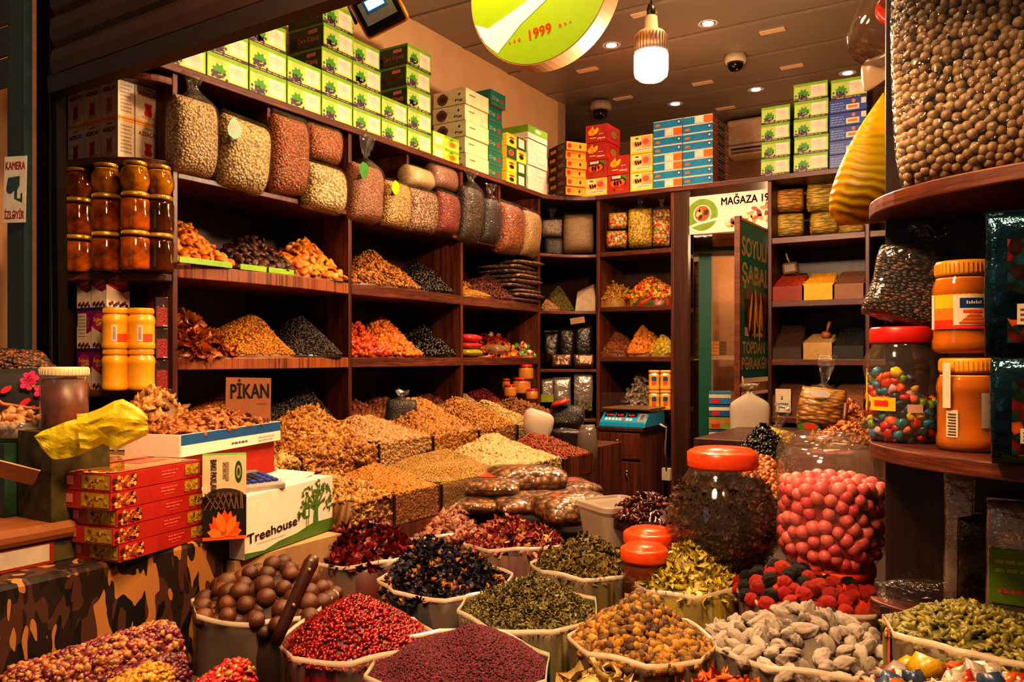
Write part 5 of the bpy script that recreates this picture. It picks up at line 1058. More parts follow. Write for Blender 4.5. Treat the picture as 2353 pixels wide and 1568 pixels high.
softbag('grey_bag', 'grey crinkled clear bag beside the cabinet', PD(1350, 1070, 4.0), .10, .20, .08, film('grey_film', '#8a7a6c', body=.6, bs=20, bump=1), 0, 74)
# support under the bags
b = MB(); b.bx(XU, XLW-.1, yl1+.0, yl1+.55, 0, 1.5-.46, WOOD); b.build('low_chest', label='low dark wooden chest between the nut bins and the cabinet', cat='chest', bevel=.004)
# ------------------------------------------------------------------ cabinet with weighing scale
cabx0, cabx1, caby0, caby1, cabz = -2.07, -1.786, 4.35, 4.72, 1.5-.406
ca = empty('drawer_cabinet', ((cabx0+cabx1)/2, (caby0+caby1)/2, 0), label='small walnut cabinet with drawer and door under the weighing scale', cat='cabinet'); cw, cd = cabx1-cabx0, caby1-caby0
b = MB(); b.box((0, 0, (cabz-.02)/2), (cw-.01, cd-.01, cabz-.02), WOOD); b.build('carcass', ca, bevel=.003)
b = MB(); b.box((0, -.005, cabz-.01), (cw+.02, cd+.02, .02), WOODD); b.build('top_panel', ca, bevel=.003)
b = MB(); b.box((0, -cd/2-.006, cabz-.105), (cw-.016, .016, .15), WOOD); dr = b.build('drawer', ca, bevel=.003)
b = MB(); b.box((0, -cd/2-.006, (cabz-.19)/2+.05), (cw-.016, .016, cabz-.30), WOOD); do = b.build('door', ca, bevel=.003)
BR = P('#c49a5a', .3, metal=.8)
for par, x, z in ((dr, 0, cabz-.075), (do, .06, cabz-.25)):
    b = MB(); b.tube([(x, -cd/2-.014, z), (x, -cd/2-.03, z)], .008, BR, 12); b.tube([(x, -cd/2-.022, z-.04), (x, -cd/2-.026, z-.01)], .005, BR); b.build('knob', par)
sx, sy = (cabx0+cabx1)/2+.02, 4.50; r = empty('weighing_scale', (sx, sy, cabz), label='blue digital weighing scale with flat pan on the small cabinet', cat='scale'); SB = P('#1287b4', .35)
b = MB(); b.add([(-.15, -.15, 0), (.14, -.15, 0), (.14, .17, 0), (-.15, .17, 0), (-.15, -.14, .03), (.14, -.14, .03), (.14, -.07, .085), (-.15, -.07, .085), (.14, .17, .085), (-.15, .17, .085)], [(3, 2, 1, 0), (0, 1, 5, 4), (4, 5, 6, 7), (7, 6, 8, 9), (1, 2, 8, 6, 5), (3, 0, 4, 7, 9), (2, 3, 9, 8)], SB); b.build('body', r, bevel=.006)
v = Vector((0, .07, .055)).normalized(); fr = (Vector((-.15, -.14, .03)), EX, v); b = MB()
for k in range(3): b.rect(fr, .02+.07*k, .045, .08+.07*k, .078, P('#101418', .15), 1); b.text(fr, ['0.000', '0.00', '0.00'][k], .028+.07*k, .053, .016, P('#d8341c', .4, emit=1.0), 2)
for k in range(8): b.rect(fr, .03+.022*k, .014, .046+.022*k, .034, P('#cfc4b4' if k != 5 else '#d8341c'), 1)
b.rect(fr, .235, .01, .28, .078, P('#c87a4a'), 1); b.rect(fr, .245, .02, .27, .07, P('#2a6a8a'), 2); b.build('display_panel', r)
b = MB(); b.box((0, .03, .105), (.30, .26, .012), P('#8a6a4c', .3, metal=.4)); b.box((0, .03, .092), (.06, .06, .018), BLACK); b.build('pan', r, bevel=.004)
b = MB(); p0, p1 = PD(1516, 975, 4.6), PD(1532, 1090, 4.75); b.tube([p0, p0+Vector((.03, .02, -.02)), (p0+p1)/2+Vector((.01, 0, 0)), p1], .006, P('#b8a48c', .5)); b.box(p1, (.05, .03, .07), P('#c4b098', .5)); b.build('power_cable', label='pale power cable hanging between the cabinet and door post', cat='cable')
# ------------------------------------------------------------------ doorway
DR = YB+.03
x0, x1 = PY(1574, 0, DR).x, PY(1775, 0, DR).x; z0, z1 = PY(1574, 541, DR).z, PY(1574, 455, DR).z
def flatsign(name, label, loc, rz, w, h, m, t=.01): 
    r = empty(name, loc, rz, label, 'sign'); b = MB(); b.box((0, 0, h/2), (w, t, h), m); b.build('board', r); return r, (Vector((-w/2, -t/2, 0)), EX, EZ), MB()
w, h = x1-x0, z1-z0; r, fr, b = flatsign('shop_sign', 'white sign reading MAĞAZA with a green ring and nuts over the doorway', ((x0+x1)/2, DR, z0), 0, w, h, P('#e6dccf', .5))
cx = w*.21; G2 = P('#7a9a2a', .5); b.disc(fr, cx, h*.5, h*.42, h*.42, G2, 0, 40); b.disc(fr, cx, h*.52, h*.24, h*.24, WHITE, 1, 32); b.disc(fr, cx, h*.53, h*.205, h*.205, P('#b8542a'), 2, 28)
b.poly(fr, [(cx-h*.40, h*.14), (cx-h*.1, h*.24), (cx+h*.42, h*.33), (cx+h*.42, h*.40), (cx-.1*h, h*.31), (cx-h*.44, h*.2)], P('#e6dccf', .5), 3)
for k in range(10): b.disc(fr, cx+random.uniform(-.12, .12)*h, h*.53+random.uniform(-.12, .12)*h, h*.075, h*.045, P(['#e89a4a', '#c8642c', '#7a2a1c', '#f0c080', '#3a2018'][k % 5]), 4+k % 5, 10, random.random()*3)
b.text(fr, 'MAĞAZA 19', w*.43, h*.70, h*.20, P('#7a1c1c'), 1, w=w*.53)
for k in range(40): x = random.uniform(.5, .99); b.disc(fr, w*x, h*(.18+.42*random.random()*min(1, (x-.42)*2.4)), h*.09, h*.05, P(['#b0502c', '#e0a060', '#8a2a20', '#efd0a0', '#d88a4a'][k % 5]), 1+k % 6, 9, random.random()*3)
b.build('printed_face', r)
# green board on the open door leaf
A, B = PD(1697, 498, 4.30), PD(1768, 530, 4.78); dv = (B-A); dv.z = 0; L = dv.length; rz = math.atan2(dv.y, dv.x); zt, zb = A.z, EYEZ-(870-822)/FPX*4.3
r, fr, b = flatsign('door_board', 'tall dark green sign with gold lettering and chestnut picture on the open door', ((A.x+B.x)/2, (A.y+B.y)/2, zb), rz, L, zt-zb, P('#0a6a58', .45, var=.1)); h = zt-zb; GO = P('#f0c880', .5)
b.text(fr, 'SOYULMUŞ', L*.06, h*.78, h*.12, GO, 1, w=L*1.5) if False else None
def clip_text(t, x, y, hh, sx): b.text(fr, t, x, y, hh, GO, 1, w=sx)
clip_text('SOYULM', L*.07, h*.77, h*.12, L*.90); clip_text('ŞABAL', L*.07, h*.60, h*.12, L*.86); clip_text('TOPDAN V', L*.08, h*.155, h*.075, L*.88); clip_text('PƏRAKƏN', L*.06, h*.055, h*.075, L*.90)
b.rect(fr, L*.15, h*.265, L*.98, h*.555, P('#3a2018'), 1); b.rect(fr, L*.15, h*.265, L*.98, h*.32, P('#c8a890'), 2); b.rect(fr, L*.15, h*.5, L*.98, h*.555, P('#6a5040'), 2)
for k in range(34): b.disc(fr, L*(.25+.65*random.random()), h*(.31+.18*random.random()), L*.11, h*.03, P(['#5a1c14', '#7a2a1c', '#3a120c'][k % 3]), 3+k % 3, 10, 1.2+random.random())
for k, (x, y, t) in enumerate(((.32, .42, 1.3), (.5, .45, 1.8), (.45, .38, 1.5), (.66, .43, 1.7), (.6, .36, 1.5))): b.disc(fr, L*x, h*y, L*.2, h*.022, P(['#e0b050', '#d89a3a'][k % 2]), 8+k, 12, t)
b.rect(fr, 0, h*.985, L, h, P('#a87a4a'), 3); b.build('printed_face', r)
b = MB(); b.box((-L/2-.012, 0, h/2-.55), (.024, .03, h+1.1+.0), WOODH); b.build('frame_post', r)
b = MB(); b.box((0, .0, -.05), (L, .02, .05), P('#a8703c', .5)); b.box((0, .008, -.62), (L, .02, 1.05), WOODD); b.build('door_leaf', r)
zsh = 5.65
def backbox(x0, x1, y0, y1, D, m, name, label, cat='box', d=.18, group=None):
    p = PD((x0+x1)/2, y1, D); w = (x1-x0)/FPX*D; hh = (y1-y0)/FPX*D; b = MB(); b.box((0, 0, hh/2), (w, d, hh), m); return b.build(name, loc=p, rz=face_cam(p), label=label, cat=cat, group=group)
backbox(1606, 1634, 585, 1330, 5.5, P('#0a6a4c', .5), 'green_post', 'bright green upright post inside the storeroom doorway', 'post', .06)
backbox(1588, 1700, 569, 583, 5.6, P('#0a5a44', .5), 'green_beam', 'dark green shelf beam inside the storeroom doorway', 'beam', .3)
for k in range(2): backbox(1639, 1696, 541+15*k, 555+15*k, 5.5, P('#c87a2a', .5), 'flat_orange_carton', f'flat orange carton in the storeroom, {["upper", "lower"][k]} of two under the sign')
p = PD(1613, 568, 5.5); bag('fruit_bag', 'bag of dark red dried fruit in the storeroom under the sign', 'bag', p, face_cam(p), .15, .085, .1, grain('storeroom_fruit', ['#5a1c14', '#7a3020', '#3a100c'], 55), 0)
backbox(1639, 1700, 592, 1288, 6.0, P('#a87a54', .7, var=.08), 'tall_board', 'tall beige board leaning at the back of the storeroom', 'board', .03)
backbox(1634, 1700, 818, 827, 5.6, P('#c49a6a', .6), 'storeroom_shelf', 'pale storeroom shelf seen through the doorway', 'shelf', .3)
p = PD(1597, 828, 5.7); b = MB(); b.box((p.x, p.y, p.z/2), (.16, .2, p.z-.003), P('#4a2a1a', .7)); b.build('storeroom_shelf', label='brown storeroom stand under the narrow carton column', cat='stand')
for k in range(13): backbox(1587, 1608, 605+17*k, 621+17*k, 5.7, P(['#8a4a24', '#7a3c1c'][k % 2], .6, var=.2), 'egg_carton', 'small brown carton in the tall narrow column behind the green post', group='brown cartons column')
for k in range(4): 
    for j in range(2): backbox(1636+17*j, 1652+17*j, 785+8*k, 792+8*k, 5.5, P(['#d8842c', '#6a4a34'][j], .6, var=.2), 'small_block', f'tiny {["orange", "brown"][j]} pack on the storeroom shelf', group=['tiny orange packs', 'tiny brown packs'][j], d=.08)
for k, (yt, yb, m1, m2) in enumerate(((900, 928, '#2a7ab0', '#e0cfa8'), (929, 956, '#1f5a9a', '#e8dcc0'), (957, 985, '#8a9a2c', '#d8743a'), (986, 1012, '#2a5a9a', '#e0cfa8'), (1013, 1024, '#b01c2c', '#8a1420'))):
    o = backbox(1630, 1678, yt, yb-1, 5.2, P(m1, .5), 'stock_packet', ['blue white carton, topmost of the storeroom stack', 'blue white carton, second of the storeroom stack', 'green orange carton in the middle of the storeroom stack', 'dark blue carton, second from bottom of the storeroom stack', 'red carton at the bottom of the storeroom stack'][k])
    b = MB(); w, hh = 48/FPX*5.2, (yb-yt-1)/FPX*5.2; fr2 = (Vector((-w/2, -.09, 0)), EX, EZ); b.rect(fr2, 0, hh*.5, w, hh*.8, P(m2, .5), 1); b.rect(fr2, w*.12, hh*.08, w*.5, hh*.42, P('#c8241c', .5), 1); b.build('printed_label', o)
b = MB(); p = PD(1655, 1026, 5.2); b.box((p.x, p.y, p.z/2), (.3, .3, p.z-.002), P('#3a2a20', .7)); b.build('storeroom_crate', label='dark crate carrying the storeroom carton stack', cat='crate')
softbag('hanging_bag', 'white plastic carrier bag hanging from the door board', PD(1722, 1050, 4.2), .20, .33, .09, WBAG, .03, 75, 0, noise=.006)
b = MB(); p = PD(1710, 895, 4.18); b.tube([PD(1706, 865, 4.2), p], .003, P('#a8845c')); b.build('bag_string', label='thin string holding the white carrier bag', cat='string')
# ------------------------------------------------------------------ right rear stand with pasta and nuts
b = MB(); c0 = PD(1880, 1000, 3.7); b.box((c0.x+.05, c0.y, c0.z/2-.002), (1.0, .8, c0.z-.004), WOODD); b.build('rear_stand', label='dark wooden stand at the rear right carrying the pasta bag', cat='stand', bevel=.004)
PASTA = grain('pasta_pieces', ['#c8841c', '#d89c30', '#a8660e'], 45, dist=.008, stretch=(.5, .5, 1.4))
p = PD(1880, 990, 3.6); bag('pasta_bag', 'knotted clear bag of golden pasta with a twisted top', 'bag', p, face_cam(p), .20, .215, .14, PASTA, .12, 0, .12, 80, patch=[(.45, .78, .2, .08, P('#e0d0c0', .5)), (.3, .08, .22, .09, P('#3a8a2a', .4)), (.32, .09, .15, .07, P('#d8442c', .4))])
p = PD(1772, 1035, 3.2); b = MB(); b.box((p.x, p.y, p.z/2-.002), (.16, .14, p.z-.006), P('#2a1a14', .7)); b.build('bag_stand', label='dark box under the small knotted yellow bag', cat='box'); bag('yellow_bag', 'small knotted clear bag of yellow pieces behind the red lidded jar', 'bag', p, face_cam(p), .15, .10, .1, K['yel'], .08, 0, .25, 81)
# helper: open sacks
def rimr(t, r, k=.5, ph=0):
    a = ((t+ph) % (PI/4))-PI/8; return r*((1-k)+k*math.cos(PI/8)/math.cos(a)*1.02)
def sack(label, cx, cy, wpx, zr, mat=None, hgt=.25, rot=0, seed=0, sx=1.0, sy=1.0, octk=1.0, cat='sack', name='plastic_sack', strip=None):
    c = PZ(cx, cy, zr); D = (c-EYE).dot(FW); r = wpx/2/FPX*D; rr = random.Random(seed)
    root = empty(name, (c.x, c.y, zr-hgt), YAW+rot, label, cat, 'open plastic sacks'); wb = [rr.uniform(-1, 1) for _ in range(48)]
    prof = [(.90, 0), (.97, .08), (1.0, .4), (.985, .7), (1.0, .9), (1.015, 1.0)]; n = 48
    def ringp(f, z, k):
        out = []
        for i in range(n):
            t = 2*PI*i/n; q = rimr(t, r, octk)*f*(1+.012*math.sin(3*t+seed+z*20)); out.append((q*math.cos(t)*sx, q*math.sin(t)*sy, z*hgt+(.006*math.sin(2*t+seed)+.003*math.sin(5*t+2*seed))*k))
        return out
    rows = [ringp(f, z, max(0, z-.5)*2) for f, z in prof]; V = [p for q in rows for p in q]; F = []
    for j in range(len(rows)-1):
        for i in range(n): F.append((j*n+i, j*n+(i+1) % n, (j+1)*n+(i+1) % n, (j+1)*n+i))
    b = MB(); b.add(V, F, mat or MILKY, True); b.build('side_wall', root)
    top = rows[-1]; k = len(prof); b = MB(); hi = [(x*1.006, y*1.006, z+.004) for x, y, z in top]; inn = [(x*.99, y*.99, z-.004) for x, y, z in top]; out = [(x*1.012, y*1.012, z-.007) for x, y, z in top]
    V = out+hi+inn; F = []
    for j in range(2):
        for i in range(n): F.append((j*n+i, j*n+(i+1) % n, (j+1)*n+(i+1) % n, (j+1)*n+i))
    b.add(V, F, MILKY2, True); b.build('folded_rim', root)
    if strip:
        a0, a1, m = strip; b = MB(); V = []; F = []; q = 8
        for i in range(q+1):
            t = a0+(a1-a0)*i/q-rot
            for z in (-.07, -.002): R = rimr(t, r, octk)*1.03; V.append((R*math.cos(t), R*math.sin(t), hgt+z))
            if i: F.append((2*i-2, 2*i, 2*i+1, 2*i-1))
        b.add(V, F, m, True); b.build('printed_strip', root)
    return c, r, D
def fill(c, r, D, zr, hgt, apx, apy, name, label, cat, tm, size, mat, indiv=None, lip=-.02, q=1.25, p=2.2, fr=None, cap=5000, cover=2.4, flat=None, dark=.45, rough=.012, seed=3, lift=.12, dd=None, group=None, nmax=130):
    fr = fr or frame(31.4); A, B = fr; a, bb = c.x*A[0]+c.y*A[1], c.x*B[0]+c.y*B[1]; zb = zr-hgt+.01
    ap = PD(apx, apy, D+.03); off = (apx-CX)/FPX*D-((c-EYE).dot(RT)); off = max(-.6*r, min(.6*r, off)); R = r*.95
    mo = Mound(fr, a+off, bb+.02, a-R, a+R, bb-R, bb+R, zb, ap.z-zb, zr+lip-zb, p=p, q=q, rough=rough, seed=seed)
    if indiv:
        heap(name.replace('single_', '')+'_fill', 'lower layer of '+label, cat, mo, tm, size*.9, mat, cover=.5, dark=.35, lift=-.3)
        pts, nr = mo.dart(dd or size*.74, nmax, np.random.default_rng(seed), rmax=.99); pieces(name, indiv, cat, group, pts, nr, tm, size, indiv_mat[name], flat, .14, .22)
    else: heap(name, label, cat, mo, tm, size, mat, cover=cover, cap=cap, flat=flat, dark=dark, lift=lift)
    return mo
GS = P('#3a8a2a', .4); RS = P('#d8442c', .4)
indiv_mat = {}
zr = .90
# macadamias
indiv_mat['macadamia_nut'] = heapmat('macadamia', ['#3c1e0c', '#5a3014', '#4a260f', '#6e4020'], obj=True, rough=.42, bs=90, bump=.25)
c, r, D = sack('clear sack of brown macadamias beside the camouflage counter', 608, 1378, 318, .915, FILMC and MILKY, .27, .1, 1)
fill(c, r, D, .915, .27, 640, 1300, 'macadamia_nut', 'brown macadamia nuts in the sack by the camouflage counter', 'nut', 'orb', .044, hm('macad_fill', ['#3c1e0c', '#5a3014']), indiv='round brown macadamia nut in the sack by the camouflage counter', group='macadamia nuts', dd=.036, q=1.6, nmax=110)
# wooden spoon / scoop handle
b = MB(); p0, p1 = PD(650, 1440, 1.66), PD(722, 1278, 1.72); b.tube([p0+(p0-p1)*.25, p0, p0*.5+p1*.5, p1*.9+p0*.1, p1], [.012, .013, .014, .016, .011], P('#38160c', .4, var=.25), 12)
for t in (.30, .80): q = p0*(1-t)+p1*t; b.lathe([(0, .0), (.005, .0), (.004, .003), (0, .004)], q+Vector((.012, -.008, .003)), P('#b89878', .3, metal=.6), 10, R=Matrix.Rotation(PI/2, 3, 'X'))
b.build('scoop_handle', label='dark wooden scoop handle sticking out between macadamias and red berries', cat='handle')
SK = [
 ('clear sack of dark red hibiscus left of the blue flowers', 830, 1268, 262, 845, 1195, 'hibiscus_heap', 'heap of dark red dried hibiscus petals', 'petal', .036, ['#5a0c10', '#7e1418', '#3a080c', '#94242a'], .4, {}),
 ('clear sack of pinkish dried shells behind the rosebuds', 985, 1215, 215, 1030, 1172, 'shell_heap', 'heap of pinkish brown dried shells', 'walnut', .036, ['#8a4c38', '#a8684c', '#6a3226', '#bf8464'], .5, {}),
 ('clear sack of pink rosebuds in front of the snack packs', 1180, 1240, 228, 1180, 1192, 'rosebud_heap', 'heap of pink and yellow dried rosebuds', 'petal', .030, ['#7a1c34', '#a83048', '#5a1226', '#c8784a', '#d8a858'], .55, {}),
 ('clear sack of brownish green herb behind the fine green herb', 1340, 1298, 238, 1345, 1232, 'herb_heap', 'heap of coarse brownish green herb', 'shred', .026, ['#6a5e24', '#8f7c3a', '#4a4016', '#b09a56'], .7, {}),
 ('clear sack of dark blue flowers beside the hibiscus', 1022, 1330, 300, 985, 1238, 'blue_flower_heap', 'heap of dark blue dried flowers with orange specks', 'petal', .021, ['#120f26', '#1e1838', '#0c0a1a', '#2a2040', '#1a1428', '#c8802c'], .6, dict(interp='CONSTANT')),
 ('clear sack of fine grey green herb in the middle of the table', 1213, 1395, 322, 1225, 1320, 'herb_heap', 'heap of fine grey green herb in the middle of the table', 'shred', .0145, ['#6a6438', '#8a8048', '#4c4622', '#aaa068'], .8, dict(strip=(.3, 1.3, GS))),
 ('clear sack of pale yellow green petals before the red lidded jar', 1578, 1330, 256, 1580, 1262, 'yellow_petal_heap', 'heap of pale yellow green dried petals', 'shred', .034, ['#c8ac1c', '#dcc83a', '#a89a14', '#e4d68a', '#d0c030'], .6, {}),
 ('clear sack of glossy red barberries at the front', 822, 1460, 342, 815, 1366, 'barberry_heap', 'heap of small glossy red barberries', 'raisin', .0155, ['#700809', '#960e12', '#4a0506', '#a81a14'], .3, {}),
 ('clear sack of purple red ground sumac at the front', 1058, 1522, 420, 1075, 1432, 'sumac_heap', 'heap of fine purple red ground sumac', 'grain', .0062, ['#4a0a20', '#66122e', '#380818', '#7e2440'], .8, dict(strip=(.1, .9, GS))),
 ('clear sack of golden and brown dried flower heads at the front', 1473, 1468, 326, 1470, 1365, 'flower_head_heap', 'heap of golden and brown dried flower heads', 'bud', .022, ['#8f5e12', '#b07c1c', '#2a1a0c', '#bd8e30', '#3f2812', '#5e4016', '#a0701a'], .75, dict(strip=(1.9, 2.7, GS))),
 ('clear sack of green pumpkin seeds at the right edge', 2238, 1450, 378, 2225, 1378, 'pumpkin_seed_heap', 'heap of flat olive green pumpkin seeds', 'almond', .0245, ['#6a6420', '#86802e', '#4c4814', '#989044'], .5, dict(strip=(2.4, 3.1, RS))),
 ('clear sack corner of pale straw flowers at the bottom edge', 1370, 1612, 250, 1375, 1542, 'straw_flower_heap', 'heap of pale straw coloured dried flowers at the bottom edge', 'shred', .04, ['#b89a5a', '#d0b678', '#8f743a'], .7, {}),
 ('clear sack corner of orange dried petals at the bottom edge', 1672, 1640, 300, 1672, 1558, 'orange_petal_heap', 'heap of orange dried petals at the bottom edge', 'shred', .03, ['#c8540c', '#e0701a', '#a83c08'], .7, {}),
]
for i, (lab, cx, cy, wpx, ax, ay, nm, hl, tm, size, cols, ro, kw) in enumerate(SK):
    zz = 1.02 if nm == 'pumpkin_seed_heap' else zr if i < 11 else zr-.02; hg = .36 if nm == 'pumpkin_seed_heap' else .25
    c, r, D = sack(lab, cx, cy, wpx, zz, rot=.2*(i % 3)-.1, seed=i+3, strip=kw.get('strip'), hgt=hg)
    fine = nm == 'sumac_heap'
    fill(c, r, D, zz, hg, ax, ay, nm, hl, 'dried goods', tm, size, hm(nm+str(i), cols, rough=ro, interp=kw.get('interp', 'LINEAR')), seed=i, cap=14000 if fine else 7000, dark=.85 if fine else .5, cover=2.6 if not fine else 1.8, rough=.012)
# sugared grey nuts and berry sweets: piece by piece
indiv_mat['sugared_nut'] = heapmat('sugared_nut', ['#d0c2b6', '#ddd0c4', '#b8aaa0', '#e6dace'], obj=True, rough=.9, bs=120, bump=.8)
c, r, D = sack('clear sack of grey sugar dusted nuts at the front right', 1842, 1478, 400, zr, rot=.15, seed=31)
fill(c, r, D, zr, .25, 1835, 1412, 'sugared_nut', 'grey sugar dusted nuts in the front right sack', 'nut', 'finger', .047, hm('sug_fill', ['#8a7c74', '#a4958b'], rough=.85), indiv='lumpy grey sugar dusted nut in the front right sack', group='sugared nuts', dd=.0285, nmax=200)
indiv_mat['berry_sweet'] = heapmat('berry_sweet', ['#d8200c', '#e8341a', '#c41808', '#f0421e', '#1c1210', '#e02a12', '#16100f'], obj=True, rough=.6, bs=420, bump=.9, interp='CONSTANT')
c, r, D = sack('clear sack of red and black berry sweets behind the grey nuts', 1866, 1366, 318, .915, rot=.5, seed=32)
fill(c, r, D, .915, .25, 1790, 1312, 'berry_sweet', 'red and black berry sweets', 'sweet', 'berry', .040, hm('berry_fill', ['#c41808', '#e8341a', '#1c1210'], interp='CONSTANT'), indiv='round sugared berry sweet in the sack behind the grey nuts', group='berry sweets', dd=.029, nmax=110, q=1.6)
# wrapped sweets, bottom right corner
c, r, D = sack('clear sack corner of wrapped sweets at the bottom right', 2240, 1610, 430, 1.0, rot=.2, seed=33, hgt=.36)
fill(c, r, D, 1.0, .36, 2240, 1540, 'wrapped_sweet_heap', 'heap of colourful wrapped sweets at the bottom right', 'sweets', 'cube', .05, hm('wrapped', ['#b8aa9c', '#b8941c', '#8a2418', '#c8bcac', '#2c4468', '#a85420', '#8a8078'], interp='CONSTANT', rough=.3), cap=220, seed=9)
# display table carrying the sacks and jars
tb = empty('display_table', (-.7, 1.9, 0), label='low wooden display table under the open sacks', cat='table')
b = MB(); b.prism([(-1.69+.7, .50-1.9), (1.2+.7, .50-1.9), (1.2+.7, 1.88-1.9), (-.27+.7, 1.88-1.9), (-.27+.7, 3.35-1.9), (-1.69+.7, 3.35-1.9)], .60, .636, WOODD); b.build('tabletop', tb, bevel=.004)
for sx, sy in ((-1.64, .55), (1.15, .55), (1.15, 1.83), (-.32, 3.3), (-1.64, 3.3)): b = MB(); b.bx(sx+.7-.03, sx+.7+.03, sy-1.9-.03, sy-1.9+.03, 0, .60, WOODD); b.build('leg', tb)
b = MB(); b.bx(-.92, -.255, 2.13, 2.75, .637, .90, P('#3a2016', .6, var=.2)); b.build('jar_crate', label='dark crate under the big glass jars', cat='crate')
# ------------------------------------------------------------------ snack packs, container, tubs
NP = [grain('caramel_nuts'+str(i), ['#8a5018', '#a8702c', '#5e3010', '#c08a40'], 42, dist=.012) for i in range(2)]
RL2 = P('#c84438', .35)
b = MB(); c0 = PD(1190, 1215, 2.95); b.box((c0.x+.02, c0.y+.06, .637+.115), (.55, .50, .225), P('#2c1710', .6)); b.build('snack_crate', loc=None, rz=0, label='dark crate under the pile of snack packs', cat='crate')
for i, (px, py, D, w, h, t, rz) in enumerate(((1050, 1185, 2.84, .31, .25, .06, .5), (1215, 1185, 2.80, .30, .25, .06, .9), (1060, 1140, 2.90, .31, .24, .065, .3), (1195, 1128, 2.96, .30, .24, .085, .8), (1300, 1150, 3.02, .28, .22, .07, 1.1), (1318, 1205, 2.70, .27, .24, .10, 1.0))):
    p = PD(px, py, D); r = bag('snack_pack', ['clear pack of caramel nuts, lowest at the left of the pile', 'clear pack of caramel nuts, lowest in the middle of the pile', 'clear pack with red label, upper left of the snack pile', 'puffy pack with red label on top of the snack pile', 'clear pack of caramel nuts at the right rear of the pile', 'plump clear pack of round nuts at the front right of the pile'][i], 'snack pack', (p.x, p.y+.09, p.z+t*.1), YAW+rz-.6, w, h, t, NP[i % 2], 0, -PI/2+.1, .0, 90+i, group='snack packs', filmmat=FILMC, noise=.012)
    if i in (2, 3, 4, 5):
        b = MB(); fr = (Vector((-w/2, -t*.45, 0)), EX, EZ); b.disc(fr, w*.5, h*.5, w*.28, h*.14, RL2, 0, 20, 0, .05, i); b.build('red_label', r)
r = empty('food_container', PD(1412, 1243, 2.72), YAW+.45, label='translucent white plastic food container with clear lid', cat='container'); PW = film('frosted_plastic', '#e6d6c6', body=.82, gloss=.3, bump=.1, bs=10)
def rrect(w, d, rad, n=6):
    out = []
    for cx_, cy_, a in ((w/2-rad, d/2-rad, 0), (-w/2+rad, d/2-rad, PI/2), (-w/2+rad, -d/2+rad, PI), (w/2-rad, -d/2+rad, 1.5*PI)):
        for i in range(n+1): t = a+PI/2*i/n; out.append((cx_+rad*math.cos(t), cy_+rad*math.sin(t)))
    return out
def loft(b, rings, m, cap=True):
    n = len(rings[0]); V = [p for q in rings for p in q]; F = [(j*n+i, j*n+(i+1) % n, (j+1)*n+(i+1) % n, (j+1)*n+i) for j in range(len(rings)-1) for i in range(n)]
    if cap: F += [tuple(reversed(range(n))), tuple(range((len(rings)-1)*n, len(rings)*n))]
    b.add(V, F, m, False)
b = MB(); loft(b, [[(x, y, z) for x, y in rrect(w, d, .03)] for w, d, z in ((.16, .17, 0), (.19, .20, .115))], PW); b.build('tub', r)
b = MB(); loft(b, [[(x, y, z) for x, y in rrect(w, d, .03)] for w, d, z in ((.205, .215, .115), (.205, .215, .13), (.20, .21, .133), (.17, .18, .133), (.165, .175, .126))], film('frosted_lid', '#d8c8b8', body=.6, gloss=.2, bump=.1)); b.build('lid', r)
_, _ = fheap('date_heap', 'heap of glossy dark red dates beside the white container', 'dates', PD(1492, 1212, 2.62), 31, 0, .03, (.12, .12, .1, .12), .10, 'almond', .034, hm('dates', ['#2a0c0a', '#4a1612', '#6a2a20'], rough=.25), p=2.6, lip=.03, cap=500)
OL = P('#e8501c', .3, coat=.3)
def tub(label, px, py, D, d, h, lower=0):
    p = PD(px, py, D); r = empty('round_tub', (p.x, p.y, p.z-h), 0, label, 'tub'); b = MB(); b.lathe([(0, 0), (d*.42, 0), (d*.45, h*.75), (d*.45, h*.8)], (0, 0, 0), film('tub_plastic', '#c86a4a', body=.6, bump=.1), 32); b.build('tub_wall', r)
    b = MB(); b.lathe([(d*.49, h*.72), (d*.5, h*.76), (d*.5, h*.92), (d*.47, h*.95), (d*.39, h*.95), (d*.385, h*1.0), (0, h*1.0)], (0, 0, 0), OL, 40); b.build('lid', r)
tub('round plastic tub with orange red lid beside the big dark jar', 1492, 1215, 2.36, .15, .16); tub('lower orange lidded tub half hidden by the coarse green herb', 1480, 1252, 2.22, .13, .15)
# ------------------------------------------------------------------ big jars
def surf_pts(V, F, d=None, n=None, rng=RNG, keep=None, nmax=400, tries=40):
    V = np.array(V); T = []
    for f in F:
        for i in range(1, len(f)-1): T.append((f[0], f[i], f[i+1]))
    T = np.array(T); A, B, C = V[T[:, 0]], V[T[:, 1]], V[T[:, 2]]; cr = np.cross(B-A, C-A); ar = np.linalg.norm(cr, axis=1); nrm = cr/np.maximum(ar, 1e-12)[:, None]
    m = n if n else nmax*tries; ix = rng.choice(len(T), m, p=ar/ar.sum()); u, v = rng.random(m), rng.random(m); s = u+v > 1; u[s], v[s] = 1-u[s], 1-v[s]
    Pn = A[ix]+(B[ix]-A[ix])*u[:, None]+(C[ix]-A[ix])*v[:, None]; Nn = nrm[ix]
    if keep is not None: k = keep(Pn, Nn); Pn, Nn = Pn[k], Nn[k]
    if d:
        out = []; on = []
        for p, q in zip(Pn, Nn):
            if out and np.min(np.sum((np.array(out)-p)**2, 1)) < d*d: continue
            out.append(p); on.append(q)
            if len(out) >= nmax: break
        return np.array(out), np.array(on)
    return Pn, Nn
def lathe_vf(prof, c, n=32):
    b = MB(); b.lathe(prof, c, None, n); return b.v, [f for f in b.f]
def viewface(Pn, Nn): return np.einsum('ij,ij->i', Nn, np.array(EYE)-Pn) > -.02
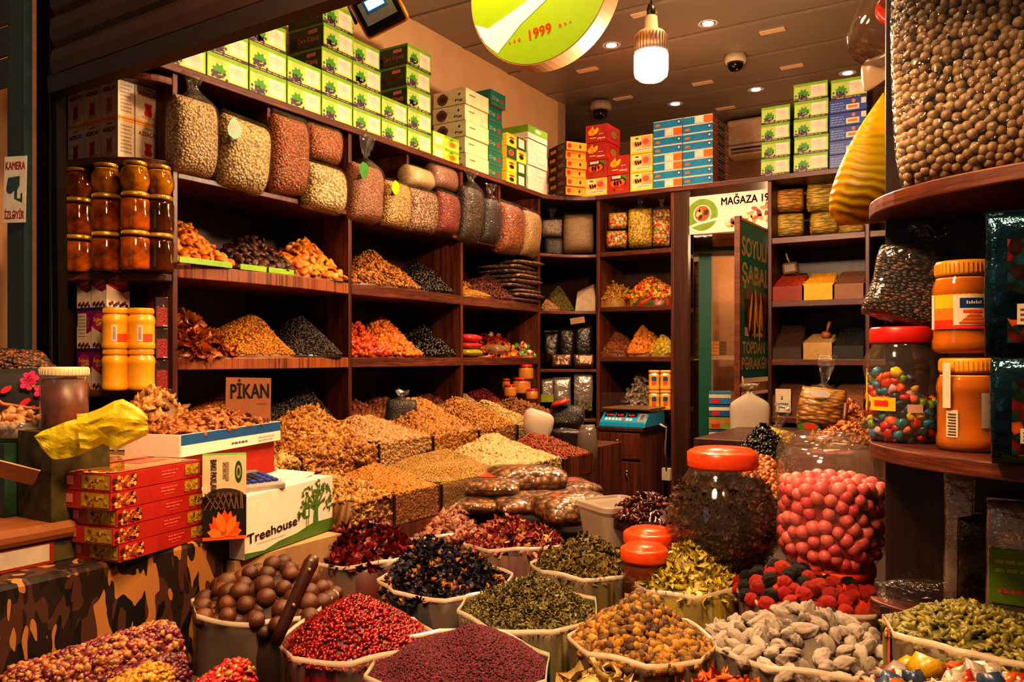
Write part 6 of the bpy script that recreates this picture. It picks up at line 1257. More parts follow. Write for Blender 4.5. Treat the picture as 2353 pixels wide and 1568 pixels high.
# dark herb jar
p = PD(1660, 1300, 2.34); p.z = .90; d, h = .325, .305
GP = [(0, 0), (.28, 0), (.36, .04), (.47, .2), (.5, .4), (.49, .52), (.42, .72), (.32, .86), (.285, .93), (.285, .97)]
root = empty('glass_jar', p, face_cam(p), 'big round glass jar of dark herb tea with orange red screw lid', 'jar')
root['label'] = 'big round glass jar of dark herb tea with orange red screw lid'
b = MB(); b.lathe([(r*d, z*h) for r, z in GP], (0, 0, 0), GLASS, 48); b.build('jar_wall', root)
b = MB(); L = .285*d; b.lathe([(L*1.04, h*.93), (L*1.08, h*.95), (L*1.08, h*1.07), (L*1.0, h*1.09), (L*.9, h*1.09), (L*.88, h*1.11), (0, h*1.12)], (0, 0, 0), OL, 40); b.build('lid', root)
ip = [(max(0, r*d-.026), z*h+.010) for r, z in GP[:7]]+[(.3*d, .74*h), (0, .77*h)]
V, F = lathe_vf(ip, (0, 0, 0)); pts, nr = surf_pts(V, F, n=4200); HT = hm('herb_tea', ['#241208', '#3a1c0c', '#5e300f', '#18100a', '#7a4418', '#4a1c18'], rough=.6)
V1, F1, C1 = scatter(pts, nr, 'shred', .034, .4, flat=.7, lift=-.05); bt = []
for f in F:
    for i in range(1, len(f)-1): bt.append((f[0], f[i], f[i+1]))
me = np_mesh('herb_tea', np.concatenate([V1, np.array(V)*.985]), np.concatenate([F1, np.array(bt)+len(V1)]), np.concatenate([C1, np.tile([[.3, .4]], (len(V), 1))]), HT); o = bpy.data.objects.new('herb_tea', me); COL.objects.link(o); o.location = p; tag(o, 'dark loose herb tea filling the big round jar', 'tea', kind='stuff')
# upside down candy jars
def upjar(label, p, d, h, lidm, glow=None):
    root = empty('candy_jar', p, face_cam(p), label, 'jar')
    b = MB(); b.lathe([(r*d, z*h) for r, z in ((.375, .10), (.40, .15), (.44, .20), (.50, .27), (.5, .45), (.485, .5), (.485, .62), (.5, .68), (.5, .82), (.47, .92), (.40, .985), (.34, 1.0), (.29, .985), (.25, .955), (0, .95))], (0, 0, 0), GLASS, 48); b.build('jar_wall', root)
    b = MB(); b.lathe([(0, 0), (.37*d, 0), (.39*d, .01*h), (.39*d, .055*h), (.36*d, .06*h), (.36*d, .075*h), (.41*d, .08*h), (.41*d, .13*h), (.38*d, .135*h)], (0, 0, 0), lidm, 40); b.build('lid', root); return root
p = PD(1908, 1340, 2.16); p.z = .902; d, h = .276, .365
upjar('upside down clear jar of round pink candies on orange lid', p, d, h, OL)
ip = [(0, .12*h), (.345*d, .12*h), (.40*d, .2*h), (.452*d, .29*h), (.452*d, .45*h), (.44*d, .55*h), (.452*d, .68*h), (.452*d, .73*h), (.25*d, .77*h), (0, .79*h)]
V, F = lathe_vf(ip, p, 40); b = MB(); b.add([tuple(Vector(v)*1.0) for v in V], F, P('#8f2028', .5), True); 
pts, nr = surf_pts(V, F, d=.0275, nmax=300, keep=viewface)
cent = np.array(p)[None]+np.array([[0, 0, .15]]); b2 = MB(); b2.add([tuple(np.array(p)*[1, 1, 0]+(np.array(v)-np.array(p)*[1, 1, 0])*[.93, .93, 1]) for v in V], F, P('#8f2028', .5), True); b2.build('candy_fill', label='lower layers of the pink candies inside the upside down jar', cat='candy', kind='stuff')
pieces('pink_candy', 'round pink candy inside the upside down jar', 'candy', 'pink candies', pts, nr, 'orb', .0335, heapmat('pink_candy', ['#f0666c', '#f47e7a', '#ea5662', '#f69484'], obj=True, rough=.4, bs=30), None, .12, -.15)
p = PD(1893, 1296, 2.52); p.z = .902; r = upjar('second upside down clear jar behind the pink candy jar', p, .285, .365, OL)
_, _ = fheap('sweet_heap', 'small heap of yellow sweets inside the rear upside down jar', 'sweets', (p.x, p.y, .95), 31, 0, 0, (.09, .09, .09, .09), .12, 'bud', .03, hm('yel_sweet', ['#d8a02c', '#c87a1c', '#3a6a8a', '#b8443a'], interp='CONSTANT'), p=2, cap=250)
_, _ = fheap('raisin_heap', 'heap of black raisins between the two big jars', 'raisins', PD(1762, 1105, 2.95), 31, 0, .05, (.12, .12, .12, .14), .20, 'raisin', .023, hm('black_raisin', BLK), lip=.03, cap=1500)
_, _ = fheap('nut_heap', 'heap of orange brown hazelnuts between the two big jars', 'nuts', PD(1765, 1150, 2.75), 31, 0, .05, (.10, .1, .1, .12), .14, 'hazel', .024, hm('orange_hazel', ['#a85a1c', '#c4742c', '#8a4010'], rough=.35), lip=.02, cap=900)
c, r_, D = sack('white cloth sack of walnuts at the rear right beside the pasta bag', 1950, 968, 112, 1.5-.29, mat=P('#cdb79a', .8), hgt=.09, seed=41)
fill(c, r_, D, 1.5-.29, .09, 1955, 925, 'walnut_heap', 'heap of orange brown walnuts in the white cloth sack', 'nuts', 'walnut', .03, hm('orange_walnut', ['#a8541c', '#c8742c', '#8a3c10', '#d89448'], rough=.4), cap=900)
_, _ = fheap('walnut_heap', 'loose orange brown walnuts below the white cloth sack', 'nuts', PD(1950, 1030, 3.3), 31, 0, .03, (.14, .14, .1, .12), .10, 'walnut', .03, hm('orange_walnut', []), lip=.02, cap=900)
b = MB(); p = PD(1938, 990, 3.35); b.tube([p, PD(1945, 928, 3.4)], .010, P('#5a2a14', .4)); b.build('scoop_handle', label='brown scoop handle standing in the walnuts at the rear right', cat='handle')
# ------------------------------------------------------------------ camouflage counter and what stands on it
def camo():
    m, nt, out = newmat('camouflage_cloth'); L = nt.links.new; b = N(nt, 'BsdfPrincipled'); b.inputs['Roughness'].default_value = .55
    prev = None
    for i, (col, th, sc, off) in enumerate((('#241510', 0, 1, 0), ('#4a2c20', .50, 10, 3), ('#0f0a09', .56, 11, 9), ('#a8743f', .57, 11.5, 17))):
        if i == 0: 
            c = N(nt, 'RGB'); c.outputs[0].default_value = lin(col); prev = c.outputs[0]; continue
        v = coords(nt, (1.6, 1.6, .60)); ad = N(nt, 'VectorMath', operation='ADD'); ad.inputs[1].default_value = (off, off*.7, off*1.3); L(v, ad.inputs[0])
        n = N(nt, 'TexNoise'); setin(n, Scale=float(sc), Detail=1.2, Roughness=.4, Distortion=1.1); L(ad.outputs[0], n.inputs['Vector'])
        g = N(nt, 'Math', operation='GREATER_THAN'); g.inputs[1].default_value = th; L(n.outputs['Fac'], g.inputs[0])
        mx = N(nt, 'Mix', data_type='RGBA'); L(g.outputs[0], mx.inputs[0]); L(prev, mx.inputs[6]); mx.inputs[7].default_value = lin(col); prev = mx.outputs[2]
    L(prev, b.inputs['Base Color']); L(b.outputs[0], out.inputs['Surface']); return m
CAMO = camo(); ZC_ = 1.5-.465
cy1 = PX(571, 0, -1.75).y
r = empty('front_counter', (-2.0, 1.0, 0), label='counter covered with brown and tan camouflage cloth at the left front', cat='counter')
b = MB(); b.bx(-2.34+2, -1.75+2, .45-1, cy1-1, 0, ZC_, CAMO); b.build('camouflage_cover', r, bevel=.012)
# date boxes
C0 = PZ(262, 1297, ZC_); C1 = PZ(470, 1236, ZC_); dv = C1-C0; LB = dv.length; rz = math.atan2(dv.y, dv.x); bh = .0405; wB = .16
def mk_date(win):
    b = carton(LB, wB, bh-.0015, [P('#a42620', .35, coat=.3), C_['red'], C_['red'], P('#a8302a', .35, coat=.3), P('#9a2a20', .35, coat=.3)]); F = faces(LB, wB, bh); f = F['front']; rr = random.Random(3)
    for k in range(70): b.disc(f, LB*(.02+.22*rr.random()), bh*(.15+.62*rr.random()), .0055, .0035, P(['#8a3a14', '#d8862c', '#3a140a', '#e8b060', '#a8501c'][k % 5], .5), 1+k % 4, 7, rr.random()*3)
    for k in range(30): b.disc(f, LB*(.80+.15*rr.random()), bh*(.28+.5*rr.random()), .006, .004, P(['#b08a1c', '#c8a434', '#94701a'][k % 3], .6), 1+k % 4, 7, rr.random()*3)
    b.rect(f, LB*.79, bh*.2, LB*.97, bh*.86, P('#a8861c', .6), 0); scrib(b, f, LB*.52, bh*.42, LB*.70, bh*.80, P('#e06a5a'), 2, 1, 4); scrib(b, f, LB*.55, bh*.25, LB*.66, bh*.38, P('#d85a4c'), 1, 1, 6)
    f = F['left']; b.rect(f, wB*.06, bh*.3, wB*.3, bh*.8, P('#d87a70', .5), 1); b.rect(f, wB*.46, bh*.12, wB*.98, bh*.9, P('#a8861c', .6), 1)
    for k in range(16): b.disc(f, wB*(.5+.44*rr.random()), bh*(.2+.6*rr.random()), .006, .004, P(['#b08a1c', '#8a3a14', '#c8a434'][k % 3], .6), 2+k % 3, 7, rr.random()*3)
    if win:
        t = F['top']; b.rect(t, LB*.12, wB*.12, LB*.97, wB*.9, P('#a8741c', .15, var=.3, vs=20, coat=.8), 1); b.rect(t, LB*.10, wB*.06, LB*.98, wB*.10, C_['pink'], 1); b.rect(t, LB*.55, wB*.5, LB*.9, wB*.88, P('#8a3a20', .3, coat=.6), 2)
        for k in range(24): b.disc(t, LB*(.02+.09*rr.random()), wB*(.05+.9*rr.random()), .012, .008, P(['#d8862c', '#e8b060', '#b8541c'][k % 3], .5), 1+k % 3, 7, rr.random()*3)
    return b.mesh('date_box')
d0, d1 = mk_date(0), mk_date(1); Rz = Matrix.Rotation(rz, 3, 'Z')
for k in range(5):
    for j in range(2):
        sh = Rz @ Vector((LB/2+(.012, .0, .006, -.010, -.008)[k], wB/2+j*(wB+.003), 0)); p = C0+sh
        put(d1 if k == 4 else d0, 'date_box', (p.x, p.y, ZC_+k*bh), rz+(.02, -.015, .01, 0, .0)[k]*(.6), f'red flat date box, {ordn(5, k)} of the {["front", "rear"][j]} stack on the camouflage counter', 'red date boxes')
ztop = ZC_+5*bh
# weighing board and white box under it
p = PX(208, 1185, -1.83); sy1 = p.y; zs = PX(120, 1205, -1.83).z
b = MB(); b.box((0, 0, 0), (.40, .62, .04), P('#8a5430', .5, var=.2, vs=7)); b.build('weighing_board', loc=(-2.03, sy1-.31, zs-.02), bevel=.014, label='thick wooden board lying on the flat white box at left front', cat='board')
zb0 = ZC_+.001; hb = zs-.041-zb0
r = empty('flat_box', (-2.02, sy1-.36, zb0), label='flat white and red box under the wooden board', cat='box'); b = MB(); b.box((0, 0, hb/2), (.36, .56, hb), P('#8a2a1c', .5)); b.build('box_body', r)
b = MB(); fr = (Vector((.18, -.28, 0)), EY, EZ); b.rect(fr, .01, hb*.14, .55, hb*.92, P('#b8aea2', .6), 0); scrib(b, fr, .22, hb*.2, .42, hb*.8, P('#8a8078'), 5, 1, 3); b.rect(fr, .44, hb*.16, .442, hb*.9, P('#8a8078'), 1); b.build('paper_label', r)
# upright sweet box
p = PZ(516, 1236, ZC_); D = (p-EYE).dot(FW); w, h, d = 94/FPX*D, 192/FPX*D, .05; r = empty('sweet_box', p, face_cam(p), 'upright beige and green box reading BAKI PAXLAVASI with orange sweets', 'box')
b = carton(w, d, h, [P('#cdbb9a', .5)]*4+[P('#4f8a3a', .5)]); b.build('box_body', r); b = MB(); fr = faces(w, d, h)['front']
b.rect(fr, 0, 0, w, h*.52, P('#241a16', .4), 1); b.disc(fr, w*.5, h*.47, w*.5, h*.14, P('#3a2c26', .4), 1, 24)
for k in range(7): b.poly(fr, [(w*(.02+.14*k), h*.36), (w*(.05+.14*k), h*.36), (w*(.28+.10*k), h*.56), (w*(.26+.10*k), h*.56)], P('#6a5040'), 2); b.poly(fr, [(w*(.30+.10*k), h*.36), (w*(.33+.1*k), h*.36), (w*(.07+.14*k), h*.56), (w*(.04+.14*k), h*.56)], P('#6a5040'), 2)
for k, t in enumerate((.15, .5, .85, 1.2, 1.57, 1.94, 2.3, 2.65, 3.0)): c_, s_ = math.cos(t), math.sin(t); q = h*.30; b.poly(fr, [(w*.5-.006*s_, h*.06+.006*c_), (w*.5+c_*q*.45-s_*.012, h*.06+s_*q*.62+c_*.012), (w*.5+c_*q*.66, h*.06+s_*q), (w*.5+c_*q*.45+s_*.012, h*.06+s_*q*.62-c_*.012), (w*.5+.006*s_, h*.06-.006*c_)], P(['#e8641c', '#d8500f', '#f07a2a'][k % 3], .4), 3+k % 3)
b.rect(fr, 0, 0, w, h*.04, P('#d8601c'), 3); b.text(fr, 'BAKI PAXLAVASI', w*.18, h*.95, w*.14, P('#3a2a22'), 4, w=h*.44, rot=-PI/2); b.rect(fr, w*.52, h*.70, w*.60, h*.92, P('#8a7a64'), 2); b.text(fr, 'XÜSUSİ', w*.46, h*.92, w*.06, P('#6a5a48'), 3, w=h*.2, rot=-PI/2)
b.disc(fr, w*.82, h*.80, w*.085, h*.13, P('#1f4a2a'), 2, 24); b.disc(fr, w*.82, h*.80, w*.05, h*.08, P('#b8963a'), 3, 20); b.disc(fr, w*.82, h*.80, w*.03, h*.05, P('#1f4a2a'), 4, 16); b.build('printed_face', r)
# treehouse carton with calculator
A = PZ(562, 1288, 1.5-.53); B = PZ(764, 1216, 1.5-.53); dv = B-A; L = dv.length; rz2 = math.atan2(dv.y, dv.x); h = .165; d = .22
nrm = Vector((-math.sin(rz2), math.cos(rz2), 0)); ctr = (A+B)/2+nrm*d/2
r = empty('tree_carton', ctr, rz2, 'white carton printed with a green tree and the word treehouse', 'box'); WC = P('#e3d6c6', .6, var=.04)
b = carton(L, d, h, [WC]*5); b.build('box_body', r, bevel=.002); b = MB(); fr = faces(L, d, h)['front']; TG = P('#4a6e26', .55)
b.poly(fr, [(0, 0), (L, 0), (L, h*.22), (L*.75, h*.24), (L*.55, h*.15), (L*.35, h*.12), (L*.2, h*.05), (0, h*.10)], TG, 0)
tx, ty = L*.78, h*.22
def limb(pts, w0, w1, e=1):
    for k in range(len(pts)-1):
        (xa, ya_), (xb, yb2) = pts[k], pts[k+1]; dx, dy = xb-xa, yb2-ya_; q = math.hypot(dx, dy); nx, ny = -dy/q, dx/q; a_ = w0+(w1-w0)*k/(len(pts)-1); c_ = w0+(w1-w0)*(k+1)/(len(pts)-1); b.poly(fr, [(xa-nx*a_, ya_-ny*a_), (xb-nx*c_, yb2-ny*c_), (xb+nx*c_, yb2+ny*c_), (xa+nx*a_, ya_+ny*a_)], TG, e+k)
limb([(tx, ty-.005), (tx, ty+h*.18), (tx+.004, ty+h*.32), (tx+.0, ty+h*.5), (tx+.01, ty+h*.62)], .014, .002)
for ang, ln in ((.35, .34), (.8, .4), (1.25, .42), (1.9, .42), (2.35, .42), (2.85, .36)):
    s0 = (tx, ty+h*.25); m_ = (tx+math.cos(ang)*ln*h*.5, ty+h*.3+math.sin(ang)*ln*h*.4); e_ = (tx+math.cos(ang)*ln*h, ty+h*.32+math.sin(ang)*ln*h*.95); limb([s0, m_, e_], .006, .0015)
rr = random.Random(5)
for k in range(90):
    t = rr.uniform(-.25, PI+.25); q = h*rr.uniform(.24, .52); b.disc(fr, tx+math.cos(t)*q*1.05, ty+h*.27+math.sin(t)*q*.95, .0075, .0035, TG, 3, 8, rr.random()*3)
b.rect(fr, tx-h*.38, ty+h*.15, tx-h*.2, ty+h*.31, TG, 4); b.poly(fr, [(tx-h*.42, ty+h*.30), (tx-h*.29, ty+h*.42), (tx-h*.16, ty+h*.30)], TG, 4); b.rect(fr, tx-h*.32, ty+h*.18, tx-h*.25, ty+h*.29, WC, 5); b.rect(fr, tx-h*.30, ty-h*.05, tx-h*.28, ty+h*.15, TG, 3); b.rect(fr, tx-h*.24, ty-h*.03, tx-h*.22, ty+h*.15, TG, 3)
b.text(fr, 'Treehouse', L*.02, h*.235, h*.155, P('#3a2620'), 3, w=L*.53, rot=.05); b.rect(fr, L*.12, h*.19, L*.42, h*.197, P('#8a9a5a'), 2); b.build('printed_face', r)
b = MB(); b.box((0, 0, .003), (.10, .12, .003), WC); b.build('box_flap', loc=(ctr.x-.02, ctr.y+.13, ctr.z+h+.004), rot=(.06, -.10, rz2+.15), label='loose white card flap lying on the tree carton beside the calculator', cat='card')
p = Vector((ctr.x+.03, ctr.y-.06, ctr.z+h+.002)); r = empty('calculator', p, 0, 'grey desk calculator with blue and dark keys on the tree carton', 'calculator', rot=(.10, 0, rz2-PI/2+1.15)); GC = P('#8f8a86', .4)
b = MB(); b.box((0, 0, .012), (.125, .165, .022), GC); b.build('case', r, bevel=.006); b = MB(); b.box((0, .055, .026), (.10, .032, .006), P('#3a3c38', .15)); b.build('display', r)
for i in range(5):
    for j in range(4): b = MB(); b.box((-.044+.0215*i, .022-.025*j, .027), (.016, .017, .008), P('#2a3a8a' if (i > 2 or j == 3) else '#1c1a1c', .4)); b.build('key', r, bevel=.002)
b = MB(); b.box((ctr.x+.02, ctr.y-.0, (ctr.z)/2-.001), (.22, .40, ctr.z-.004), P('#a8845a', .7, var=.2, vs=10)); b.build('kraft_carton', rz=0, label='brown kraft carton under the white tree carton', cat='box')
# stack behind the date boxes: support cartons, trays of walnuts and pecans
A = PD(414, 1000, 2.22); B = PD(643, 966, 2.70); dv = B-A; dv.z = 0; L = dv.length; rz3 = math.atan2(dv.y, dv.x); nrm = Vector((-math.sin(rz3), math.cos(rz3), 0)); tz = A.z-.062; dT = .18
def tray(label, cA, L, d, h, z, band, m=WC, name='tray'):
    c = cA+Vector((math.cos(rz3), math.sin(rz3), 0))*L/2+nrm*d/2; r = empty(name, (c.x, c.y, z), rz3, label, 'tray')
    for nm_, c_, s_ in (('front_wall', (0, -d/2, h/2), (L, .005, h)), ('rear_wall', (0, d/2, h/2), (L, .005, h)), ('side_wall', (-L/2, 0, h/2), (.005, d, h)), ('side_wall', (L/2, 0, h/2), (.005, d, h)), ('floor_panel', (0, 0, .002), (L, d, .004))): b = MB(); b.box(c_, s_, m); b.build(nm_, r)
    if band:
        b = MB(); fr = (Vector((-L/2, -d/2-.0026, 0)), EX, EZ); b.rect(fr, 0, h*.52, L, h*.98, P('#14508a', .45), 0); scrib(b, fr, L*.46, h*.15, L*.62, h*.38, P('#4a4a52'), 1, 1, 3); scrib(b, fr, L*.74, h*.1, L*.92, h*.42, P('#b0a294'), 2, 1, 5); b.build('blue_band', r)
    return c
cP = tray('white card tray with a blue band holding pecans', A, L, dT, .062, tz, True)
ex = (L/2*.96, L/2*.96, dT/2*.95, dT/2*.95)
fheap('pecan_heap', 'heap of brown pecans in the blue banded tray', 'nuts', (cP.x, cP.y, tz+.006), math.degrees(rz3), .0, .0, ex, .105, 'almond', .036, hm('pecan', ['#8f4c18', '#b06a2a', '#6e3610', '#c48040'], rough=.4), lip=.05, p=4, cap=900, flat=.6)
A2 = A+Vector((-.35, .17, 0))-Vector((math.cos(rz3), math.sin(rz3), 0))*.15-nrm*.10; cW = tray('plain white card tray holding the walnut heap', A2, .30, .20, .055, tz, False)
b = MB(); b.box((0, 0, (tz-.003-zUb)/2), (.30, .2, tz-.004-zUb), P('#a8845a', .7, var=.2, vs=10)); b.build('kraft_carton', loc=(cW.x, cW.y, zUb+.001), rz=rz3, label='brown kraft carton under the plain white walnut tray', cat='box')
fheap('walnut_heap', 'tall heap of light brown walnuts in the plain white tray', 'nuts', (cW.x, cW.y, tz+.006), math.degrees(rz3), -.01, .0, (.14, .14, .095, .095), .17, 'walnut', .034, hm('light_walnut', ['#a86e2c', '#c48c46', '#8a5420', '#d8a860'], rough=.45), lip=.045, p=3, cap=1000)
b = MB(); b.box((0, 0, (tz-.003-ZC_)/2), (L*.9+.1, dT*.9, tz-.003-ZC_), P('#b03024', .45)); q = A+Vector((math.cos(rz3), math.sin(rz3), 0))*L*.44+nrm*(dT/2+.01); b.build('red_carton', loc=(q.x, q.y, ZC_+.001), rz=rz3, label='red carton carrying the two white nut trays', cat='box')
# sign card
p = PD(570, 962, 2.62); w, h = 100/FPX*2.62, 94/FPX*2.62; r = empty('price_sign', p, 0, 'brown cardboard sign hand lettered PIKAN standing in the pecans', 'sign', rot=(-.10, .03, face_cam(p)+.12)); b = MB(); b.box((0, 0, h/2), (w, .004, h), P('#8a5636', .8, var=.08)); b.build('card', r)
b = MB(); fr = (Vector((-w/2, -.002, 0)), EX, EZ); b.text(fr, 'PİKAN', w*.10, h*.48, h*.36, P('#1a1210', .7), 1, w=w*.84, rot=.03); scrib(b, fr, w*.68, h*.33, w*.9, h*.40, P('#5a3826'), 1, 1, 4); b.build('lettering', r)
# crumpled yellow bag
def sheet(name, label, up, lo, D, bulge, mat, nu=40, nv=20, seed=1, cat='bag', noise=.02):
    r = np.random.default_rng(seed); V = []; F = []
    K = r.normal(size=(8, 2))*9; ph = r.uniform(0, 6, 8)
    def ev(pl, t):
        xs = [a for a, _ in pl]; k = t*(len(pl)-1); i = min(int(k), len(pl)-2); f = k-i; return (pl[i][0]*(1-f)+pl[i+1][0]*f, pl[i][1]*(1-f)+pl[i+1][1]*f)
    for j in range(nv):
        for i in range(nu):
            u, v = i/(nu-1), j/(nv-1); a, c = ev(up, u), ev(lo, u); px, py = a[0]*(1-v)+c[0]*v, a[1]*(1-v)+c[1]*v
            n = sum(np.abs(np.sin(u*k[0]+v*k[1]+f)) for k, f in zip(K, ph))/8-.6
            V.append(PD(px, py, D+(u-.5)*.10-bulge*math.sin(PI*v)*math.sin(PI*u)+noise*n*2))
    for j in range(nv-1):
        for i in range(nu-1): k = j*nu+i; F.append((k, k+1, k+nu+1, k+nu))
    o0 = V[len(V)//2].copy(); b = MB(); b.add([v-o0 for v in V], F, mat, True); return b.build(name, loc=o0, label=label, cat=cat)
YB_ = film('yellow_bag_film', '#e0d02a', body=.74, gloss=.38, bs=22, bump=1.0, glow=.015, see='#e8e05a')
rt = sheet('yellow_plastic_bag', 'crumpled lemon yellow plastic bag lying on the red date boxes', [(176, 952), (200, 950), (232, 938), (262, 922), (282, 917), (303, 928), (322, 940), (339, 954)], [(184, 1030), (206, 1032), (232, 1018), (250, 1026), (266, 1038), (292, 1022), (318, 1010), (339, 1000)], 1.84, .03, YB_, nu=22, nv=12, noise=.016)
r2 = sheet('bag_flap', None, [(78, 1003), (98, 990), (122, 982), (150, 970), (180, 962), (205, 975), (232, 990), (252, 1006)], [(82, 1008), (98, 1034), (121, 1057), (148, 1054), (180, 1048), (206, 1036), (232, 1022), (252, 1010)], 1.82, .015, YB_, nu=20, nv=10, seed=3, noise=.012)
del r2['category']; r2.parent = rt; r2.location = r2.location-rt.location
for o_ in (rt, r2):
    for p_ in o_.data.polygons: p_.use_smooth = False
# glass tray, jar, floral bag, foil packs at far left
p = PD(148, 985, 1.93); r = jar('sweet_jar', 'clear plastic jar with cream lid holding red sweets', 'jar', p, .104, .138, 'drum', GLASS, P('#5e2a20', .4, var=.7, vs=12), P('#cbb894', .5), .16, .50, .85)
b = MB(); b.box((p.x-.0, p.y, (p.z+ZC_)/2), (.14, .14, p.z-ZC_-.004), P('#3f3a1c', .5, var=.8, vs=22)); b.build('jar_stand', label='dark carton under the cream lidded jar', cat='box')
p = PD(42, 1010, 1.98); r = empty('glass_tray', p, 0, 'ribbed clear glass tray holding wafer pieces', 'tray'); b = MB(); n = 40; pf = [(.06, 0), (.085, .046), (.082, .046), (.057, .006), (0, .005)]; b.lathe(pf, (0, 0, 0), film('ribbed_glass', '#9aa4b8', body=.22, gloss=.05, bs=30, bump=1, glow=.12), 40)
b.build('tray_wall', r)
fheap('wafer_heap', 'heap of beige wafer pieces in the ribbed glass tray', 'wafers', (p.x, p.y, p.z+.008), 0, 0, 0, (.06, .06, .06, .06), .06, 'cube', .034, hm('wafer', ['#b8804a', '#cf9c64', '#9a6434']), p=2, cap=60, lip=.02)
b = MB(); b.box((p.x, p.y, (p.z+zs)/2), (.13, .13, p.z-zs-.004), P('#24402c', .35, var=.5, vs=14)); b.build('green_carton', label='dark green patterned carton under the glass tray', cat='box')
p = PD(40, 975, 2.05); r = empty('floral_bag', p, face_cam(p)+.1, 'dark fabric bag with pink flower print and leather handle', 'bag'); V, F = pillow(.22, .14, .10, seed=77, taper=.25); b = MB(); b.add(V, F, P('#0f090b', .8, var=.2), True); b.build('bag_body', r)
b = MB(); fr = (Vector((-.12, -.062, 0)), EX, EZ); PKF = P('#c8286a', .5)
for (x, y) in ((.135, .105), (.165, .085), (.142, .118)):
    for k in range(5): b.disc(fr, x+.010*math.cos(k*1.26), y+.010*math.sin(k*1.26), .009, .007, PKF, 1, 9, k*1.26)
for (x, y) in ((.130, .058), (.142, .040), (.09, .09)): b.disc(fr, x, y, .014, .007, P('#b81c28'), 1, 10, .6)
b.rect(fr, .135, .095, .165, .099, P('#7a8a3a'), 1); b.build('flower_print', r)
b = MB(); b.tube([(-.09, -.07, .14), (-.08, -.085, .09), (-.04, -.09, .055), (.03, -.09, .04), (.1, -.08, .05)], .006, P('#8a4c2c', .5)); b.build('handle', r)
b = MB(); b.box((p.x, p.y+.02, (p.z+.0)/2), (.2, .14, p.z-.004), P('#241812', .7)); b.build('bag_stand', label='dark box standing under the floral bag', cat='box')
p = PD(45, 820, 2.15); softbag('seed_sack', 'dark sack of mixed seeds behind the floral bag at far left', PD(30, 890, 2.2), .20, .10, .10, grain('dark_mix', ['#1c1412', '#3a2214', '#8a4c14', '#241816'], 110), 0, 78)
for i, (px, py, w, h, D, m) in enumerate(((60, 1140, .13, .095, 1.70, '#2c3a18'), (8, 1150, .10, .07, 1.62, '#1f3020'), (102, 1095, .10, .03, 1.72, '#3a4a1c'))):
    pp = PZ(px, 1138 if i < 2 else 1132, zs); foilpack('green_foil_pack', ['shiny dark green foil pack on the wooden board', 'small dark green foil pack at the left picture edge', 'flat green foil pack under the yellow bag corner'][i], (pp.x, pp.y, zs+.002), w, h, .05, P(m, .2, var=.7, vs=18, metal=.3, bump=1, bs=30), seed=60+i)
pp = PD(30, 1085, 1.84); b = MB(); b.box((0, 0, 0), (.10, .004, .05), P('#b8906a', .4)); b.build('folded_card', loc=pp, rot=(.7, .35, face_cam(pp)), label='folded tan card strip on top of the green foil packs', cat='card')
# churchkhela style rolls at the bottom left
def roll(name, label, p0, p1, rad, cols, seed, tm='cube', size=.02, taper=.9):
    p0, p1 = Vector(p0), Vector(p1); ax = (p1-p0).normalized(); L = (p1-p0).length; u = ax.cross(EZ).normalized(); w = ax.cross(u); b = MB(); prof = [(0, 0), (rad*.8, 0), (rad, .02), (rad*.98, L*.5), (rad*.95, L-.02), (rad*.75, L), (0, L)]
    R = Matrix((u, w, ax)).transposed(); b.lathe(prof, p0, None, 24, R=R); F = [f for f in b.f]; pts, nr = surf_pts(b.v, F, n=int(L*rad*6.3*10/(size*size)*.5)); V1, F1, C1 = scatter(pts, nr, tm, size, .5, flat=.8, lift=.0); T = [(f[0], f[i], f[i+1]) for f in F for i in range(1, len(f)-1)]
    c = (p0+p1)/2; me = np_mesh(name, np.concatenate([V1, np.array(b.v)])-np.array(c), np.concatenate([F1, np.array(T)+len(V1)]), np.concatenate([C1, np.tile([[.3, .6]], (len(b.v), 1))]), hm(name+str(seed), cols, rough=.4)); o = bpy.data.objects.new(name, me); COL.objects.link(o); o.location = c; return tag(o, label, 'sweet roll')
roll('sweet_roll', 'thick purple petal coated sweet roll at the bottom left corner', PD(20, 1610, 1.42), PD(400, 1478, 1.62), .050, ['#5a1430', '#7a2440', '#a8643a', '#c89050', '#4a0f28'], 1, tm='nut', size=.013)
roll('sweet_roll', 'second purple petal coated roll under the first at bottom left', PD(190, 1640, 1.42), PD(410, 1545, 1.58), .045, ['#4a1428', '#6a1c34', '#8a4c34', '#3a0c20'], 2, tm='nut', size=.013)
roll('sweet_roll', 'golden yellow coated sweet roll in front of the purple rolls', PD(240, 1628, 1.33), PD(378, 1560, 1.42), .035, ['#c88a1c', '#d8a43a', '#a86a14'], 3, size=.012)
roll('sweet_roll', 'bright red sweet roll with pale nuts at the bottom edge', PD(430, 1640, 1.40), PD(565, 1545, 1.50), .034, ['#b8141c', '#d0281c', '#8f0c14', '#c8b060'], 4, size=.015)
b = MB(); q = PD(300, 1640, 1.45); b.box((q.x, q.y+.02, .637+(q.z-.035-.637)/2), (.62, .42, max(.02, q.z-.035-.637)), P('#2a1a14', .7)); b.build('roll_crate', rz=0, label='dark crate under the sweet rolls', cat='crate')
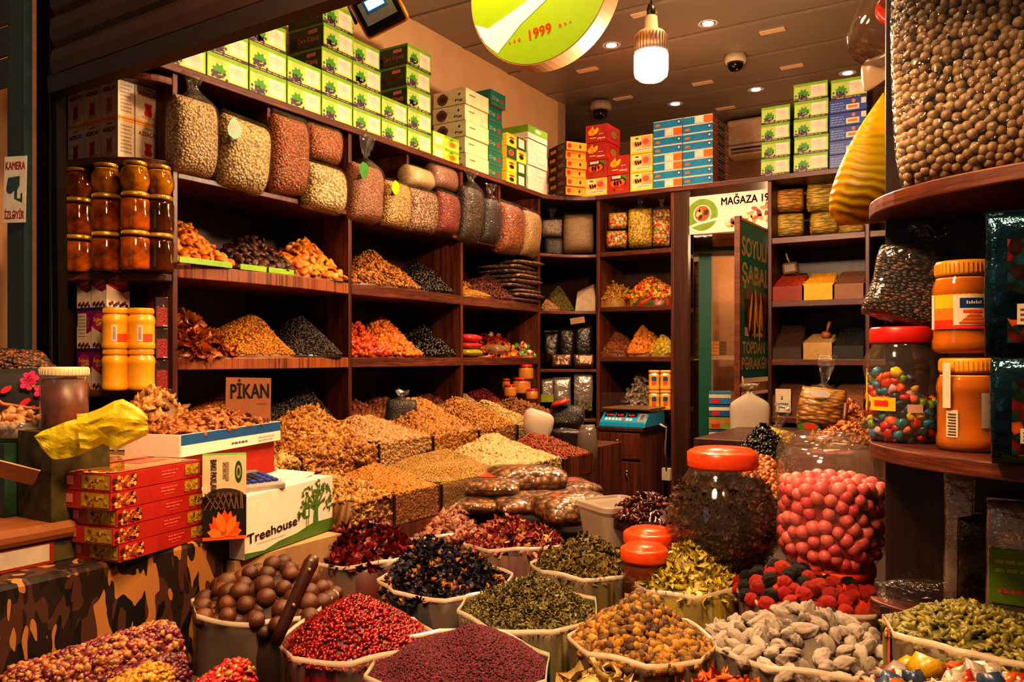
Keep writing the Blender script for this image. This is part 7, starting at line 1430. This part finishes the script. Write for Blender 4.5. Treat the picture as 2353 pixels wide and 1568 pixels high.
# camera notice on the pier
p = PY(33, 512, 1.34); w, h = .088, .205; r = empty('notice', p, 0, 'white paper notice KAMERA İZLƏYİR with a camera drawing on the teal post', 'notice', rot=(0, .03, .25)); b = MB(); b.box((0, 0, h/2), (w, .002, h), P('#b8b6ae', .7)); b.build('paper', r)
b = MB(); fr = (Vector((-w/2, -.001, 0)), EX, EZ); CR = P('#a83a4a', .6); b.text(fr, 'KAMERA', w*.06, h*.80, h*.12, CR, 1, w=w*.88); b.text(fr, 'İZLƏYİR', w*.06, h*.06, h*.12, CR, 1, w=w*.88); DB = P('#24404c', .6)
b.poly(fr, [(w*.12, h*.52), (w*.2, h*.68), (w*.72, h*.70), (w*.72, h*.56), (w*.6, h*.48), (w*.2, h*.48)], DB, 1); b.disc(fr, w*.3, h*.5, w*.16, h*.06, DB, 2); b.poly(fr, [(w*.5, h*.5), (w*.62, h*.5), (w*.62, h*.36), (w*.78, h*.36), (w*.78, h*.44), (w*.86, h*.44), (w*.86, h*.3), (w*.5, h*.36)], DB, 2); b.build('printed_face', r)
# ------------------------------------------------------------------ right column
z1, z2 = QZ[0], QZ[1]
p = PD(2240, 455, 1.50); p.z = z1; w, h, d = .262, .42, .11; rzb = face_cam(p)
root = empty('chickpea_bag', p, 0, 'large clear bag of round beige chickpeas on the upper column shelf', 'bag', rot=(0, math.radians(-2), rzb)); bpy.context.view_layer.update(); MW = root.matrix_world.copy()
V, F = pillow(w, h, d, nu=40, nv=34, seed=91, sag=.1, p=.5); b = MB(); b.add(V*np.array([1.02, 1.06, 1.01]), F, film('chickpea_film', body=.03, gloss=.08, bs=60, bump=1.2, glow=.04), True); b.build('plastic_film', root)
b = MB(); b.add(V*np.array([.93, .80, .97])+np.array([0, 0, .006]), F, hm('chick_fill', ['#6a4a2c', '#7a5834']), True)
b.add([(-w/2*.98, 0, h*.80), (-w/2*.98, .004, h*.90), (-w*.62, -.01, h*.92), (-w*.60, -.01, h*.82)], [(0, 1, 2, 3)], FILM); b.build('inner_layer', root)
Vw = [tuple(MW @ Vector(tuple(v*np.array([.96, .90, .98])+np.array([0, 0, .004])))) for v in V]
pts, nr = surf_pts(Vw, F, d=.0127, nmax=1100, keep=viewface, tries=60)
dist = np.linalg.norm(pts-np.array(EYE), axis=1); od = np.argsort(dist); CP = ['#b89870', '#c8aa80', '#a48660', '#d4b890', '#94764e']
pieces('chickpea', 'beige chickpea packed in the large clear bag', 'chickpea', 'chickpeas in the large bag', pts[od[:300]], nr[od[:300]], 'orb', .0186, heapmat('chickpea', CP, obj=True, rough=.45, bs=150), None, .12, -.15)
if len(od) > 300:
    V1, F1, C1 = scatter(pts[od[300:]], nr[od[300:]], 'ball', .0186, .12, lift=-.15); o = bpy.data.objects.new('chickpeas', np_mesh('chickpeas', V1-np.array(p), F1, C1, heapmat('chickpea_rest', CP, rough=.45, bs=150))); COL.objects.link(o); o.location = p; tag(o, 'remaining chickpeas deeper in the large clear bag', 'chickpeas', kind='stuff')
# turmeric jars
def tband(full):
    def f(root, d, h):
        b = MB(); R = .485*d
        if full:
            wrap(b, R, -1.35, 1.35, .27*h, .655*h, P('#f0b41c', .4), off=.0010); wrap(b, R, -1.35, 1.35, .27*h, .50*h, P('#ee7a1c', .4), off=.0014); wrap(b, R, -1.35, 1.35, .27*h, .37*h, P('#d8341c', .4), off=.0018); wrap(b, R, -1.38, -1.1, .27*h, .655*h, C_['wh'], off=.0020)
            wrap(b, R, -.30, .95, .31*h, .64*h, C_['wh'], off=.0022); wrap(b, R, -.10, .75, .50*h, .605*h, P('#143a7a', .3), off=.0028); wrap(b, R, .0, .62, .445*h, .475*h, P('#e0482c'), off=.0028)
            for k in range(7): wrap(b, R, .1+.07*k, .145+.07*k, .54*h, .575*h-(k % 2)*.01*h, C_['wh'], off=.0034, n=2)
            for k in range(6): wrap(b, R, -.12+.06*k, .85-.06*k, (.325+.018*k)*h, (.345+.018*k)*h, P(['#b8541c', '#d8742c'][k % 2]), off=.003+.0001*k)
            wrap(b, R, .68, .85, .42*h, .45*h, C_['blk'], off=.0032)
        else:
            wrap(b, R, .42, .78, .27*h, .655*h, P('#a8a098', .5), off=.001); wrap(b, R, .78, 1.3, .27*h, .655*h, P('#e89a1c', .4), off=.001); wrap(b, R, .78, 1.3, .27*h, .40*h, P('#d8341c', .4), off=.0014); b.build('paper_label', root); b = MB()
            wrap(b, R, -.72, -.30, .16*h, .46*h, C_['wh'], off=.0012)
            for k in range(8): wrap(b, R, -.66+.02*(k % 3), -.36, (.18+.032*k)*h, (.195+.032*k)*h, P('#4a3a30'), off=.0018)
        b.build('paper_label', root)
        if not full:
            b = MB(); wrap(b, R*1.0, -.78, -.50, .48*h, .98*h, C_['wh'], off=.006); b.build('seal_strip', root)
    return f
TUR = P('#d2962a', .5, var=.25, vs=22, coat=.3); PET = film('pet_wall', '#dca23a', body=.35, gloss=.05, bs=10, bump=.15, glow=.05, see='#f0c06a')
p = PD(2224, 1030, 1.56); p.z = z2; hj = .172
jar('turmeric_jar', 'large orange spice jar with side label, lower of two on the column shelf', 'jar', p, .110, hj, 'pet', PET, TUR, YLID, .17, .445, .84, band=tband(0))
jar('turmeric_jar', 'large orange spice jar with blue oval front label, upper of two', 'jar', (p.x-.008, p.y, z2+hj+.0135), .108, hj, 'pet', PET, TUR, YLID, .17, .445, .84, band=tband(1))
# pebble candy jar
p = PD(2080, 1008, 1.74); p.z = z2; d, h = .168, .215; root = empty('pebble_candy_jar', p, face_cam(p), 'clear jar of colourful pebble candies with wide red lid on column shelf', 'jar')
CJ = [(0, 0), (.40, 0), (.47, .03), (.50, .10), (.47, .22), (.47, .60), (.5, .72), (.48, .84), (.40, .93), (.40, 1.0)]
b = MB(); b.lathe([(r*d, z*h) for r, z in CJ], (0, 0, 0), GLASS, 40); b.build('jar_wall', root)
b = MB(); b.lathe([(.41*d, .97*h), (.42*d, .98*h), (.42*d, 1.11*h), (.40*d, 1.13*h), (0, 1.13*h)], (0, 0, 0), P('#c8241c', .35), 36); b.build('lid', root)
b = MB(); wrap(b, .475*d, -.95, -.22, .31*h, .44*h, P('#eebc14', .4), off=.0015); wrap(b, .475*d, -.8, -.4, .355*h, .41*h, P('#d8341c', .4), off=.0022); b.build('paper_label', root); b = MB(); wrap(b, .475*d, .05, .42, .30*h, .38*h, P('#c8a08c', .5), off=.0015); b.build('paper_label', root); b = MB(); wrap(b, .475*d, -1.2, -1.12, .3*h, .72*h, P('#d8c01c', .4), off=.0012); b.build('paper_label', root)
ip = [(0, .02*h), (.36*d, .02*h), (.43*d, .07*h), (.445*d, .14*h), (.425*d, .24*h), (.425*d, .40*h), (.2*d, .44*h), (0, .46*h)]
V, F = lathe_vf(ip, p, 32); pts, nr = surf_pts(V, F, d=.0150, nmax=170, keep=viewface)
V2, F2 = lathe_vf([(.425*d, .40*h), (.425*d, .68*h)], p, 32); q2, n2 = surf_pts(V2, F2[:-2], d=.0150, nmax=120, keep=lambda a, c: viewface(a, c) & (np.einsum('ij,j->i', a-np.array(p)[None], np.array(RT)) < -.012))
pts, nr = np.concatenate([pts, q2]), np.concatenate([nr, n2])
pieces('pebble_candy', 'colourful pebble candy inside the red lidded column jar', 'candy', 'pebble candies', pts, nr, 'bud', .0225, heapmat('pebble_candy', ['#d8341c', '#e8541c', '#1478a0', '#0f5a6a', '#6a9a1c', '#e8c81c', '#d8a8b0', '#c01c2c', '#1a2a4a', '#e86a2c', '#177a8a'], obj=True, rough=.35, interp='CONSTANT', bs=60), .5, .25, -.1)
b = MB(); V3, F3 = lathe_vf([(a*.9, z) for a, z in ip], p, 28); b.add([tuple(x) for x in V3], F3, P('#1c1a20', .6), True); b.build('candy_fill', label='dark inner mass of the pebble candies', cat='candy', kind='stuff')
# dark tea bag on the jar
p = PD(2070, 752, 1.72); bag('tea_bag', 'clear bag of dark loose tea lying on the red lidded column jar', 'bag', (p.x+.005, p.y, z2+1.13*h+.004), face_cam(p), .185, .175, .10, grain('loose_tea', ['#15100d', '#241a14', '#4a3018', '#0d0a08', '#8a5c30'], 95, dist=.01, stretch=(1, 1, 1.8)), .025, -.05, math.radians(14), 92, noise=.014, filmmat=FILMC)
# hanging yellow bag
def carrier():
    m, nt, out = newmat('yellow_carrier_film'); L = nt.links.new
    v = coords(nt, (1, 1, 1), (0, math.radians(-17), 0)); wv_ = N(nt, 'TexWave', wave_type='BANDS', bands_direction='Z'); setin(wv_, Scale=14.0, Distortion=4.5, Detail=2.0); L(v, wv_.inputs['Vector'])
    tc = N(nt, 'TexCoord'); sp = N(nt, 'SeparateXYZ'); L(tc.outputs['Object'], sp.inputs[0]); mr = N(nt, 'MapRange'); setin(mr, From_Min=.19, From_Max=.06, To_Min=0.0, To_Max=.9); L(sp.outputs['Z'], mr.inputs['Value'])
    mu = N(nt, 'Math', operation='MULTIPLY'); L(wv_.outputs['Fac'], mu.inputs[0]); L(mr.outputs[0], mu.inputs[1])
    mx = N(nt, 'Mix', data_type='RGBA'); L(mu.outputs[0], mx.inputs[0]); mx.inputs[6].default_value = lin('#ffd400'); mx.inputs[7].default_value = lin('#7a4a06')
    b = N(nt, 'BsdfPrincipled'); b.inputs['Roughness'].default_value = .4; L(mx.outputs[2], b.inputs['Base Color'])
    tl = N(nt, 'BsdfTranslucent'); L(mx.outputs[2], tl.inputs['Color']); ms = N(nt, 'MixShader'); ms.inputs[0].default_value = .4; L(b.outputs[0], ms.inputs[1]); L(tl.outputs[0], ms.inputs[2])
    bp = N(nt, 'Bump'); setin(bp, Strength=.25, Distance=.01); L(wv_.outputs['Fac'], bp.inputs['Height']); L(bp.outputs['Normal'], b.inputs['Normal'])
    tr = N(nt, 'BsdfTransparent'); tr.inputs['Color'].default_value = lin('#ffc400'); m2 = N(nt, 'MixShader'); m2.inputs[0].default_value = .82; L(tr.outputs[0], m2.inputs[1]); L(ms.outputs[0], m2.inputs[2]); L(m2.outputs[0], out.inputs['Surface']); return m
YH = carrier()
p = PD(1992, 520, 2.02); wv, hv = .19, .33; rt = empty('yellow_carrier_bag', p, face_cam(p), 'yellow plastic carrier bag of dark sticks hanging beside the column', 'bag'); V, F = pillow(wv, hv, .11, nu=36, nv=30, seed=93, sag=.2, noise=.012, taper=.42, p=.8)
V[:, 0] *= np.clip(1.12-.98*(V[:, 2]/hv)**1.6, .10, 1.1); V[:, 1] *= np.clip(1.05-.8*(V[:, 2]/hv)**2, .2, 1); V[:, 0] += .045*(V[:, 2]/hv)**1.2; b = MB(); b.add(V, F, YH, True); b.build('bag_film', rt)
b = MB(); 
for k in range(26): 
    z = .025+.0075*k; sp = 1.0-.4*(k/26); b.tube([(-.070*sp+.002*k, -.030*sp, z+.028), (.0+.001*k, -.040*sp, z+.008), (.075, -.028*sp, z-.014)], .0042, P(['#5a2c08', '#8a4c10', '#2e1606'][k % 3], .6, var=.3))
b.add([tuple(v) for v in V*np.array([.86, .62, .55])+np.array([.006, 0, .01])], F, P('#5a3208', .7, var=.5, vs=18), True)
tag(b.build('contents', rt), kind='stuff')
b = MB(); b.tube([(.042, 0, hv*.97), (.05, .0, hv+.05), (.055, .0, hv+.09)], .004, YB_); b.build('bag_handle', rt); b = MB(); b.tube([(.05, -.01, hv*.95), (.065, -.01, hv+.05), (.062, .0, hv+.09)], .004, YB_); b.build('bag_handle', rt)
# things hung at the top of the column
p = PD(1996, 125, 2.0); r = empty('hanging_jar', p, 0, 'big clear plastic jar with a red ring mouth hanging at top right', 'jar', rot=(math.radians(-18), math.radians(28), face_cam(p))); b = MB(); b.lathe([(0, 0), (.05, .0), (.075, .03), (.085, .12), (.08, .22), (.05, .26)], (0, 0, 0), film('smoky_jar', '#6a4c38', body=.5, gloss=.08, bs=14, bump=.6, glow=.08), 32); b.build('jar_wall', r)
b = MB(); b.lathe([(.055, .0), (.062, -.006), (.066, .004), (.060, .012)], (.03, -.06, .09), P('#d8301c', .3), 36, R=Matrix.Rotation(math.radians(72), 3, 'X') @ Matrix.Scale(1.0, 3)); b.build('red_ring', r)
softbag('pale_bag', 'pale round plastic bag hanging under the red ringed jar', PD(2016, 192, 2.05), .085, .085, .07, film('pale_film', '#d8b890', body=.85, gloss=.3, bs=10), 0, 94)
# foil packs right of the jars and below the shelf
PICM = grain('food_picture', ['#5a1014', '#22380f', '#a84a14', '#2a1010', '#14280f', '#7a1a1c', '#143a48'], 55, rough=.2, dist=.0005, strength=.2, interp='CONSTANT')
def flab2(b, fr, w, h): b.rect(fr, w*.30, h*.10, w*.97, h*.80, PICM, 0); b.rect(fr, w*.42, h*.22, w*.95, h*.36, P('#b8ac98', .5), 9); scrib(b, fr, w*.46, h*.24, w*.9, h*.34, P('#4a443c'), 3, 10, 2)
BF = P('#1c3a48', .14, metal=.8, var=.8, vs=14, bump=1, bs=22)
for i, (px, yb, D, w, h, zz) in enumerate(((2352, 800, 1.38, .115, .25, 0), (2358, 1040, 1.34, .10, .20, 0))):
    p = PD(px, yb, D); 
    foilpack('foil_pouch', ['tall blue silver foil pouch at the right edge, upper one', 'colourful foil pouch at the right edge, lower one'][i], (p.x, p.y, z2 if i else z2+.178), w, h if i == 0 else .175, .05, BF, seed=80+i, lab=flab2)
def glab2(b, fr, w, h): b.rect(fr, w*.05, h*.18, w*.95, h*.62, P('#6a8a1c', .5), 1); scrib(b, fr, w*.2, h*.25, w*.7, h*.33, P('#d85a2c'), 1, 2, 3); scrib(b, fr, w*.15, h*.42, w*.85, h*.56, P('#a8b05a'), 2, 2, 5)
for i, (px, D, w, h, lab, m) in enumerate(((2205, 1.69, .06, .29, None, SILV), (2248, 1.66, .08, .20, None, P('#5a4a30', .14, metal=.9, var=.8, vs=10, bump=1, bs=22)), (2335, 1.58, .10, .24, glab2, SILV))):
    p = PD(px, 1390, D); foilpack('foil_pouch', ['slim twisted foil pouch under the column shelf', 'shiny bronze foil pouch under the column shelf', 'foil pouch with lime green label under the column shelf'][i], (p.x, p.y, QZ[2]+.001), w, h, .045, m, seed=84+i, lab=lab)
softbag('clear_bag', 'crinkled empty clear bag lying beside the pumpkin seed sack', PD(2100, 1385, 1.72), .17, .065, .10, FILM, 0, 96, noise=.03)
b = MB(); q = PD(2100, 1388, 1.72); b.box((q.x, q.y, (q.z+.637)/2), (.12, .10, q.z-.637-.004), P('#2a1a14', .7)); b.build('bag_crate', label='small dark crate under the crinkled clear bag', cat='crate')
# ------------------------------------------------------------------ camera, lights, world
cam = bpy.data.cameras.new('camera'); co = bpy.data.objects.new('camera', cam); COL.objects.link(co)
co.location = EYE; co.rotation_euler = (PI/2, 0, YAW); cam.sensor_width = 36; cam.lens = 36*FPX/2353; cam.shift_y = (CY-784)/2353; cam.clip_start = .05
SC.camera = co
def light(kind, loc, e, col=(1, .70, .42), size=.2, target=None, spot=1.2, name='lamp_or_fill_light'):
    d = bpy.data.lights.new(name, kind); d.energy = e; d.color = col
    if kind == 'AREA': d.shape = 'DISK'; d.size = size
    else: d.shadow_soft_size = size
    if kind == 'SPOT': d.spot_size = spot; d.spot_blend = .6
    o = bpy.data.objects.new(name, d); COL.objects.link(o); o.location = loc
    if target is not None: o.rotation_euler = (Vector(target)-Vector(loc)).to_track_quat('-Z', 'Y').to_euler()
    return o
W1 = (1, .57, .26); W2 = (1, .69, .42)
light('POINT', BULB+Vector((0, 0, -.05)), 130, W2, .07)
for px, py in ((1627, 53), (1405, 103), (1737, 205), (1552, 238), (1948, 167)):
    p = ceil_at(px, py); light('SPOT', p+Vector((0, 0, -.03)), 75, W2, .04, p+Vector((0, 0, -2)), 1.9)
for p in ((-1.6, 2.2, 3.35), (-.7, 3.0, 3.35), (-1.7, 3.9, 3.35)):
    light('SPOT', p, 90, W1, .08, (p[0]-.35, p[1], .8), 2.2)
light('AREA', (-.9, .75, 2.75), 58, W1, .35, (-1.6, 2.2, 1.0))
light('AREA', (-.1, 1.1, 2.9), 58, W1, .35, (-.75, 2.1, .9))
light('AREA', (-1.6, -.6, 2.2), 1.5, (.55, .78, 1), 1.0, (-1.6, 1.5, 1.2))
light('POINT', (-1.3, 5.7, 2.3), 18, W1, .1)
light('POINT', (-1.15, 1.75, 3.05), 27, W1, .12)  # added fill for the upper left shelf, no lamp hangs here
light('POINT', (-.75, 3.9, 2.7), 12, W2, .12)  # invented fill that brightens the green door board
light('SPOT', (-.75, 1.45, 2.75), 60, W2, .1, (-.25, 2.1, 1.85), .9)  # extra spot aimed at the hanging yellow bag, stands for no fitting
w = bpy.data.worlds.new('night'); SC.world = w; w.use_nodes = True
bg = w.node_tree.nodes['Background']; bg.inputs[0].default_value = (.16, .10, .07, 1); bg.inputs[1].default_value = .9
SC.view_settings.view_transform = 'Standard'; SC.view_settings.look = 'Medium High Contrast'; SC.view_settings.exposure = -.12
SC.cycles.max_bounces = 6; SC.cycles.transparent_max_bounces = 16; SC.cycles.diffuse_bounces = 3; SC.cycles.glossy_bounces = 3; SC.cycles.caustics_reflective = False; SC.cycles.caustics_refractive = False; SC.cycles.sample_clamp_indirect = 4
SC.cycles.use_adaptive_sampling = True; SC.cycles.adaptive_threshold = .03; SC.cycles.use_denoising = True
